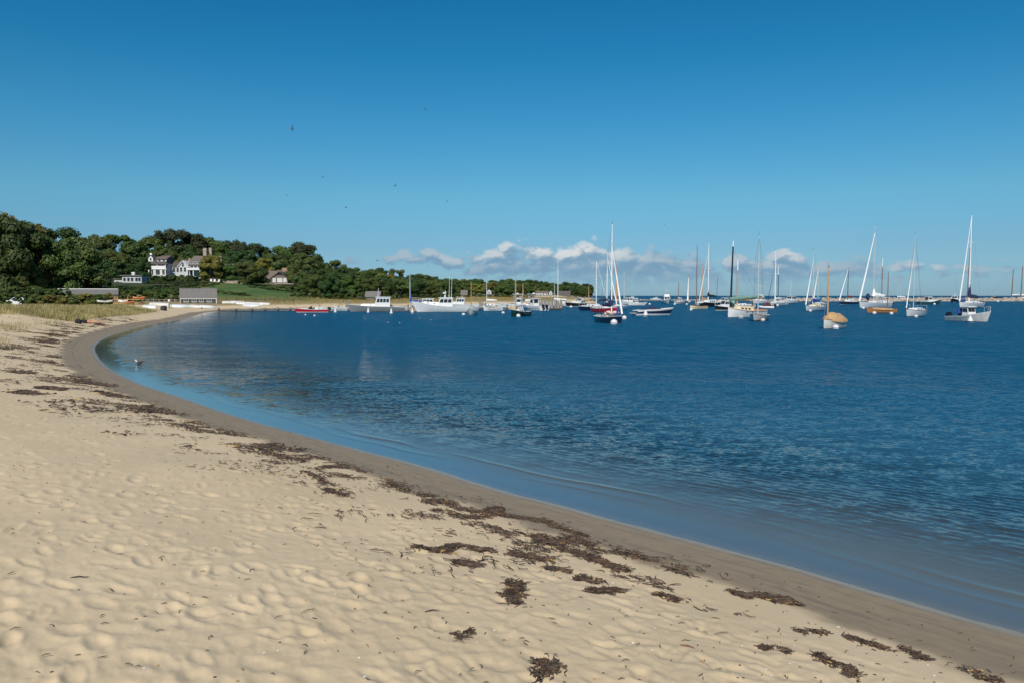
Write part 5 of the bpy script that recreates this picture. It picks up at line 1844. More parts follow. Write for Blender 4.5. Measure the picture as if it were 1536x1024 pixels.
# navy and white speedboat
H = Hull(5.0, 1.9, 1.02, 0.66, Fm=0.80, rake=0.75, sw=0.92, full=2.6, vee=0.26, boot=0.24, srake=-0.1)
loc, rz, D = place(977.5, 474.0, 24, 0, 106)
root = thing('speedboat', 'navy and white speedboat with a navy cockpit cover and a cone buoy beside it', 'speedboat', loc, rz)
H.build(root, [M['antiblue'], M['greywhite'], M['navy'], M['white']])
H.deck(root, M['white'])
mb = MB()
for s in (1, -1):
    rows = []
    for t in [0.02 + 0.96 * k / 12 for k in range(13)]:
        sh = H.sheer(t); b = H.beam(t)
        a, c = H.pt(t, sh - 0.22, s), H.pt(t, sh - 0.03, s)
        rows.append([(a[0], a[1] + s * 0.004, a[2]), (a[0], a[1] + s * 0.035, a[2]), (c[0], c[1] + s * 0.035, c[2]), (c[0], c[1] + s * 0.004, c[2])])
    mb.loft(rows)
mb.build('sheer_band', M['white'], root, smooth=True)
mb = MB(); rows = []
for k, (t, hh) in enumerate(((0.20, 0.04), (0.30, 0.22), (0.42, 0.40), (0.55, 0.42), (0.64, 0.26), (0.73, 0.03))):
    b = H.beam(t) * 0.82; z = H.sheer(t) - 0.02; x = -H.L / 2 + H.L * t
    rows.append([(x, -b, z), (x, -b * .8, z + hh * .75), (x, 0, z + hh), (x, b * .8, z + hh * .75), (x, b, z)])
mb.loft(rows); mb.build('cockpit_cover', M['navycloth'], root, smooth=True)
mb = MB(); mb.loft([[(-2.48, -.8, 0.3), (-2.48, .8, 0.3), (-2.48, .8, 0.36), (-2.48, -.8, 0.36)], [(-2.9, -0.75, 0.26), (-2.9, 0.75, 0.26), (-2.9, 0.75, 0.32), (-2.9, -0.75, 0.32)]]); mb.build('swim_platform', M['greywhite'], root)

# tan daysailer
root, H = small_open('tan hulled daysailer with a tall brown mast, moored left of the black yacht', 1044.6, 464.4, 4.4, 1.5, 226, 'cream', None, 0.75, 0.62, mast=True, mt=0.62, top=369, r=0.085, rail='varnish', boot='offwhite', mast_m='brownmast', spread=1, D=156, boom=1.9, boomcover='sail', anchor_px='mast')

# black hulled yacht with a black sail cover
root, H, zb = sloop('black hulled yacht with white cabin, bow rail and black sail cover', 1062, 460.6, 8.0, 2.5, 236, 'black', 365, 'whitespar', 0.58, 1.25, 1.05, boot='antiblue', cab=(0.26, 0.72, 0.75), jib='sail', jib_k=0.9, boom=3.4, cover='blackcloth', cover_r=0.22, r=0.10, D=190, ports=3, cover_up=1.5, boomh=1.35)
MB().tube([(-2.9, 0, 1.1), (-3.2, 0, wz(415, 190))], [0.06, 0.03], 6).build('mizzen_mast', M['black'], root)
sloop('slim sloop with an orange wooden mast, partly behind the black yacht', 1053, 457.5, 6.5, 2.2, 232, 'offwhite', 398, 'spruce', 0.58, 0.9, 0.75, boot='white', cab=(0.32, 0.62, 0.4), jib=None, boom=3, cover='tancloth', r=0.12, D=228)

# little dark cabin boat
motoryacht('little dark cabin boat with white wheelhouse, left of the big catboat', 1087, 466.4, 4.0, 1.7, 222, 'black', 0.95, 0.7, house=(0.38, 0.66, 1.1), trunk=(0.62, 0.86, 0.3), D=141, side_w=2, rake=0.3)

# white catboat with the black mast
H = Hull(5.9, 2.4, 1.22, 0.85, Fm=0.80, rake=-0.02, sw=0.72, full=2.8, vee=0.34, boot=0.06)
xm = -2.95 + 5.9 * 0.93
loc, rz, D = place(1095.5, 477.0, 226, xm, 98)
root = thing('catboat', 'big white catboat with black mast, green sail cover and cream cabin', 'sailboat', loc, rz)
H.build(root, [M['antifoul'], M['white'], M['white'], M['white']])
H.deck(root, M['cream'])
c_, top_ = trunk_cabin(root, H, 0.38, 0.84, 0.50, M['cream'], wfrac=0.68, ports=3, hf=0.42)
mb = MB()
for s in (1, -1):
    mb.tube([(H.xz(t, H.sheer(t) - 0.10), s * (H.pt(t, H.sheer(t) - 0.10, 1)[1] + 0.012), H.sheer(t) - 0.10) for t in [0.01 + 0.98 * k / 14 for k in range(15)]], 0.028, 5)
mb.build('rub_rail', M['varnish'], root)
for t in (0.50, 0.64):
    for s in (1, -1):
        p_ = H.pt(t, 0.66, s)
        MB().ball((p_[0], p_[1], p_[2]), (0.11, 0.03, 0.09), nu=8, nv=6).build('porthole', M['glass'], root)
cockpit(root, H, 0.06, 0.36, 'varnish', 0.7)
dm = D + xm * math.sin(rz)
mb = MB(); mb.tube([(xm, 0, 1.0), (xm - 0.28, 0, wz(370, dm))], [0.125, 0.085], 9); ms = mb.build('mast', M['black'], root, smooth=True)
mb = MB(); mb.tube([(xm - 0.28, 0, wz(370.5, dm)), (xm - 0.29, 0, wz(361.5, dm))], [0.075, 0.05], 8); mb.build('mast_tip', M['whitespar'], ms)
mb = MB(); mb.tube([(xm - 0.1, 0, wz(370, dm) - 0.6), (3.0, 0, 1.25)], 0.012, 4); mb.tube([(xm - 0.1, 0, wz(372, dm)), (-2.5, 0, 2.05)], 0.012, 4); mb.build('rigging', M['wire'], root)
mb = MB(); mb.tube([(xm - 0.05, 0, 1.98), (-3.0, 0, 2.35)], [0.08, 0.055], 7); mb.build('boom', M['spruce'], root, smooth=True)
mb = MB(); n = 12
mb.tube([(xm + 0.15 - 5.5 * k / n, 0, 2.18 + 0.36 * k / n + 0.03 * math.sin(k * 2.4)) for k in range(n + 1)], [0.18] + [0.25 - 0.010 * k + 0.02 * math.sin(k * 5) for k in range(1, n)] + [0.08], 9, flat=1.25); mb.build('sail_cover', M['greencloth'], root, smooth=True)
mb = MB(); mb.tube([(xm - 0.05, 0.1, 1.6), (xm - 0.45, 0.1, 1.9)], [0.34, 0.26], 8); mb.build('luff_cover', M['greencloth'], root, smooth=True)
mb = MB(); mb.box((-2.0, -0.75, 1.35), (0.13, 0.13, 1.35)); mb.build('boom_crutch', M['spruce'], root)
# gaff sloop with varnished mast behind it
sloop('wooden sloop with a varnished white tipped mast, behind the big white catboat', 1105.6, 463, 6.5, 2.1, 215, 'offwhite', 388, 'spruce', 0.60, 0.9, 0.75, cab=(0.32, 0.62, 0.4), jib=None, boom=3, cover='tancloth', r=0.14, D=163, tip=2.4)

# small white sloop, bow on, tall thin mast
root, H, zb = sloop('small white sloop bow on, with a tall thin mast and wide spreaders', 1136.6, 481.6, 5.0, 1.85, 258, 'offwhite', 352, 'alu', 0.62, 0.78, 0.6, boot='antiblue', bottom='antiblue', cab=None, jib=None, boom=None, r=0.05, spread=2, D=84, boomh=0.3, rail_on=False, cp=(0.1, 0.55), rail='varnish', deckm='greywhite')
# inflatable with a maroon cover
loc, rz, D = place(1150, 463.4, 178, 0, 163)
root = thing('inflatable_boat', 'white inflatable boat with a maroon cover, right of the bow on sloop', 'inflatable', loc, rz)
mb = MB(); mb.tube([(-1.45, 0.55, 0.22), (0.6, 0.55, 0.24), (1.2, 0.35, 0.32), (1.45, 0, 0.38), (1.2, -0.35, 0.32), (0.6, -0.55, 0.24), (-1.45, -0.55, 0.22)], 0.24, 8); mb.build('tube', M['white'], root, smooth=True)
mb = MB(); mb.box((-0.2, 0, 0.15), (2.4, 0.9, 0.12)); mb.build('floor', M['greywhite'], root)
mb = MB(); mb.ball((-0.2, 0, 0.75), (0.62, 0.45, 0.55)); mb.ball((0.25, 0, 0.55), (0.5, 0.42, 0.35)); mb.build('canvas_cover', M['maroon'], root, smooth=True)
outboard(root, -1.5, 0, 0.2)

# two sloops moored together in the middle distance
sloop('white sloop with white mast and dark furled jib, left of the mid harbour cruiser', 1162.2, 459, 7.0, 2.3, 240, 'white', 376, 'whitespar', 0.55, 1.0, 0.85, boot='antiblue', cab=(0.28, 0.66, 0.45), jib='navycloth', jib_k=0.8, boom=3, cover='sail', r=0.13, D=206)
sloop('grey hulled sloop with a navy wrapped mast, beside the white sloop', 1166.8, 457.4, 6.5, 2.1, 230, 'greywhite', 400, 'navycloth', 0.58, 1.0, 0.85, cab=(0.28, 0.66, 0.45), jib=None, boom=3, cover='greycloth', r=0.12, D=231, tip=2.4)
motoryacht('white cruiser with hard top and tall aerial, below the lone white cloud puff', 1185, 455.4, 7.5, 2.7, 244, 'white', 1.6, 1.0, house=(0.34, 0.62, 1.5), D=274, hardtop=0.12, ants=((0.45, 0.0, 414, 'whitespar'),), boot='antiblue', bottom='antiblue')
motoryacht('white flybridge cruiser seen behind the green sail cover', 1140, 455.6, 7.5, 2.7, 236, 'white', 1.5, 0.95, house=(0.36, 0.62, 1.4), D=268, flybridge=True)

# sloop with a bright blue sail cover
root, H, zb = sloop('pale grey sloop with bright blue sail cover and furled white jib', 1218.6, 466.8, 6.8, 2.1, 248, 'greywhite', 375, 'alu', 0.62, 0.95, 0.8, boot='antiblue', bottom='antiblue', cab=(0.28, 0.66, 0.42), cabm='cream', jib='sail', jib_k=0.83, boom=3.2, cover='bluecloth', cover_r=0.2, r=0.065, D=138, cover_up=0.3, jib_r=0.09, boomh=0.8)
sloop('white sloop half hidden behind the blue covered sloop', 1226.4, 461, 6.6, 2.1, 250, 'offwhite', 400, 'alu', 0.60, 0.95, 0.8, cab=(0.28, 0.66, 0.42), jib='sail', jib_k=0.98, boom=2.6, cover='cyancloth', cover_r=0.26, r=0.07, D=184, jib_r=0.11)

# dinghy under an orange cover
small_open('white dinghy under an orange tan cover with a bare wooden mast, nearest at right', 1241, 492.6, 3.3, 1.40, 246, 'offwhite', 'tancloth', 0.80, 0.62, mast=True, mt=0.80, top=401, r=0.062, rail='brownmast', cover_h=0.72, ridge=(0.0, 0.84), mast_m='spruce', D=64.5, bottom='antifoul', boot='offwhite', sw=0.7,
           cover_prof=[(0, 0.35), (0.2, 0.62), (0.5, 0.66), (0.75, 0.70), (0.92, 0.50), (1.0, 0.12)])

# dark cutter by the breakwater
root, H, zb = sloop('dark blue pilothouse sloop with black mast, in front of the breakwater', 1271.3, 457.4, 9.0, 2.7, 238, 'navy', 402, 'black', 0.56, 1.05, 0.9, cab=(0.30, 0.60, 0.9), jib='sail', jib_k=0.98, boom=3, cover='darkred', cover_r=0.2, r=0.10, D=238, jib_r=0.14, boot='white')

# the grey white yacht with loosely flaked mainsail
root, H, zb = sloop('large grey white yacht with loosely flaked mainsail and thick furled jib', 1309.6, 462.4, 9.6, 3.0, 235, 'greywhite', 338, 'alu', 0.55, 1.35, 1.15, boot='antiblue', bottom='antiblue', cab=(0.24, 0.66, 0.55), jib='sail', jib_k=0.9, boom=4.0, cover='sail', cover_r=0.34, r=0.10, D=171, jib_r=0.16, ports=3, spread=2, cover_up=1.6, boomh=1.3)
mb = MB(); mb.ball((2.6, 0.2, 2.35), (0.5, 0.4, 0.75)); mb.build('dark_sail_bag', M['navycloth'], root, smooth=True)
mb = MB(); mb.tube([(-3.7, -.9, 1.1), (-3.7, -.9, 2.5), (-3.7, .9, 2.5), (-3.7, .9, 1.1)], 0.035, 6); mb.build('stern_arch', M['alu'], root)
sloop('brown masted ketch behind the grey white yacht', 1322.2, 458, 7.0, 2.4, 230, 'black', 388, 'brownmast', 0.58, 1.0, 0.85, cab=(0.28, 0.6, 0.5), jib=None, boom=3.2, cover='greycloth', cover_r=0.2, r=0.12, D=222, tip=2.3)
# mahogany launch
root, H = small_open('varnished wooden daysailer with a black bow and brown mast, below the grey white yacht', 1331, 470.2, 4.3, 1.5, 210, 'varnish', 'tancloth', 0.78, 0.6, mast=True, mt=0.30, top=409, r=0.075, rail='varnish', boot='black', bottom='black', mast_m='brownmast', D=121, cover_h=0.22, ridge=(0.1, 0.9), full=2.0, rake=0.35)

# white sloop with a thin red stripe
root, H, zb = sloop('small white sloop with a red sheer stripe and thin tall mast', 1369.6, 475.2, 5.8, 1.95, 253, 'white', 351, 'alu', 0.60, 0.98, 0.82, boot='antiblue', bottom='antiblue', rail='darkred', cab=(0.28, 0.68, 0.38), jib='sail', jib_k=0.84, boom=None, r=0.05, D=100.5, jib_r=0.055, ports=2)
# teal lobster boat
motoryacht('dark teal lobster boat with a white wheelhouse, left of the tall white sloop', 1393, 457, 6.6, 2.4, 34, 'teal', 1.55, 0.9, house=(0.40, 0.64, 1.5), trunk=(0.62, 0.86, 0.4), D=240, roof='offwhite', hardtop=0.22, bottom='antiblue', boot='teal')
motoryacht('white wheelhouse lobster boat with dark hull, bow on by the breakwater', 1432, 453.6, 8.0, 3.2, 262, 'black', 1.6, 0.9, house=(0.36, 0.62, 1.7), trunk=(0.62, 0.86, 0.4), D=322, radar=True, ants=((0.45, .3, 413, 'wire'),))
# tall white sloop with navy cover
root, H, zb = sloop('tall white sloop with navy sail cover, white jib and red spar by its mast', 1453.2, 461.4, 9.2, 2.8, 244, 'white', 323, 'whitespar', 0.58, 1.25, 1.05, boot='antiblue', bottom='antifoul', cab=(0.24, 0.66, 0.5), jib='sail', jib_k=0.985, boom=4.2, cover='navycloth', cover_r=0.30, r=0.13, D=178, jib_r=0.12, spread=2, cover_up=2.6, boomh=1.2)
mb = MB(); mb.tube([(1.7, 0, 2.0), (1.0, 0, wz(372, 178))], [0.11, 0.07], 6); mb.build('spare_spar', M['brownmast'], root)
mb = MB(); mb.ball((3.6, 0.2, 1.6), (0.6, 0.5, 0.42)); mb.build('blue_sail_bag', M['bluecloth'], root, smooth=True)
# grey workboat with small white cabin
H = Hull(4.5, 1.75, 1.08, 0.48, Fm=0.56, rake=0.4, sw=0.85, full=2.6, vee=0.3, boot=0.05)
loc, rz, D = place(1452, 482.6, 318, 0, 82)
root = thing('workboat', 'low open white workboat with a small white cabin and cone buoy beside it', 'workboat', loc, rz)
H.build(root, [M['antiblue'], M['offwhite'], M['offwhite'], M['white']])
H.deck(root, M['greywhite'], drop=0.18)
house_box(root, H, 0.44, 0.62, 0.95, M['white'], 0.62, rake_f=0.25, side_w=1, front_w=2)
mb = MB(); mb.box((-1.0, 0.3, 0.72), (0.6, 0.5, 0.5)); mb.build('engine_box', M['black'], root)
mb = MB(); mb.box((-0.7, -0.3, 1.05), (0.12, 0.8, 0.5)); mb.build('blue_tarp', M['bluecloth'], root)
rails(root, H, 0.45, False)
outboard(root, -2.25, 0, 0.15)

# --- the boats of the left shore and docks
# black hulled yacht near the headland
root, H, zt = motoryacht('black hulled working yacht with cluttered tan and white deckhouse, off the headland', 868, 460.6, 5.6, 2.2, 190, 'black', 1.15, 0.95, house=(0.42, 0.62, 1.35), trunk=(0.60, 0.84, 0.5), D=188, side_w=2, rake=0.5, cabm='offwhite', roof='plank', hardtop=0.2)
MB().tube([(-1.6, 0, 1.0), (-1.6, 0, wz(447, 188) + 0.3)], 0.04, 5).build('samson_post', M['plank'], root)
root, H = small_open('yellow tan sailboat with a short orange mast, right of the black working yacht', 883, 459, 3.6, 1.5, 194, 'cream', 'tancloth', 0.95, 0.8, mast=True, mt=0.60, top=430, r=0.10, mast_m='spruce', D=208, cover_h=0.55)
motoryacht('white express cruiser moored behind the pier end', 845, 458.4, 4.8, 2.0, 175, 'white', 1.1, 0.8, house=(0.35, 0.58, 1.0), D=217, boot='bluecloth', side_w=2)

# red runabout at the low dock
root, H, zt = motoryacht('red hulled runabout with white deck at the low dock', 469, 469.2, 4.7, 1.9, 183, 'red', 0.72, 0.52, house=None, trunk=(0.64, 0.9, 0.14), D=124, side_w=1, rail='white', rake=0.5, rail_on=False)
mb = MB(); mb.loft([[(0.15, -0.7, 0.56), (0.75, -0.55, 0.6), (0.75, 0.55, 0.6), (0.15, 0.7, 0.56)], [(0.05, -0.62, 0.95), (0.25, -0.5, 0.97), (0.25, 0.5, 0.97), (0.05, 0.62, 0.95)]]); mb.build('windscreen', M['glass'], root)
mb = MB(); mb.box((-0.6, 0.3, 0.68), (0.5, 0.5, 0.4)); mb.box((-0.6, -0.35, 0.68), (0.5, 0.5, 0.4)); mb.build('seat', M['white'], root)
outboard(root, -2.4, 0, 0.1)
# grey hulled cabin boat
root, H, zt = motoryacht('grey hulled cabin boat with white wheelhouse and yellow gear at its stern', 567, 468.2, 8.7, 2.8, 182, 'grey', 1.25, 0.72, house=(0.28, 0.58, 1.55), trunk=(0.56, 0.83, 0.45), D=131, side_w=4, rail='white', roof='white', ants=((0.50, 0.3, 432, 'whitespar'), (0.18, -0.4, 437, 'wire')), boot='grey', rake=0.7, rail_on=False, Fm=0.85)
mb = MB(); mb.ball((-2.25, -1.15, 0.62), (0.28, 0.3, 0.45)); mb.ball((-2.05, -1.2, 0.95), (0.2, 0.2, 0.25)); mb.build('yellow_fender', M['yellow'], root, smooth=True)
# white lobster yacht
root, H, zt = motoryacht('long white lobster yacht with dark windows and tall aerials, bow to the left', 670, 468.6, 9.4, 3.0, 180, 'white', 1.75, 0.95, house=(0.40, 0.66, 1.42), trunk=(0.62, 0.90, 0.55), D=128, side_w=3, radar=True, ants=((0.46, 0.4, 415, 'whitespar'), (0.42, -0.5, 419, 'whitespar'), (0.60, 0.5, 430, 'wire')), rake=0.9, rail_on=True, boot='offwhite')
# white boats lying behind it
motoryacht('white cabin boat half hidden behind the lobster yacht stern', 693, 462.6, 7.2, 2.6, 176, 'white', 1.25, 0.85, house=(0.42, 0.70, 1.35), D=168, side_w=3, rail_on=False)
motoryacht('small white boat with a flat roof behind the lobster yacht bow', 641, 461, 5.6, 2.2, 178, 'offwhite', 0.9, 0.7, house=(0.25, 0.75, 1.3), trunk=None, D=182, side_w=3, rail_on=False)
# center consoles on the small dock
for lab, px, py, D, ln, col, hd in (('white centre console boat with a tee top and twin black outboards, at the pier', 801, 466, 142, 7.2, 'white', 120), ('white pilothouse skiff behind the green catboat', 777, 463.6, 158, 6.6, 'white', 176)):
    H = Hull(ln, 2.4, 1.3, 0.85, rake=0.7, sw=0.9, full=2.6, vee=0.28, boot=0.12)
    loc, rz, D = place(px, py, hd, 0, D)
    root = thing('motorboat', lab, 'motorboat', loc, rz)
    H.build(root, [M['antiblue'], M['white'], M[col], M['white']])
    H.deck(root, M['white'], drop=0.3)
    house_box(root, H, 0.40, 0.58, 1.35, M['white'], 0.5, rake_f=0.3, side_w=1, front_w=1, name='console')
    mb = MB(); mb.box((-0.1, 0, 2.9), (2.2, 1.8, 0.09)); mb.build('tee_top', M['white'], root)
    for sx in (-0.9, 0.7):
        for sy in (-0.75, 0.75):
            MB().tube([(sx, sy, 0.8), (sx, sy, 2.88)], 0.035, 5).build('top_post', M['alu'], root)
    mb = MB(); mb.lathe([(0.02, 0), (0.24, 0.02), (0.26, 0.14), (0.02, 0.22)], 10, c=(0.1, 0, 2.95)); mb.build('radar_dome', M['white'], root)
    for sy in (-0.35, 0.35):
        outboard(root, -ln / 2 - 0.05, sy, 0.3)
# dinghies and skiffs tied at docks
for k, (lab, px, py, D, ln, hd, hm) in enumerate((('white skiff tied at the low dock right of the red runabout', 500, 466.2, 137, 4.6, 184, 'white'), ('pale grey dinghy at the low dock left of the grey cabin boat', 519, 465.2, 146, 4.2, 178, 'greywhite'),
                                   ('white skiff tied at the left end of the small dock', 727, 463.5, 155, 4.4, 160, 'white'), ('grey dinghy with a dark cover on the small dock', 744, 464.8, 149, 3.8, 190, 'grey'),
                                   ('tan skiff tied at the small dock left of the green catboat', 757, 464, 153, 4.6, 184, 'cream'), ('white tender floating in front of the small dock', 740, 466.6, 138, 3.2, 186, 'white'))):
    small_open(lab, px, py, ln, 1.6, hd, hm, None, 0.75, 0.55, D=D, rail='white', name='skiff', cat='skiff')
    if k in (0, 1, 2):
        pass
# bare masts of boats lying behind the docks
for lab, px, py, D, top, mm, L in (('white sloop with a blue mast boot at the box dock', 615.2, 466.5, 140, 412, 'alu', 6.0), ('white sloop with a slim grey mast behind the small dock', 730, 462, 170, 421, 'alu', 6.0),
                                   ('sloop with a tall white mast behind the pier end', 836.8, 459.4, 200, 391, 'whitespar', 8.0), ('sloop with a short grey mast left of the tall white mast behind the pier', 831.6, 458, 222, 424, 'alu', 6.5),
                                   ('small yawl with an orange mast behind the green catboat', 784.3, 463.5, 160, 426, 'spruce', 5.5)):
    r_, H_, z_ = sloop(lab, px, py, L, 2.1, 186, 'white', top, mm, 0.58, 0.85, 0.7, cab=(0.3, 0.62, 0.35), jib=None, boom=2.2, cover='bluecloth' if px < 700 else 'sail', cover_r=0.13, r=0.075 if px < 700 else 0.085, D=D, rail_on=False, cover_up=1.6 if px < 700 else 0.4)

# --- far boats in the gap between headland and breakwater
sloop('far white sloop with a pale mast, right of the navy sloop', 936, 456.5, 6.5, 2.2, 235, 'offwhite', 407, 'alu', 0.58, 1.0, 0.85, cab=(0.28, 0.66, 0.5), jib=None, boom=3, cover='greycloth', r=0.13, D=262)
motoryacht('far grey and white cabin cruiser right of the navy sloop jib', 944, 457.4, 5.4, 2.2, 195, 'greywhite', 1.2, 0.8, house=(0.34, 0.60, 1.3), D=240, rail_on=False)
motoryacht('far white launch just right of the grey and white cruiser', 954.5, 458.6, 4.4, 1.7, 6, 'white', 0.9, 0.7, house=(0.40, 0.6, 0.7), trunk=None, D=216, rail_on=False, side_w=2)
motoryacht('tiny white motorboat on the open water under the cloud bank', 948, 449.2, 9, 3.0, 184, 'white', 1.4, 0.9, house=(0.34, 0.60, 1.4), D=600, rail_on=False)
motoryacht('tiny low white boat near the horizon left of the sport fisher', 984, 450.2, 6, 2.2, 184, 'white', 1.0, 0.8, house=(0.34, 0.60, 1.0), D=500, rail_on=False)
motoryacht('white sport fishing boat seen end on, above the navy speedboat', 1000, 456.4, 8.0, 2.9, 280, 'white', 1.6, 1.0, house=(0.36, 0.62, 1.4), D=258, flybridge=True)
sloop('far small sloop with a thin brown mast, right of the sport fishing boat', 1017.4, 456.4, 5.5, 1.9, 240, 'offwhite', 423, 'brownmast', 0.58, 0.9, 0.75, cab=(0.3, 0.62, 0.4), jib=None, boom=2.4, cover='sail', r=0.11, D=258)
sloop('far small sloop with orange mast and pale furled jib, left of the tan daysailer', 1032.3, 456.8, 6.0, 1.9, 266, 'greywhite', 415, 'spruce', 0.60, 0.9, 0.75, cab=(0.3, 0.62, 0.4), jib='sail', jib_k=0.95, boom=2.4, cover='greycloth', r=0.14, D=248, jib_r=0.2)
sloop('small day boat with a wooden mast standing behind the navy sloop jib', 924.6, 464.5, 5.5, 1.9, 240, 'white', 400, 'spruce', 0.60, 0.85, 0.7, cab=(0.3, 0.62, 0.35), jib=None, boom=2.2, cover='pinksail', r=0.12, D=150, rail_on=False)
motoryacht('small white cruiser behind the stern of the black yacht', 1086, 457, 5.5, 2.2, 220, 'white', 1.1, 0.8, house=(0.36, 0.62, 1.2), D=245, rail_on=False)
for lab, px, top, D in (('faint far mast left of the small white sloop, first of two beyond the breakwater', 1346, 414, 470), ('faint far mast left of the small white sloop, second of two beyond the breakwater', 1350, 411, 500)):
    sloop(lab, px, 450, 11, 3.2, 180, 'white', top, 'alu', 0.58, 1.2, 1.0, cab=(0.3, 0.62, 0.5), jib=None, boom=3.4, cover='sail', r=0.14, D=D, rail_on=False)
# schooner beyond the breakwater
H = Hull(22, 5.2, 2.0, 1.5, Fm=1.25, rake=2.0, srake=1.2, sw=0.55, full=2.0, boot=0.2)
loc, rz, D = place(1529, 451, 184, 0, 430)
root = thing('schooner', 'black two masted schooner moored at the end of the breakwater', 'schooner', loc, rz)
H.build(root, [M['antifoul'], M['white'], M['black'], M['varnish']])
H.deck(root, M['plank'])
trunk_cabin(root, H, 0.30, 0.55, 0.8, M['white'], ports=2)
for xx, tp in ((3.6, 404), (-0.6, 400)):
    MB().tube([(xx, 0, 1.0), (xx - 0.4, 0, wz(tp, 430))], [0.30, 0.16], 8).build('mast', M['brownmast'], root, smooth=True)
mb = MB(); mb.tube([(3.4, 0, 3.0), (-0.2, 0, 3.4)], [0.3, 0.2], 7); mb.tube([(-0.9, 0, 3.0), (-9.0, 0, 3.6)], [0.34, 0.2], 7); mb.build('furled_sail', M['sail'], root, smooth=True)
mb = MB(); mb.tube([(10.9, 0, 2.0), (14.5, 0, 2.9)], [0.16, 0.08], 6); mb.build('bowsprit', M['varnish'], root)
mb = MB(); mb.tube([(3.3, 0, wz(406, 430)), (14.3, 0, 2.9)], 0.02, 4); mb.tube([(-1.0, 0, wz(402, 430)), (3.3, 0, wz(406, 430))], 0.02, 4); mb.tube([(-1.0, 0, wz(402, 430)), (-10.5, 0, 1.6)], 0.02, 4); mb.build('rigging', M['wire'], root)


# ------------------------------------------------------------------ mooring buoys
def buoy(px, py, r, label, kind='ball', m='buoywhite', D=None, group='mooring buoys', name='mooring_buoy'):
    x, y = gp(px, py)
    if D:
        x, y = wx(px, D), D
    root = thing(name, label, 'buoy', (x, y, 0), 0, group)
    mb = MB()
    if kind == 'ball':
        mb.ball((0, 0, r * 0.35), r, nu=16, nv=10)
    elif kind == 'cone':
        mb.lathe([(0.02, -0.1), (r, -0.02), (r, 0.08), (r * 0.55, r * 1.0), (r * 0.16, r * 1.9), (0.02, r * 1.95)], 14)
    else:                                         # tall bottle shaped marker
        mb.lathe([(0.02, -0.1), (r, -0.05), (r * 1.02, r * 0.7), (r * 0.62, r * 1.15), (r * 0.5, r * 2.6), (r * 0.40, r * 3.2), (0.02, r * 3.25)], 14)
    mb.build('float', M[m], root, smooth=True)
    b = MB()
    if kind == 'ball':
        b.lathe([(r * 0.96, r * 0.28), (r * 1.012, r * 0.33), (r * 1.012, r * 0.42), (r * 0.96, r * 0.47)], 16)
        b.build('stripe', M['bluecloth'] if m == 'buoywhite' else M['darkred'], root)
        MB().tube([(0, 0, r * 1.3), (r * 0.12, 0, r * 1.5), (-r * 0.12, 0, r * 1.52), (0, 0, r * 1.3)], r * 0.05, 5).build('ring', M['wire'], root)
    else:
        b.lathe([(r * 0.98, 0.04), (r * 1.04, 0.05), (r * 1.04, 0.13), (r * 0.98, 0.14)], 14)
        b.build('collar', M['antiblue'], root)
    return root


buoy(921, 486.6, 0.34, 'big round white mooring ball in front of the navy sloop')
buoy(936.5, 478.8, 0.28, 'white mooring ball just right of the navy sloop bow')
buoy(968.4, 474.6, 0.40, 'white cone buoy in front of the navy speedboat', 'cone')
buoy(1111, 478.0, 0.34, 'grey white mooring ball at the side of the big catboat', m='greycloth')
buoy(1144.4, 482.0, 0.23, 'faded pink mooring ball at the bow on white sloop', m='buoypink')
buoy(1253.5, 493.5, 0.25, 'white mooring ball in front of the orange covered dinghy', m='buoywhite')
buoy(1374, 476.2, 0.22, 'white mooring ball at the bow of the red striped sloop')
buoy(1455.3, 483.8, 0.34, 'white cone buoy in front of the low workboat', 'cone')
buoy(1311.4, 471.2, 0.28, 'white mooring ball at the black bow of the varnished daysailer')
buoy(1337, 471.8, 0.26, 'small white mooring ball right of the varnished daysailer')
buoy(777.6, 475.8, 0.28, 'white mooring ball in front of the green catboat')
buoy(695.3, 473.4, 0.24, 'white mooring ball left of the small covered catboat')
buoy(754.8, 470.8, 0.24, 'white mooring ball on open water left of the green catboat')
buoy(1036.6, 466.0, 0.28, 'white mooring ball left of the tan daysailer')
buoy(1057.6, 463.8, 0.42, 'large white mooring ball right of the tan daysailer', D=158)
buoy(1012, 457.6, 0.34, 'white mooring ball right of the sport fishing boat')
buoy(1030, 457.6, 0.32, 'white mooring ball by the far orange masted sloop')
buoy(1166, 459.6, 0.36, 'white mooring ball at the bow of the white mid harbour sloop')
buoy(1215.5, 467.6, 0.26, 'white mooring ball at the bow of the blue covered sloop')
buoy(1401.6, 457.4, 0.36, 'white mooring ball right of the teal lobster boat')
buoy(1497, 453.2, 0.50, 'white mooring ball left of the black schooner')
buoy(1515, 452.2, 0.45, 'white mooring ball at the bow of the black schooner')
buoy(856.5, 461.6, 0.32, 'white mooring ball at the bow of the black working yacht')
buoy(933, 459.6, 0.32, 'white mooring ball left of the far grey and white cruiser')
buoy(1295, 463.6, 0.30, 'white mooring ball at the bow of the large grey white yacht')
buoy(974.5, 457.4, 0.34, 'small far mooring ball left of the sport fishing boat')
buoy(471.8, 474.6, 0.14, 'small white float in front of the red runabout', m='buoywhite')
buoy(458.2, 473.2, 0.12, 'tiny white float left of the small white float', m='buoywhite')
for px, py, lab in ((503, 469.4, 'white bottle shaped marker right of the red runabout'), (552.4, 469.6, 'white bottle shaped marker in front of the grey cabin boat'), (587, 471.4, 'white bottle shaped marker below the grey boat wheelhouse'), (618.6, 470.2, 'short white bottle shaped marker at the box dock')):
    buoy(px, py, 0.24, lab, 'bottle', name='marker_buoy', group='white marker buoys by the docks')
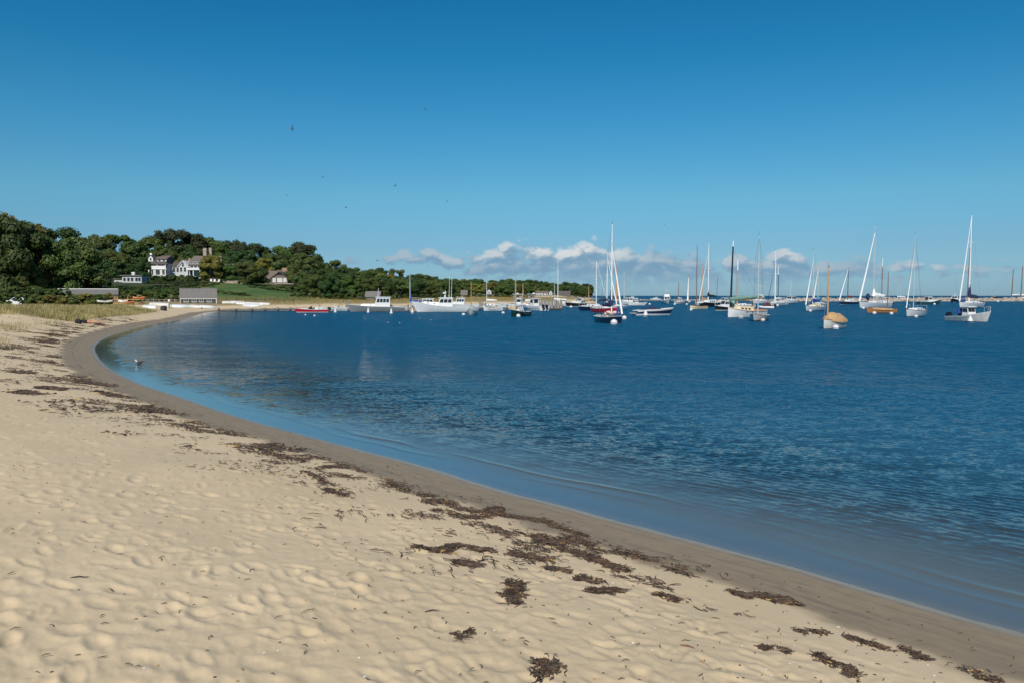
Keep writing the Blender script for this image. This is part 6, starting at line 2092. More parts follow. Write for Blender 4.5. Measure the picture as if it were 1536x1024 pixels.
# ------------------------------------------------------------------ docks, pier, breakwater
def pier(label, pts, w, zdeck, name='dock', piles=(), pile_top=0.9, deckm='plank', pile_r=0.16, group=None, dark=True):
    """a plank deck along pts (world xy) with piles at the given (x, y, top) places"""
    x0, y0 = pts[0]
    root = thing(name, label, 'dock', (x0, y0, 0), 0, group)
    mb = MB()
    beams = MB()
    for (ax, ay), (bx, by) in zip(pts[:-1], pts[1:]):
        L = math.hypot(bx - ax, by - ay)
        a = math.atan2(by - ay, bx - ax)
        n = max(2, int(L / 0.3))
        for k in range(n):
            u = (k + 0.5) / n
            mb.box((ax + (bx - ax) * u - x0, ay + (by - ay) * u - y0, zdeck + RT.uniform(-.008, .008)), (L / n - 0.02, w + RT.uniform(-.05, .05), 0.06), rz=a)
        for s in (-1, 1):
            ox, oy = -math.sin(a) * s * (w / 2 - 0.12), math.cos(a) * s * (w / 2 - 0.12)
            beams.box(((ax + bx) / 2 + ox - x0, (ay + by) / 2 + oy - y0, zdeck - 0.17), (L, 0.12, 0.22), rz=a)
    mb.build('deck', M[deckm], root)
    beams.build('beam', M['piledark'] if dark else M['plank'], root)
    for (x, y, zt) in piles:
        p = MB()
        p.tube([(x - x0, y - y0, -1.2), (x - x0, y - y0, 0.35), (x - x0 + RT.uniform(-.03, .03), y - y0, zt)], [pile_r, pile_r, pile_r * 0.92], 8)
        o = p.build('pile', M['pile'], root, smooth=True)
        q = MB(); q.tube([(x - x0, y - y0, -1.2), (x - x0, y - y0, 0.3)], pile_r * 1.05, 8); q.build('weed_band', M['piledark'], o)
    return root


# low dock running out from the beach past the boathouse
P0, P1 = (wx(270, 138), 138.0), (wx(462, 135), 135.0)
pl = []
for px in (305, 331, 357, 381, 400, 419, 437, 446):
    u = (px - 270) / 192
    pl.append((P0[0] + (P1[0] - P0[0]) * u, P0[1] + (P1[1] - P0[1]) * u - 0.75, wz(462.2 - (px % 3) * 0.6, 137)))
pier('low plank dock on short piles running out from the boathouse beach', [P0, P1], 1.4, wz(465.6, 137), piles=pl, pile_r=0.19)
# its outer part behind the red runabout, out to the grey cabin boat
Q0, Q1 = (wx(440, 141), 141.0), (wx(632, 141), 141.0)
pl = [(wx(px, 141), 140.2, wz(t_, 141)) for px, t_ in ((481, 458), (509, 458), (521, 450.5), (525, 450.5), (538, 459), (612, 458), (630, 459))]
pier('outer floating dock behind the red runabout and the grey cabin boat', [Q0, Q1], 2.0, wz(464.6, 141), piles=pl, pile_r=0.14)
# box dock by the lobster yacht's bow
D = 131
root = pier('square box dock with crates at the lobster yacht bow', [(wx(613, D), D), (wx(636, D), D)], 2.4, wz(463.8, D), piles=[(wx(px, D), D - 1.3, wz(t_, D)) for px, t_ in ((614, 457), (620, 459), (626.5, 456), (635, 462))], pile_r=0.15)
B(root, 'skirt', 'plank', ((1.3, -1.22, 0.28), (2.5, 0.07, 0.42)))
for k, (px, h) in enumerate(((618, 0.6), (624, 0.75), (629, 0.55))):
    o = thing('crate', f'weathered crate on the box dock, {("first", "second", "third")[k]} from its left end', 'crate', (wx(px, D), D, wz(463.8, D) + 0.03), 0.2 * k, 'crates on the box dock')
    mb = MB()
    for zz in (0.1, 0.3, 0.5):
        if zz < h:
            for sx, sy, a, b in ((0, -.3, .6, .03), (0, .3, .6, .03), (-.3, 0, .03, .6), (.3, 0, .03, .6)):
                mb.box((sx, sy, zz), (a, b, 0.15))
    mb.build('slats', M['plank'], o)
    mb = MB()
    for sx in (-.27, .27):
        for sy in (-.27, .27):
            mb.box((sx, sy, h / 2), (0.05, 0.05, h))
    mb.build('frame', M['pile'], o)
# small dock and the pier with the tall piles
D = 152
pl = [(wx(px, D), D - 0.9, wz(t_, D)) for px, t_ in ((720, 450), (723, 450.5), (729, 455), (745, 458), (761, 457), (775, 456), (790, 455))]
pier('small dock with a few piles left of the tall piled pier', [(wx(700, D), D), (wx(795, D), D)], 1.6, wz(464.6, D), piles=pl, pile_r=0.16)
D = 148
pl = []
for k, px in enumerate((800, 804, 808.5, 813, 817.5, 822.5, 827.5, 833, 837, 841.5)):
    pl.append((wx(px, D + (k % 2) * 2.4), D - 0.8 + (k % 2) * 2.6, wz((449.5, 451.5, 448.5, 452, 448.2, 451, 448, 450.5, 452, 449.6)[k], D)))
pier('pier end ringed with tall weathered piles', [(wx(796, D), D), (wx(842, D), D)], 2.6, wz(462.4, D), name='pier', piles=pl, pile_r=0.24)
# standing marker pole on the beach
x, y, z = at(253.5, 118)
root = thing('post', 'grey wooden post with a white head on the beach below the boathouse', 'post', (x, y, z))
MB().tube([(0, 0, -0.4), (0, 0, wz(449, 118) - z)], [0.14, 0.12], 8).build('shaft', M['pile'], root)
MB().tube([(0, 0, wz(453, 118) - z), (0, 0, wz(449.4, 118) - z)], [0.17, 0.17], 8).build('head', M['trim'], root)
MB().tube([(0.3, 0, -0.2), (0.3, 0, wz(441, 118) - z)], [0.05, 0.04], 6).build('pole', M['pile'], root)
# rail fence
x0, y0, z0 = at(214, 142)
x1, y1, z1 = at(270, 146)
root = thing('rail_fence', 'long low wooden rail fence between the kayak rack and the boathouse', 'fence', (x0, y0, z0))
mb = MB()
for hh in (0.55, 0.95):
    mb.tube([(0, 0, hh), (x1 - x0, y1 - y0, z1 - z0 + hh)], 0.06, 6)
mb.build('rail', M['plank'], root)
for k in range(8):
    u = k / 7
    MB().tube([((x1 - x0) * u, (y1 - y0) * u, -0.2), ((x1 - x0) * u, (y1 - y0) * u, 1.1 + (z1 - z0) * u)], 0.07, 6).build('post', M['pile'], root)
x0, y0, z0 = at(325, 172); x1, y1, z1 = at(440, 176)
root = thing('rail_fence', 'dark rail fence along the foot of the lawn right of the boathouse', 'fence', (x0, y0, z0))
mb = MB(); mb.tube([(0, 0, 0.8), (x1 - x0, y1 - y0, z1 - z0 + 0.8)], 0.05, 6); mb.tube([(0, 0, 0.45), (x1 - x0, y1 - y0, z1 - z0 + 0.45)], 0.05, 6); mb.build('rail', M['piledark'], root)
for k in range(9):
    u = k / 8
    MB().tube([((x1 - x0) * u, (y1 - y0) * u, -0.2), ((x1 - x0) * u, (y1 - y0) * u, 0.95 + (z1 - z0) * u)], 0.06, 6).build('post', M['piledark'], root)

# kayak rack with orange rails
D = 118
x, y, z = at(193, D)
root = thing('boat_rack', 'wooden rack with orange rails at the foot of the bank', 'rack', (x, y, z), math.radians(20))
k_ = D / F
for px in (173.5, 178, 191.5, 199, 211.5):
    MB().box(((px - 193) * k_, 0, 0.62), (0.12, 0.12, wz(444.5 if px > 210 else 446.5, D) - z + 0.3)).build('post', M['varnish'], root)
for zz in (wz(449.6, D) - z, wz(455.2, D) - z):
    for yy in (-0.12, 0.12):
        MB().box((0, yy, zz), ((213 - 172) * k_, 0.08, 0.1)).build('rail', M['tancloth'], root)


def kayak(label, x, y, z, rz, L, m, cat='kayak', name='kayak', w=0.62, h=0.3, flip=False):
    root = thing(name, label, cat, (x, y, z), rz)
    rows = []
    n = 10
    for i in range(n + 1):
        t = i / n
        b = w / 2 * max(0.03, math.sin(math.pi * (0.03 + 0.94 * t)) ** 0.75)
        e = 0.14 * abs(2 * t - 1) ** 2.5
        rows.append([(L * (t - .5), b * math.cos(a), h * 0.5 + e + h * 0.5 * math.sin(a) * (1 if math.sin(a) > 0 else 1)) for a in [2 * math.pi * k / 10 for k in range(10)]])
    MB().loft(rows).build('hull', M[m], root, smooth=True)
    mb = MB(); mb.lathe([(0.20, 0), (0.24, 0.02), (0.24, 0.05), (0.19, 0.05)], 12, c=(0, 0, h - 0.03)); mb.build('cockpit_rim', M['rubber'], root)
    return root


kayak('orange kayak on the upper rails of the wooden rack', x + 16 * k_, y - 0.2, wz(449.0, D), math.radians(20), 1.6, 'orange')
kayak('orange kayak low in the middle of the wooden rack', x + 2 * k_, y - 0.35, wz(455.0, D) - 0.05, math.radians(24), 1.1, 'orange')
kayak('white kayak on the lower rails of the wooden rack', x - 7 * k_, y - 0.3, wz(454.6, D), math.radians(20), 1.3, 'white', h=0.4)
kayak('pale canoe lying on trestles left of the wooden rack', wx(157, 120), 120.0, at(157, 120)[2] + 0.55, math.radians(24), 2.1, 'offwhite', 'canoe', 'canoe', 0.6, 0.3)


def upturned(label, px, D, L, m, rz, B_=1.3, h=0.55, dz=0.0, tilt=0.0, group='boats lying upturned on the far beach'):
    x, y, z = at(px, D)
    root = thing('skiff', label, 'skiff', (x, y, z - 0.05 + dz), rz, group)
    rows = []
    for i in range(11):
        t = i / 10
        b = B_ / 2 * (0.75 + 0.25 * math.sin(min(1, t / .45) * math.pi / 2)) if t < .45 else B_ / 2 * max(0.02, 1 - ((t - .45) / .55) ** 2.3)
        hh = h * (1 - 0.25 * t ** 3)
        rows.append([(L * (t - .5), b, 0), (L * (t - .5), b * .95, hh * .45), (L * (t - .5), b * .6, hh * .9), (L * (t - .5), 0, hh), (L * (t - .5), -b * .6, hh * .9), (L * (t - .5), -b * .95, hh * .45), (L * (t - .5), -b, 0)])
    MB().loft(rows).build('hull', M[m], root, smooth=True)
    mb = MB(); mb.tube([(L * (t - .5), 0, h * (1 - 0.25 * t ** 3) + 0.02) for t in [k / 8 for k in range(9)]], 0.035, 5); mb.build('keel', M['plank'], root)
    return root


for lab, px, D, L, m, rz, dz in (('white upturned skiff lying on the grass left of the post', 225, 108, 2.2, 'white', -0.45, 0), ('pale upturned dinghy behind the post on the beach', 240, 134, 3.6, 'offwhite', -0.2, 0), ('grey upturned dinghy just right of the post', 268, 134, 3.4, 'greywhite', 0.2, 0),
                                 ('biggest white upturned boat in front of the boathouse', 300, 142, 4.0, 'white', 0.15, 0), ('white upturned dinghy leaning against the biggest one', 291, 140, 2.8, 'offwhite', -0.5, 0), ('white upturned dinghy at the right corner of the boathouse', 312, 144, 2.8, 'white', 0.6, 0),
                                 ('white upturned skiff far left of the row right of the boathouse', 345, 168, 3.0, 'offwhite', 0.1, 0), ('white upturned skiff second in the row right of the boathouse', 357, 165, 3.0, 'white', 0.5, 0), ('long white upturned boat in the middle of the row right of the boathouse', 371, 163, 4.2, 'white', 0.1, 0),
                                 ('pale blue grey upturned boat in front of the row right of the boathouse', 377, 160, 3.4, 'greywhite', -0.2, 0), ('white upturned boat at the right end of the row', 390, 164, 3.8, 'white', 0.12, 0)):
    upturned(lab, px, D, L, m, rz, dz=dz)
x, y, z = at(245, 106)
mb = MB(); mb.lathe([(0.34, -0.1), (0.4, 0.1), (0.38, 0.5), (0.25, 0.62), (0.02, 0.66)], 12); o = mb.build('bin_bag', M['rubber'], None, True, (x, y, z)); tag(o, 'dark bin bag on the sand right of the upturned skiff', 'bin bag')

# breakwater: a low bank of granite boulders across the harbour mouth
def breakwater(name, label, pxa, pxb, Da, Db, z0, z1, w, group, n, lab2, rb):
    RB = random.Random(len(name) + 3)
    rows = []
    N = 60
    for k in range(N + 1):
        u = k / N
        D_ = Da + (Db - Da) * u
        x_ = wx(pxa + (pxb - pxa) * u, D_)
        zt = (z0 + (z1 - z0) * u) * (0.80 + 0.1 * math.sin(k * 1.7) + RB.uniform(-.08, .08))
        if k == 0:
            zt *= 0.3
        rows.append([(x_, D_ - w, -1.5), (x_, D_ - w * 0.35, zt * .8), (x_, D_, zt), (x_, D_ + w * .35, zt * .8), (x_, D_ + w, -1.5)])
    mb = MB(); mb.loft(rows)
    o = mb.build(name, M['rock'])
    tag(o, label, 'breakwater')
    # boulders: things of their own
    base = []
    for v in range(5):
        b = MB()
        b.ball((0, 0, 0), 1.0, nu=8, nv=6)
        me_o = b.build('boulder', M['rock'])
        for q in me_o.data.vertices:
            f = 1 + RB.uniform(-.22, .22)
            q.co = Vector((round(q.co.x * f * 2.2) / 2.2 * .6 + q.co.x * f * .4, round(q.co.y * f * 2.2) / 2.2 * .6 + q.co.y * f * .4, q.co.z * f * 0.8))
        base.append(me_o)
    for k in range(n):
        u = (k + RB.random()) / n
        D_ = Da + (Db - Da) * u - w * RB.choice((0.15, 0.32, 0.5))
        x_ = wx(pxa + (pxb - pxa) * u, D_)
        zt = (z0 + (z1 - z0) * u)
        lay = (Da + (Db - Da) * u - D_) / w
        b = base[k % 5]
        c = b if k < 5 else b.copy()
        if k >= 5:
            COL.objects.link(c)
        s = rb * RB.uniform(0.75, 1.3)
        c.location = (x_, D_, zt * (1.0 - lay * 1.1) - s * 0.35)
        c.scale = (s * 1.2, s, s * 0.85)
        c.rotation_euler = (RB.uniform(-.3, .3), RB.uniform(-.3, .3), RB.uniform(0, 6.28))
        tag(c, lab2, 'boulder', group)


breakwater('breakwater', 'low granite breakwater across the harbour mouth on the right', 1192, 1600, 372, 385, 1.55, 1.75, 6.0, 'tan granite boulders of the breakwater', 150, 'tan granite boulder of the low breakwater on the right', 1.05)
breakwater('rock_ledge', 'faint dark line of rocks awash in the gap under the cloud bank', 905, 1195, 470, 400, 0.35, 0.9, 4.0, 'rocks awash in the harbour gap', 60, 'small dark rock awash in the harbour gap', 0.6)

# ------------------------------------------------------------------ the parked car behind the dune
D = 142
x, y, z = at(22, D)
z = wz(459, D)
root = thing('parked_car', 'white estate car with dark windows parked behind the dune grass', 'car', (x, y, z), math.radians(205))
def car_rows(prof, w0):
    return [[(px_, -w * w0, z0), (px_, w * w0, z0), (px_, w * w0 * 1.0, (z0 + z1) / 2 + .1), (px_, w * w0 * 0.93, z1), (px_, -w * w0 * 0.93, z1), (px_, -w * w0, (z0 + z1) / 2 + .1)] for px_, z0, z1, w in prof]
MB().loft(car_rows([(-1.55, 0.34, 0.75, 0.86), (-1.50, 0.24, 0.95, 0.93), (-0.9, 0.2, 1.0, 1), (0.5, 0.2, 1.0, 1), (0.9, 0.22, 0.95, 0.98), (1.45, 0.24, 0.82, 0.92), (1.55, 0.36, 0.66, 0.84)], 0.80)).build('body', M['carwhite'], root, True)
mb = MB(); mb.loft([[(-1.48, -.70, .98), (.75, -.70, .98), (.75, .70, .98), (-1.48, .70, .98)], [(-1.28, -.58, 1.44), (.18, -.58, 1.46), (.18, .58, 1.46), (-1.28, .58, 1.44)]]); cb = mb.build('cabin', M['carwhite'], root)
bot = [(-1.48, -.70, .98), (.75, -.70, .98), (.75, .70, .98), (-1.48, .70, .98)]; top = [(-1.28, -.58, 1.44), (.18, -.58, 1.46), (.18, .58, 1.46), (-1.28, .58, 1.44)]
for i_, j_ in ((0, 1), (1, 2), (2, 3), (3, 0)):
    q = [bot[i_], bot[j_], top[j_], top[i_]]
    for u0, u1 in (((0.06, 0.36), (0.40, 0.66), (0.70, 0.92)) if i_ in (0, 2) else ((0.06, 0.94),)):
        MB().panel(q, u0, u1, 0.12, 0.86).build('window', M['glass'], cb)
mb = MB(); mb.box((-0.55, 0, 1.50), (1.3, 1.05, 0.05)); mb.build('roof_rack', M['rubber'], root)
for sx in (-0.95, 0.95):
    for sy in (-0.74, 0.74):
        wm = MB(); wm.loft([[(sx + .31 * math.cos(a), sy + d, .31 + .31 * math.sin(a)) for a in [k * math.pi / 8 for k in range(16)]] for d in (-.1, .1)])
        wh = wm.build('wheel', M['rubber'], root)
        wm = MB(); wm.loft([[(sx + .19 * math.cos(a), sy + d, .31 + .19 * math.sin(a)) for a in [k * math.pi / 6 for k in range(12)]] for d in (-.108, .108)])
        wm.build('rim', M['alu'], wh)
for sy in (-0.58, 0.58):
    MB().ball((1.5, sy, .66), (.07, .14, .08)).build('headlight', M['greywhite'], root)
    MB().ball((-1.5, sy, .78), (.06, .1, .14)).build('tail_light', M['red'], root)


# ------------------------------------------------------------------ person lying on the sand
def skin_body(name, joints, edges, mats, parent, sub=2):
    me = bpy.data.meshes.new(name)
    me.from_pydata([j[0] for j in joints], edges, [])
    for mm in mats:
        me.materials.append(mm)
    o = bpy.data.objects.new(name, me)
    o.parent = parent
    COL.objects.link(o)
    md = o.modifiers.new('skin', 'SKIN')
    md.use_smooth_shade = True
    for v, j in zip(me.skin_vertices[0].data, joints):
        v.radius = j[1] if isinstance(j[1], tuple) else (j[1], j[1])
    me.skin_vertices[0].data[0].use_root = True
    sb = o.modifiers.new('subdivision', 'SUBSURF')
    sb.levels = sb.render_levels = sub
    return o


x, y, z = ground_at(133, 486.5)
root = thing('person', 'person in a black top lying on the sand below the dune', 'person', (x, y, z + 0.02), math.radians(14))
# lying face down along +X (feet to the right): pelvis is the root vertex
J = [((0.0, 0, 0.13), (0.15, 0.11)), ((-0.18, 0, 0.14), (0.13, 0.10)), ((-0.38, 0, 0.16), (0.17, 0.11)), ((-0.50, 0, 0.17), (0.10, 0.08)), ((-0.58, 0, 0.19), (0.055, 0.055)), ((-0.68, 0, 0.21), (0.088, 0.10)), ((-0.79, 0, 0.20), (0.072, 0.085)),
     ((0.10, -0.10, 0.12), 0.088), ((0.46, -0.13, 0.09), 0.062), ((0.84, -0.12, 0.08), 0.042), ((0.93, -0.12, 0.06), 0.034), ((1.02, -0.13, 0.035), 0.026),
     ((0.10, 0.10, 0.12), 0.088), ((0.46, 0.14, 0.09), 0.062), ((0.82, 0.16, 0.08), 0.042), ((0.91, 0.16, 0.06), 0.034), ((1.0, 0.18, 0.035), 0.026),
     ((-0.47, -0.19, 0.15), 0.052), ((-0.62, -0.38, 0.07), 0.040), ((-0.82, -0.20, 0.06), 0.028), ((-0.89, -0.14, 0.05), 0.026),
     ((-0.47, 0.19, 0.15), 0.052), ((-0.62, 0.38, 0.07), 0.040), ((-0.82, 0.20, 0.06), 0.028), ((-0.89, 0.14, 0.05), 0.026)]
E = [(0, 1), (1, 2), (2, 3), (3, 4), (4, 5), (5, 6), (0, 7), (7, 8), (8, 9), (9, 10), (10, 11), (0, 12), (12, 13), (13, 14), (14, 15), (15, 16), (2, 17), (17, 18), (18, 19), (19, 20), (2, 21), (21, 22), (22, 23), (23, 24)]
skin_body('body', J, E, [M['skin']], root)
for hx, hy, s in ((-0.89, -0.14, 1), (-0.89, 0.14, -1)):
    for k in range(5):
        a = math.pi + (k - 2) * 0.22
        L_ = (0.07, 0.085, 0.09, 0.082, 0.06)[k]
        MB().tube([(hx, hy + (k - 2) * 0.014, 0.05), (hx + L_ * .6 * math.cos(a), hy + (k - 2) * 0.016 + L_ * .6 * math.sin(a), 0.052), (hx + L_ * math.cos(a), hy + (k - 2) * 0.018 + L_ * math.sin(a), 0.035)], [0.010, 0.009, 0.007], 6).build('finger', M['skin'], root, True)
mb = MB(); mb.ball((-0.735, 0, 0.235), (0.115, 0.10, 0.095), nu=14, nv=9); mb.build('hair', M['hair'], root, True)
def wrapring(x_, w, zt, zb, n=12):
    return [(x_, w * math.cos(a), (zt + zb) / 2 + (zt - zb) / 2 * math.sin(a)) for a in [2 * math.pi * k / n for k in range(n)]]
MB().loft([wrapring(-0.56, .10, .27, .08), wrapring(-0.47, .23, .29, .04), wrapring(-0.36, .205, .295, .03), wrapring(-0.2, .165, .265, .02), wrapring(-0.06, .175, .27, .02)]).build('black_top', M['blackshirt'], root, True)
MB().loft([wrapring(-0.06, .172, .265, .02), wrapring(0.04, .19, .27, .01), wrapring(0.13, .205, .24, .01), wrapring(0.2, .20, .205, .01)]).build('shorts', M['salmon'], root, True)
x, y, z = ground_at(117.5, 486.0)
o = thing('bag', 'black beach bag at the head of the person lying on the sand', 'bag', (x, y, z))
mb = MB(); mb.loft([wrapring(-0.2, .12, .26, 0), wrapring(-0.12, .16, .36, 0), wrapring(0.1, .16, .34, 0), wrapring(0.2, .12, .24, 0)]); mb.build('bag_body', M['blackshirt'], o, True)
MB().tube([(-0.1, 0, 0.33), (-0.05, 0, 0.45), (0.05, 0, 0.45), (0.1, 0, 0.32)], 0.015, 6).build('strap', M['blackshirt'], o)


# ------------------------------------------------------------------ birds
def floating_gull(label, px, py, s, rz, dark=True, group=None):
    x, y = gp(px, py)
    root = thing('gull', label, 'gull', (x, y, 0), rz, group)
    rows = []
    # +X is the head end; one body from tail to beak
    for px_, zc, w, h in ((-0.26, .105, .012, .010), (-0.20, .10, .045, .03), (-0.10, .085, .085, .07), (0.02, .075, .10, .085), (0.10, .085, .085, .08), (0.15, .13, .05, .05), (0.165, .185, .036, .036), (0.19, .215, .042, .040), (0.225, .21, .03, .03), (0.25, .202, .012, .012), (0.29, .195, .005, .005)):
        rows.append([(px_ * s, w * s * math.cos(a), (zc + h * math.sin(a)) * s) for a in [2 * math.pi * k / 10 for k in range(10)]])
    mb = MB(); mb.loft(rows)
    n = len(rows[0])
    for i, f in enumerate(mb.f):
        xc = sum(mb.v[j][0] for j in f) / len(f) / s
        mb.mi[i] = 1 if xc > 0.115 and xc < 0.25 else (2 if xc >= 0.25 else 0)
    mb.build('body', [M['feather_grey'] if dark else M['feather_white'], M['feather_white'], M['yellow']], root, True)
    for sd in (1, -1):
        w = MB()
        w.loft([[(0.10 * s, sd * .09 * s, .11 * s), (0.08 * s, sd * .1 * s, .06 * s), (0.04 * s, sd * .075 * s, .155 * s)], [(-0.1 * s, sd * .088 * s, .125 * s), (-0.1 * s, sd * .095 * s, .07 * s), (-0.1 * s, sd * .06 * s, .16 * s)], [(-0.36 * s, sd * .02 * s, .15 * s), (-0.34 * s, sd * .03 * s, .13 * s), (-0.33 * s, sd * .015 * s, .16 * s)]])
        w.build('folded_wing', M['feather_dark'], root, True)
    return root


floating_gull('brown winged gull with a pale head swimming near the left shore', 208.5, 545.6, 0.72, math.radians(165))
for lab, px, py in (('small gull floating on open water in front of the cabin boat, left of two', 583, 485.5), ('small gull floating on open water in front of the cabin boat, right of two', 600.5, 486)):
    floating_gull(lab, px, py, 0.6, math.radians(150), False, 'gulls floating in front of the cabin boat')
for lab, px, py in (('white speck of a gull floating left of the lobster yacht bow buoy', 629, 478.5), ('gull floating below the lobster yacht', 645, 481)):
    floating_gull(lab, px, py, 0.55, math.radians(20), False)


def flying(label, px, py, D, span, bank, head, mats, lift=0.25):
    root = thing('bird', label, 'bird', (wx(px, D, py), D, wz(py, D)), math.radians(head), 'birds in the sky')
    root.rotation_euler = (math.radians(bank), 0, math.radians(head))
    mb = MB(); rows = []
    for px_, r_ in ((-0.30, .006), (-0.26, .05), (-0.14, .045), (0.0, .075), (0.12, .07), (0.2, .045), (0.25, .04), (0.29, .012), (0.34, .004)):
        rows.append([(px_ * span * .8, r_ * span * .8 * math.cos(a) * (1.6 if px_ < -.2 else 1), r_ * span * .8 * math.sin(a) * (.4 if px_ < -.2 else 1)) for a in [2 * math.pi * k / 8 for k in range(8)]])
    mb.loft(rows)
    for sd in (1, -1):
        rr = []
        for u, c0, c1, zz in ((0.02, .12, -.09, .02), (0.25, .13, -.07, .02 + lift * .35), (0.5, .05, -.11, .02 + lift * .38), (0.8, -.07, -.17, lift * .25), (1.0, -.20, -.22, lift * .1)):
            yy = sd * u * span / 2
            rr.append([(c0 * span * .6, yy, zz * span * .5), ((c0 + c1) / 2 * span * .6, yy, zz * span * .5 + .012), (c1 * span * .6, yy, zz * span * .5), ((c0 + c1) / 2 * span * .6, yy, zz * span * .5 - .008)])
        mb.loft(rr)
    mb.build('body', [M[mats]], root, True)
    return root


flying('brown gull flying highest at the left, nearest of the birds in the sky', 438, 193, 110, 1.15, 35, 200, 'brownmast')
flying('small dark bird high above the middle of the lobster yacht', 637.5, 164, 150, 1.0, 40, 120, 'feather_dark')
flying('dark bird with raised wings above the grey cabin boat', 593, 278.5, 140, 1.0, -38, 60, 'feather_dark')
flying('dark bird banking above the lobster yacht stern', 671, 302, 150, 0.9, -50, 80, 'feather_dark')
flying('pale grey bird gliding above the red runabout', 484, 266, 150, 0.9, 15, 180, 'feather_grey', 0.1)
flying('pale grey bird gliding above the brown shingled house', 430, 293.5, 160, 0.85, 10, 190, 'feather_grey', 0.1)
flying('pale grey bird gliding low above the shore shed', 519, 311.5, 150, 1.0, 18, 180, 'feather_grey', 0.1)
flying('dark bird low over the wood in front of the small cloud', 641, 398, 190, 1.1, -55, 90, 'feather_dark')
flying('faint grey bird skimming the treetops left of the small cloud', 566, 391, 260, 2.2, 6, 184, 'feather_grey', 0.08)
flying('tiny far bird in the clear sky above the sport fishing boat', 997, 337, 240, 0.8, 10, 180, 'feather_grey', 0.15)


# ------------------------------------------------------------------ seaweed and litter on the beach
def strands(name, pts, mats, seed, lmin, lmax, wmin=0.006, wmax=0.016, zmax=0.03, split=(1.0,)):
    """short bent flattened strands; pts = (x, y, z, heading, pile height)"""
    R = random.Random(seed)
    mb = MB()
    for (x, y, z, hd, ph) in pts:
        L = R.uniform(lmin, lmax)
        a = hd + R.gauss(0, 0.55)
        w = R.uniform(wmin, wmax)
        k = R.uniform(-1.3, 1.3)
        zz = z + R.random() * ph
        P_ = []
        for i in range(4):
            u = i / 3 - 0.5
            aa = a + k * u
            P_.append((x + math.cos(aa) * L * u, y + math.sin(aa) * L * u, zz + 0.004 + R.uniform(0, 0.4) * zmax))
        ring = []
        for i, p in enumerate(P_):
            ww = w * (0.35, 1.0, 0.9, 0.25)[i]
            nx, ny = -math.sin(a + k * (i / 3 - .5)), math.cos(a + k * (i / 3 - .5))
            ring.append([(p[0] + nx * ww, p[1] + ny * ww, p[2] - 0.004), (p[0] - nx * ww, p[1] - ny * ww, p[2] - 0.004), (p[0], p[1], p[2] + ww * 0.9)])
        mi = 0
        q = R.random()
        for j, s_ in enumerate(split):
            if q < s_:
                mi = j
                break
        mb.loft(ring, mi)
    return mb


RW = random.Random(21)
# positions along the shore where the wrack lies
seglen = np.hypot(*(SH[1:] - SH[:-1]).T)
cum = np.concatenate([[0], np.cumsum(seglen)])
def along(s):
    k = min(max(int(np.searchsorted(cum, s)) - 1, 0), len(seglen) - 1)
    u = (s - cum[k]) / seglen[k]
    p = SH[k] * (1 - u) + SH[k + 1] * u
    d = (SH[k + 1] - SH[k]) / seglen[k]
    return p, d
s_near = min(range(len(SH)), key=lambda i: abs(SH[i][0] - 3.4) + abs(SH[i][1] - 6.8))
s_far = min(range(len(SH)), key=lambda i: math.hypot(SH[i][0] + 33, SH[i][1] - 72))
pts = []
litter = []
S0, S1 = cum[s_near] - 4.5, cum[s_far] + 8
tries = 0
# strength of the wrack along the beach as the photo shows it: (photo x of the shoreline point, strength)
def wrack_strength(p):
    ppx = 768 + F * p[0] / max(p[1], .5)
    return float(np.interp(ppx, [130, 160, 230, 330, 430, 560, 680, 900, 1060, 1180, 1250, 1400, 1550], [0.55, 0.8, 0.8, 0.8, 0.7, 0.8, 1.0, 1.0, 0.9, 0.75, 0.3, 0.22, 0.2]))
def ppx_of(p):
    return 768 + F * p[0] / max(p[1], .5)
lines = ((1.50, 0.12, 1.0), (1.85, 0.16, 0.9), (2.25, 0.22, 0.65), (2.8, 0.45, 0.25), (1.2, 0.25, 0.10))
while len(pts) < 13500 and tries < 400000:
    tries += 1
    s = S0 + (S1 - S0) * RW.random() ** 1.55
    p, d = along(s)
    base_d, sd_, wgt = RW.choices(lines, [l[2] for l in lines])[0]
    scale = 1.0 + 0.010 * max(0, p[1] - 10)
    dist = (base_d + RW.gauss(0, sd_)) * scale
    n = np.array([-d[1], d[0]])
    q = p + n * dist
    if q[1] < 1.2:
        continue
    cl = float(fbm(np.array([q[0] * 0.75 + base_d * 3]), np.array([q[1] * 0.75]), 3)[0]) + 0.35 * float(perlin(np.array([q[0] * 4.0]), np.array([q[1] * 4.0]))[0])
    st = wrack_strength(p)
    if cl + 0.30 * st - 0.30 + RW.gauss(0, 0.06) < 0.16 + 0.22 * (ppx_of(p) > 1230):
        continue
    # distance along the view thins out what cannot be seen as single strands
    pts.append((q[0], q[1], gz(q[0], q[1]), math.atan2(d[1], d[0]), 0.035 * max(0.2, min(1, cl + st - 0.6))))
mb = strands('seaweed_wrack', pts, None, 5, 0.03, 0.14, 0.0018, 0.0048, 0.020, (0.66, 0.985, 1.0))
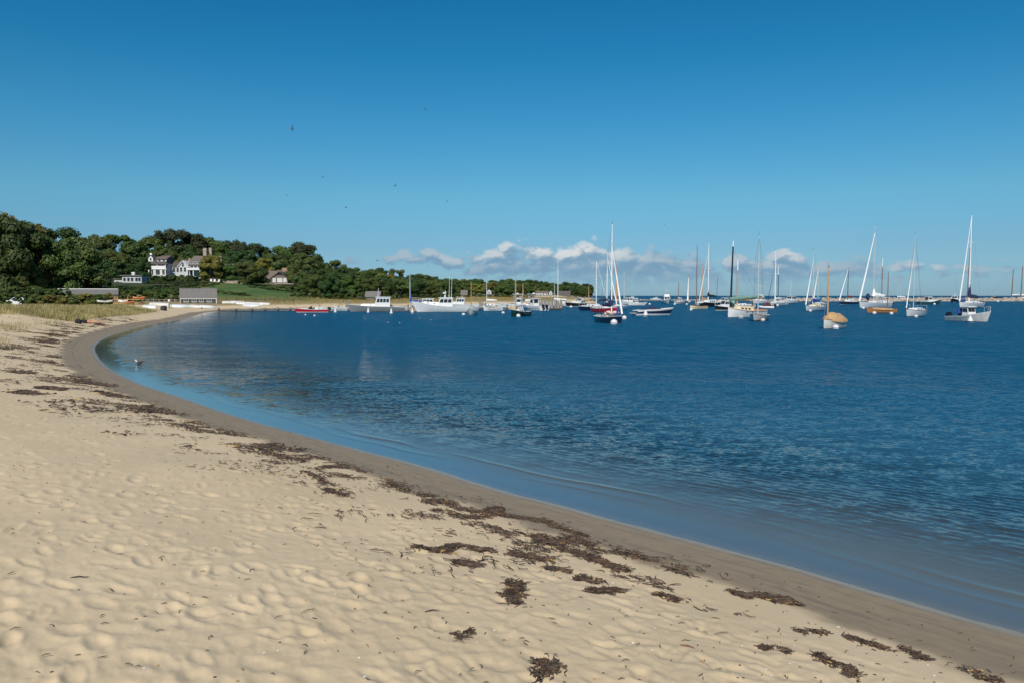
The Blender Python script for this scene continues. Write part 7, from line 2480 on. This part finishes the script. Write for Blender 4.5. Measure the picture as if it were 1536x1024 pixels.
# farther strands are drawn coarser: bundles
pts2 = []
tries = 0
while len(pts2) < 3000 and tries < 80000:
    tries += 1
    s = cum[s_far] + 8 - (cum[s_far] + 8 - (S0 + 9)) * RW.random()
    p, d = along(s)
    if p[1] < 13:
        continue
    n = np.array([-d[1], d[0]])
    dist = RW.choices((1.7 + RW.gauss(0, .25), 2.6 + RW.gauss(0, .5), 4.2 + RW.gauss(0, 1.2), 7.5 + RW.gauss(0, 2.2)), (0.5, 0.3, 0.14, 0.06))[0] * (1.0 + 0.007 * max(0, p[1] - 12))
    if dist < 1.0 or (dist > 4 and p[1] < 26):
        continue
    q = p + n * dist
    cl = float(fbm(np.array([q[0] * 0.28]), np.array([q[1] * 0.28]), 3)[0]) + 0.5 * float(perlin(np.array([q[0] * 1.3]), np.array([q[1] * 1.3]))[0])
    if cl < 0.27:
        continue
    pts2.append((q[0], q[1], gz(q[0], q[1]), math.atan2(d[1], d[0]) if RW.random() < .6 else RW.uniform(0, 3), 0.03))
m2 = strands('w', pts2, None, 6, 0.08, 0.30, 0.006, 0.018, 0.04, (0.65, 0.985, 1.0))
mb.add(m2.v, m2.f)
mb.mi[-len(m2.f):] = m2.mi
tag(mb.build('seaweed_wrack', [M['weed'], M['weedred'], M['ochre']]), 'broken dark line of dried seaweed along the top of the wet sand', 'seaweed', kind='stuff')


def clump(label, path, width, n, seed, lmin=0.05, lmax=0.15, pile=0.05, group='dark seaweed clumps on the dry sand'):
    """one heap of seaweed following a path of photo pixels on the ground"""
    R = random.Random(seed)
    P_ = [ground_at(px, py, 2.0, 120) for px, py in path]
    W_ = []
    acc = [0]
    for a, b in zip(P_[:-1], P_[1:]):
        acc.append(acc[-1] + math.hypot(b[0] - a[0], b[1] - a[1]))
    cx_, cy_ = sum(p[0] for p in P_) / len(P_), sum(p[1] for p in P_) / len(P_)
    cz_ = gz(cx_, cy_)
    fq = 9.0 if lmin < 0.09 else 2.5
    pts = []
    for i in range(int(n * (1.5 if path[0][1] < 940 else 0.95))):
        s = R.random() * acc[-1]
        k = max(j for j in range(len(acc)) if acc[j] <= s + 1e-9)
        k = min(k, len(P_) - 2)
        u = (s - acc[k]) / max(1e-6, acc[k + 1] - acc[k])
        a, b = P_[k], P_[k + 1]
        x = a[0] + (b[0] - a[0]) * u
        y = a[1] + (b[1] - a[1]) * u
        wob = width * (0.55 + 0.6 * abs(math.sin(s * 9 + seed)) * R.uniform(.5, 1.2))
        hd = math.atan2(b[1] - a[1], b[0] - a[0])
        o = R.gauss(0, 0.42) * wob
        x += -math.sin(hd) * o + R.gauss(0, .015)
        y += math.cos(hd) * o + R.gauss(0, .015)
        if float(perlin(np.array([x * fq]), np.array([y * fq + seed]))[0]) < -0.06 and R.random() < 0.9:
            continue
        if R.random() < 0.10:
            x += R.gauss(0, .03)
            y += R.gauss(0, .03)
        pts.append((x - cx_, y - cy_, gz(x, y) - cz_, R.uniform(0, 3.14) if R.random() < .5 else hd, pile * math.exp(-(o / max(.02, wob * .6)) ** 2)))
    mb = strands('c', pts, None, seed + 1, lmin, lmax, 0.0018 if lmin < .09 else 0.008, 0.0042 if lmin < .09 else 0.022, 0.016, (0.66, 0.985, 1.0))
    o = mb.build('seaweed_clump', [M['weed'], M['weedred'], M['ochre']], None, False, (cx_, cy_, cz_))
    return tag(o, label, 'seaweed', group)


for k, (lab, path, w, n) in enumerate((
        ('upright dark seaweed clump standing alone on the dry sand at bottom centre', [(769, 873), (775, 885), (768, 898), (771, 910)], 0.11, 330),
        ('Y shaped seaweed clump at the bottom edge, centre', [(809, 992), (822, 1003), (833, 1002), (822, 1012), (812, 1022)], 0.07, 260),
        ('thin forked tail of seaweed right of the Y shaped clump at the bottom edge', [(836, 1003), (822, 1008), (805, 1016)], 0.04, 60),
        ('long flat seaweed clump above the dry sand, left of two in a line', [(622, 818), (640, 822), (660, 828), (668, 820)], 0.13, 330),
        ('flat seaweed clump right of the long flat one', [(668, 820), (690, 816), (715, 823), (738, 824)], 0.13, 330),
        ('oval seaweed clump just below the flat pair', [(683, 845), (700, 845), (718, 848)], 0.12, 230),
        ('thick dark seaweed heap at the middle of the wrack line', [(655, 766), (680, 772), (705, 778), (735, 770), (750, 762)], 0.20, 720),
        ('reddish seaweed heap right of the thick dark heap', [(735, 765), (760, 775), (790, 778), (822, 784)], 0.18, 560),
        ('curled seaweed heap with an ochre patch on the wet sand edge', [(826, 785), (836, 792), (850, 796), (880, 806)], 0.10, 300),
        ('broad seaweed heap below the curled one', [(803, 802), (815, 812), (840, 818), (855, 828)], 0.15, 420),
        ('straggling seaweed heap trailing to the right along the wrack line', [(850, 825), (880, 836), (910, 846), (945, 858)], 0.16, 520),
        ('low seaweed heap left of the straggling one', [(765, 828), (790, 834), (825, 840)], 0.12, 260),
        ('small seaweed clump under the low heap', [(822, 853), (838, 853), (850, 856)], 0.09, 130),
        ('tan topped seaweed clump below the right part of the wrack line', [(866, 864), (880, 868), (898, 872)], 0.10, 190),
        ('long thin seaweed clump right of the tan topped clump', [(885, 882), (895, 888), (922, 884), (935, 887)], 0.07, 150),
        ('small ragged seaweed clump on the dry sand far right of the upright clump', [(985, 893), (1000, 896), (1012, 901)], 0.06, 110),
        ('isolated seaweed tuft below the oval clump', [(685, 957), (693, 954), (706, 951)], 0.05, 110),
        ('dense dark seaweed heap on the wet sand at right', [(1128, 893), (1150, 896), (1172, 902), (1192, 909)], 0.16, 620),
        ('loose seaweed clump left of the dense dark heap', [(1096, 888), (1110, 893), (1125, 897)], 0.10, 170),
        ('thin seaweed strip left of the bottom right corner heaps', [(1142, 974), (1160, 977), (1180, 982)], 0.06, 150),
        ('large broken seaweed heap at the bottom right', [(1225, 985), (1236, 995), (1255, 1002), (1270, 1012), (1290, 1020)], 0.10, 420),
        ('seaweed clump with a long thin tail at right, above the broken heap', [(1268, 957), (1286, 962), (1310, 969), (1338, 978)], 0.06, 220),
        ('hooked seaweed clump right of the long tailed one', [(1352, 974), (1372, 980), (1378, 988), (1394, 991)], 0.06, 200),
        ('pale brown seaweed clump nearest the right edge of the dry sand', [(1434, 1004), (1450, 1006), (1466, 1009)], 0.05, 120),
        ('dark seaweed clump at the bottom right corner', [(1468, 1018), (1482, 1020), (1500, 1023)], 0.06, 130),
        ('small seaweed clump left of the long tailed one', [(1196, 948), (1212, 950), (1240, 951)], 0.06, 120),
        ('small dark clump where the wrack line thins near the middle left', [(488, 702), (500, 700), (512, 703)], 0.20, 200),
        ('lower of two dark clumps at the middle left of the dry sand', [(492, 735), (505, 742), (522, 745)], 0.16, 190),
        ('ragged seaweed clump trailing below the middle left wrack', [(460, 710), (474, 718), (486, 726)], 0.12, 130),
        ('flat dark seaweed patch at the left edge, upper', [(0, 524), (14, 521), (26, 524)], 0.55, 300),
        ('flat dark seaweed patch at the left, second down', [(18, 560), (34, 558), (52, 560)], 0.45, 260),
        ('long low seaweed patch at the left, third down', [(24, 588), (42, 586), (54, 590)], 0.40, 260),
        ('seaweed patch left of the wrack bend', [(62, 584), (75, 582), (92, 586)], 0.35, 210),
        ('broad seaweed patch at the bend of the wrack line', [(120, 575), (140, 574), (164, 579)], 0.60, 420),
        ('dark seaweed patch just below the bend of the wrack line', [(150, 588), (168, 592), (180, 596)], 0.40, 280),
        ('seaweed streaks on the upper beach left of the bend', [(70, 503), (84, 501), (90, 504)], 0.6, 160))):
    far = path[0][1] < 620
    clump(lab, path, w * (0.8 if far else 0.66), int(n * (0.8 if far else 1.35)), 300 + k, 0.10 if far else 0.02, 0.32 if far else 0.075 if path[0][1] > 940 else 0.10, 0.018, 'dark seaweed clumps on the beach')

# scattered bits: straws, shell chips, pebbles
RL = random.Random(9)
mb = MB()
def chip(x, y, s, m):
    z = gz(x, y)
    a = RL.uniform(0, 6.28)
    v = []
    for k in range(5):
        q = a + k * 1.2566
        v.append((x + math.cos(q) * s * RL.uniform(.6, 1.1), y + math.sin(q) * s * RL.uniform(.6, 1.1), z + 0.002))
    mb.add(v + [(x, y, z + s * 0.45)], [(0, 1, 5), (1, 2, 5), (2, 3, 5), (3, 4, 5), (4, 0, 5)], m)
n = 0
while n < 1700:
    ang = RL.uniform(-0.62, 0.62)
    rad = 2.6 * (26 / 2.6) ** (RL.random() ** 0.9)
    x, y = rad * math.sin(ang), rad * math.cos(ang)
    d = float(shore_dist([x], [y])[0])
    if d < 0.55:
        continue
    n += 1
    near_w = math.exp(-((d - 2.4) / 2.2) ** 2)
    if RL.random() > 0.35 + 0.65 * near_w:
        continue
    t_ = RL.random()
    if d < 1.4:
        t_ = 0.3 + 0.7 * t_
    if t_ < 0.16:
        chip(x, y, RL.uniform(0.005, 0.013), 1)
    elif t_ < 0.24:
        chip(x, y, RL.uniform(0.006, 0.014), 2)
    elif t_ < 0.4:
        chip(x, y, RL.uniform(0.004, 0.012), 0)
    else:
        L = RL.uniform(0.012, 0.05) * (2.0 if RL.random() < .08 else 1)
        a = RL.uniform(0, 3.14)
        z = gz(x, y) + 0.006
        k = RL.uniform(-.5, .5)
        mb.tube([(x, y, z), (x + L * .5 * math.cos(a), y + L * .5 * math.sin(a), z + 0.004), (x + L * math.cos(a + k), y + L * math.sin(a + k), z)], [0.0015, 0.003, 0.0015], 4, 0)
tag(mb.build('beach_litter', [M['straw'], M['shell'], M['ochre']]), 'scattered straws, shell chips and pebbles on the dry sand', 'beach litter', kind='stuff')
for k, (lab, px, py, L, a, m, rr) in enumerate((('dark straight stick lying on the dry sand at lower left', 118, 867, 0.10, 0.08, 'weed', 0.004), ('short brown stick on the dry sand at lower right', 1031, 976, 0.085, -0.5, 'brownmast', 0.005), ('curved dark twig on the dry sand left of the upright clump', 648, 920, 0.09, 0.3, 'weed', 0.004))):
    x, y, z = ground_at(px, py, 2, 30)
    z = gz(x, y)
    o = MB().tube([(-L / 2, 0, 0.004), (0, 0.004, 0.010), (L / 2, 0, 0.005)], [rr * .8, rr, rr * .5], 6).build('stick', M[m], None, True, (x, y, z), (0, 0, a))
    tag(o, lab, 'stick')
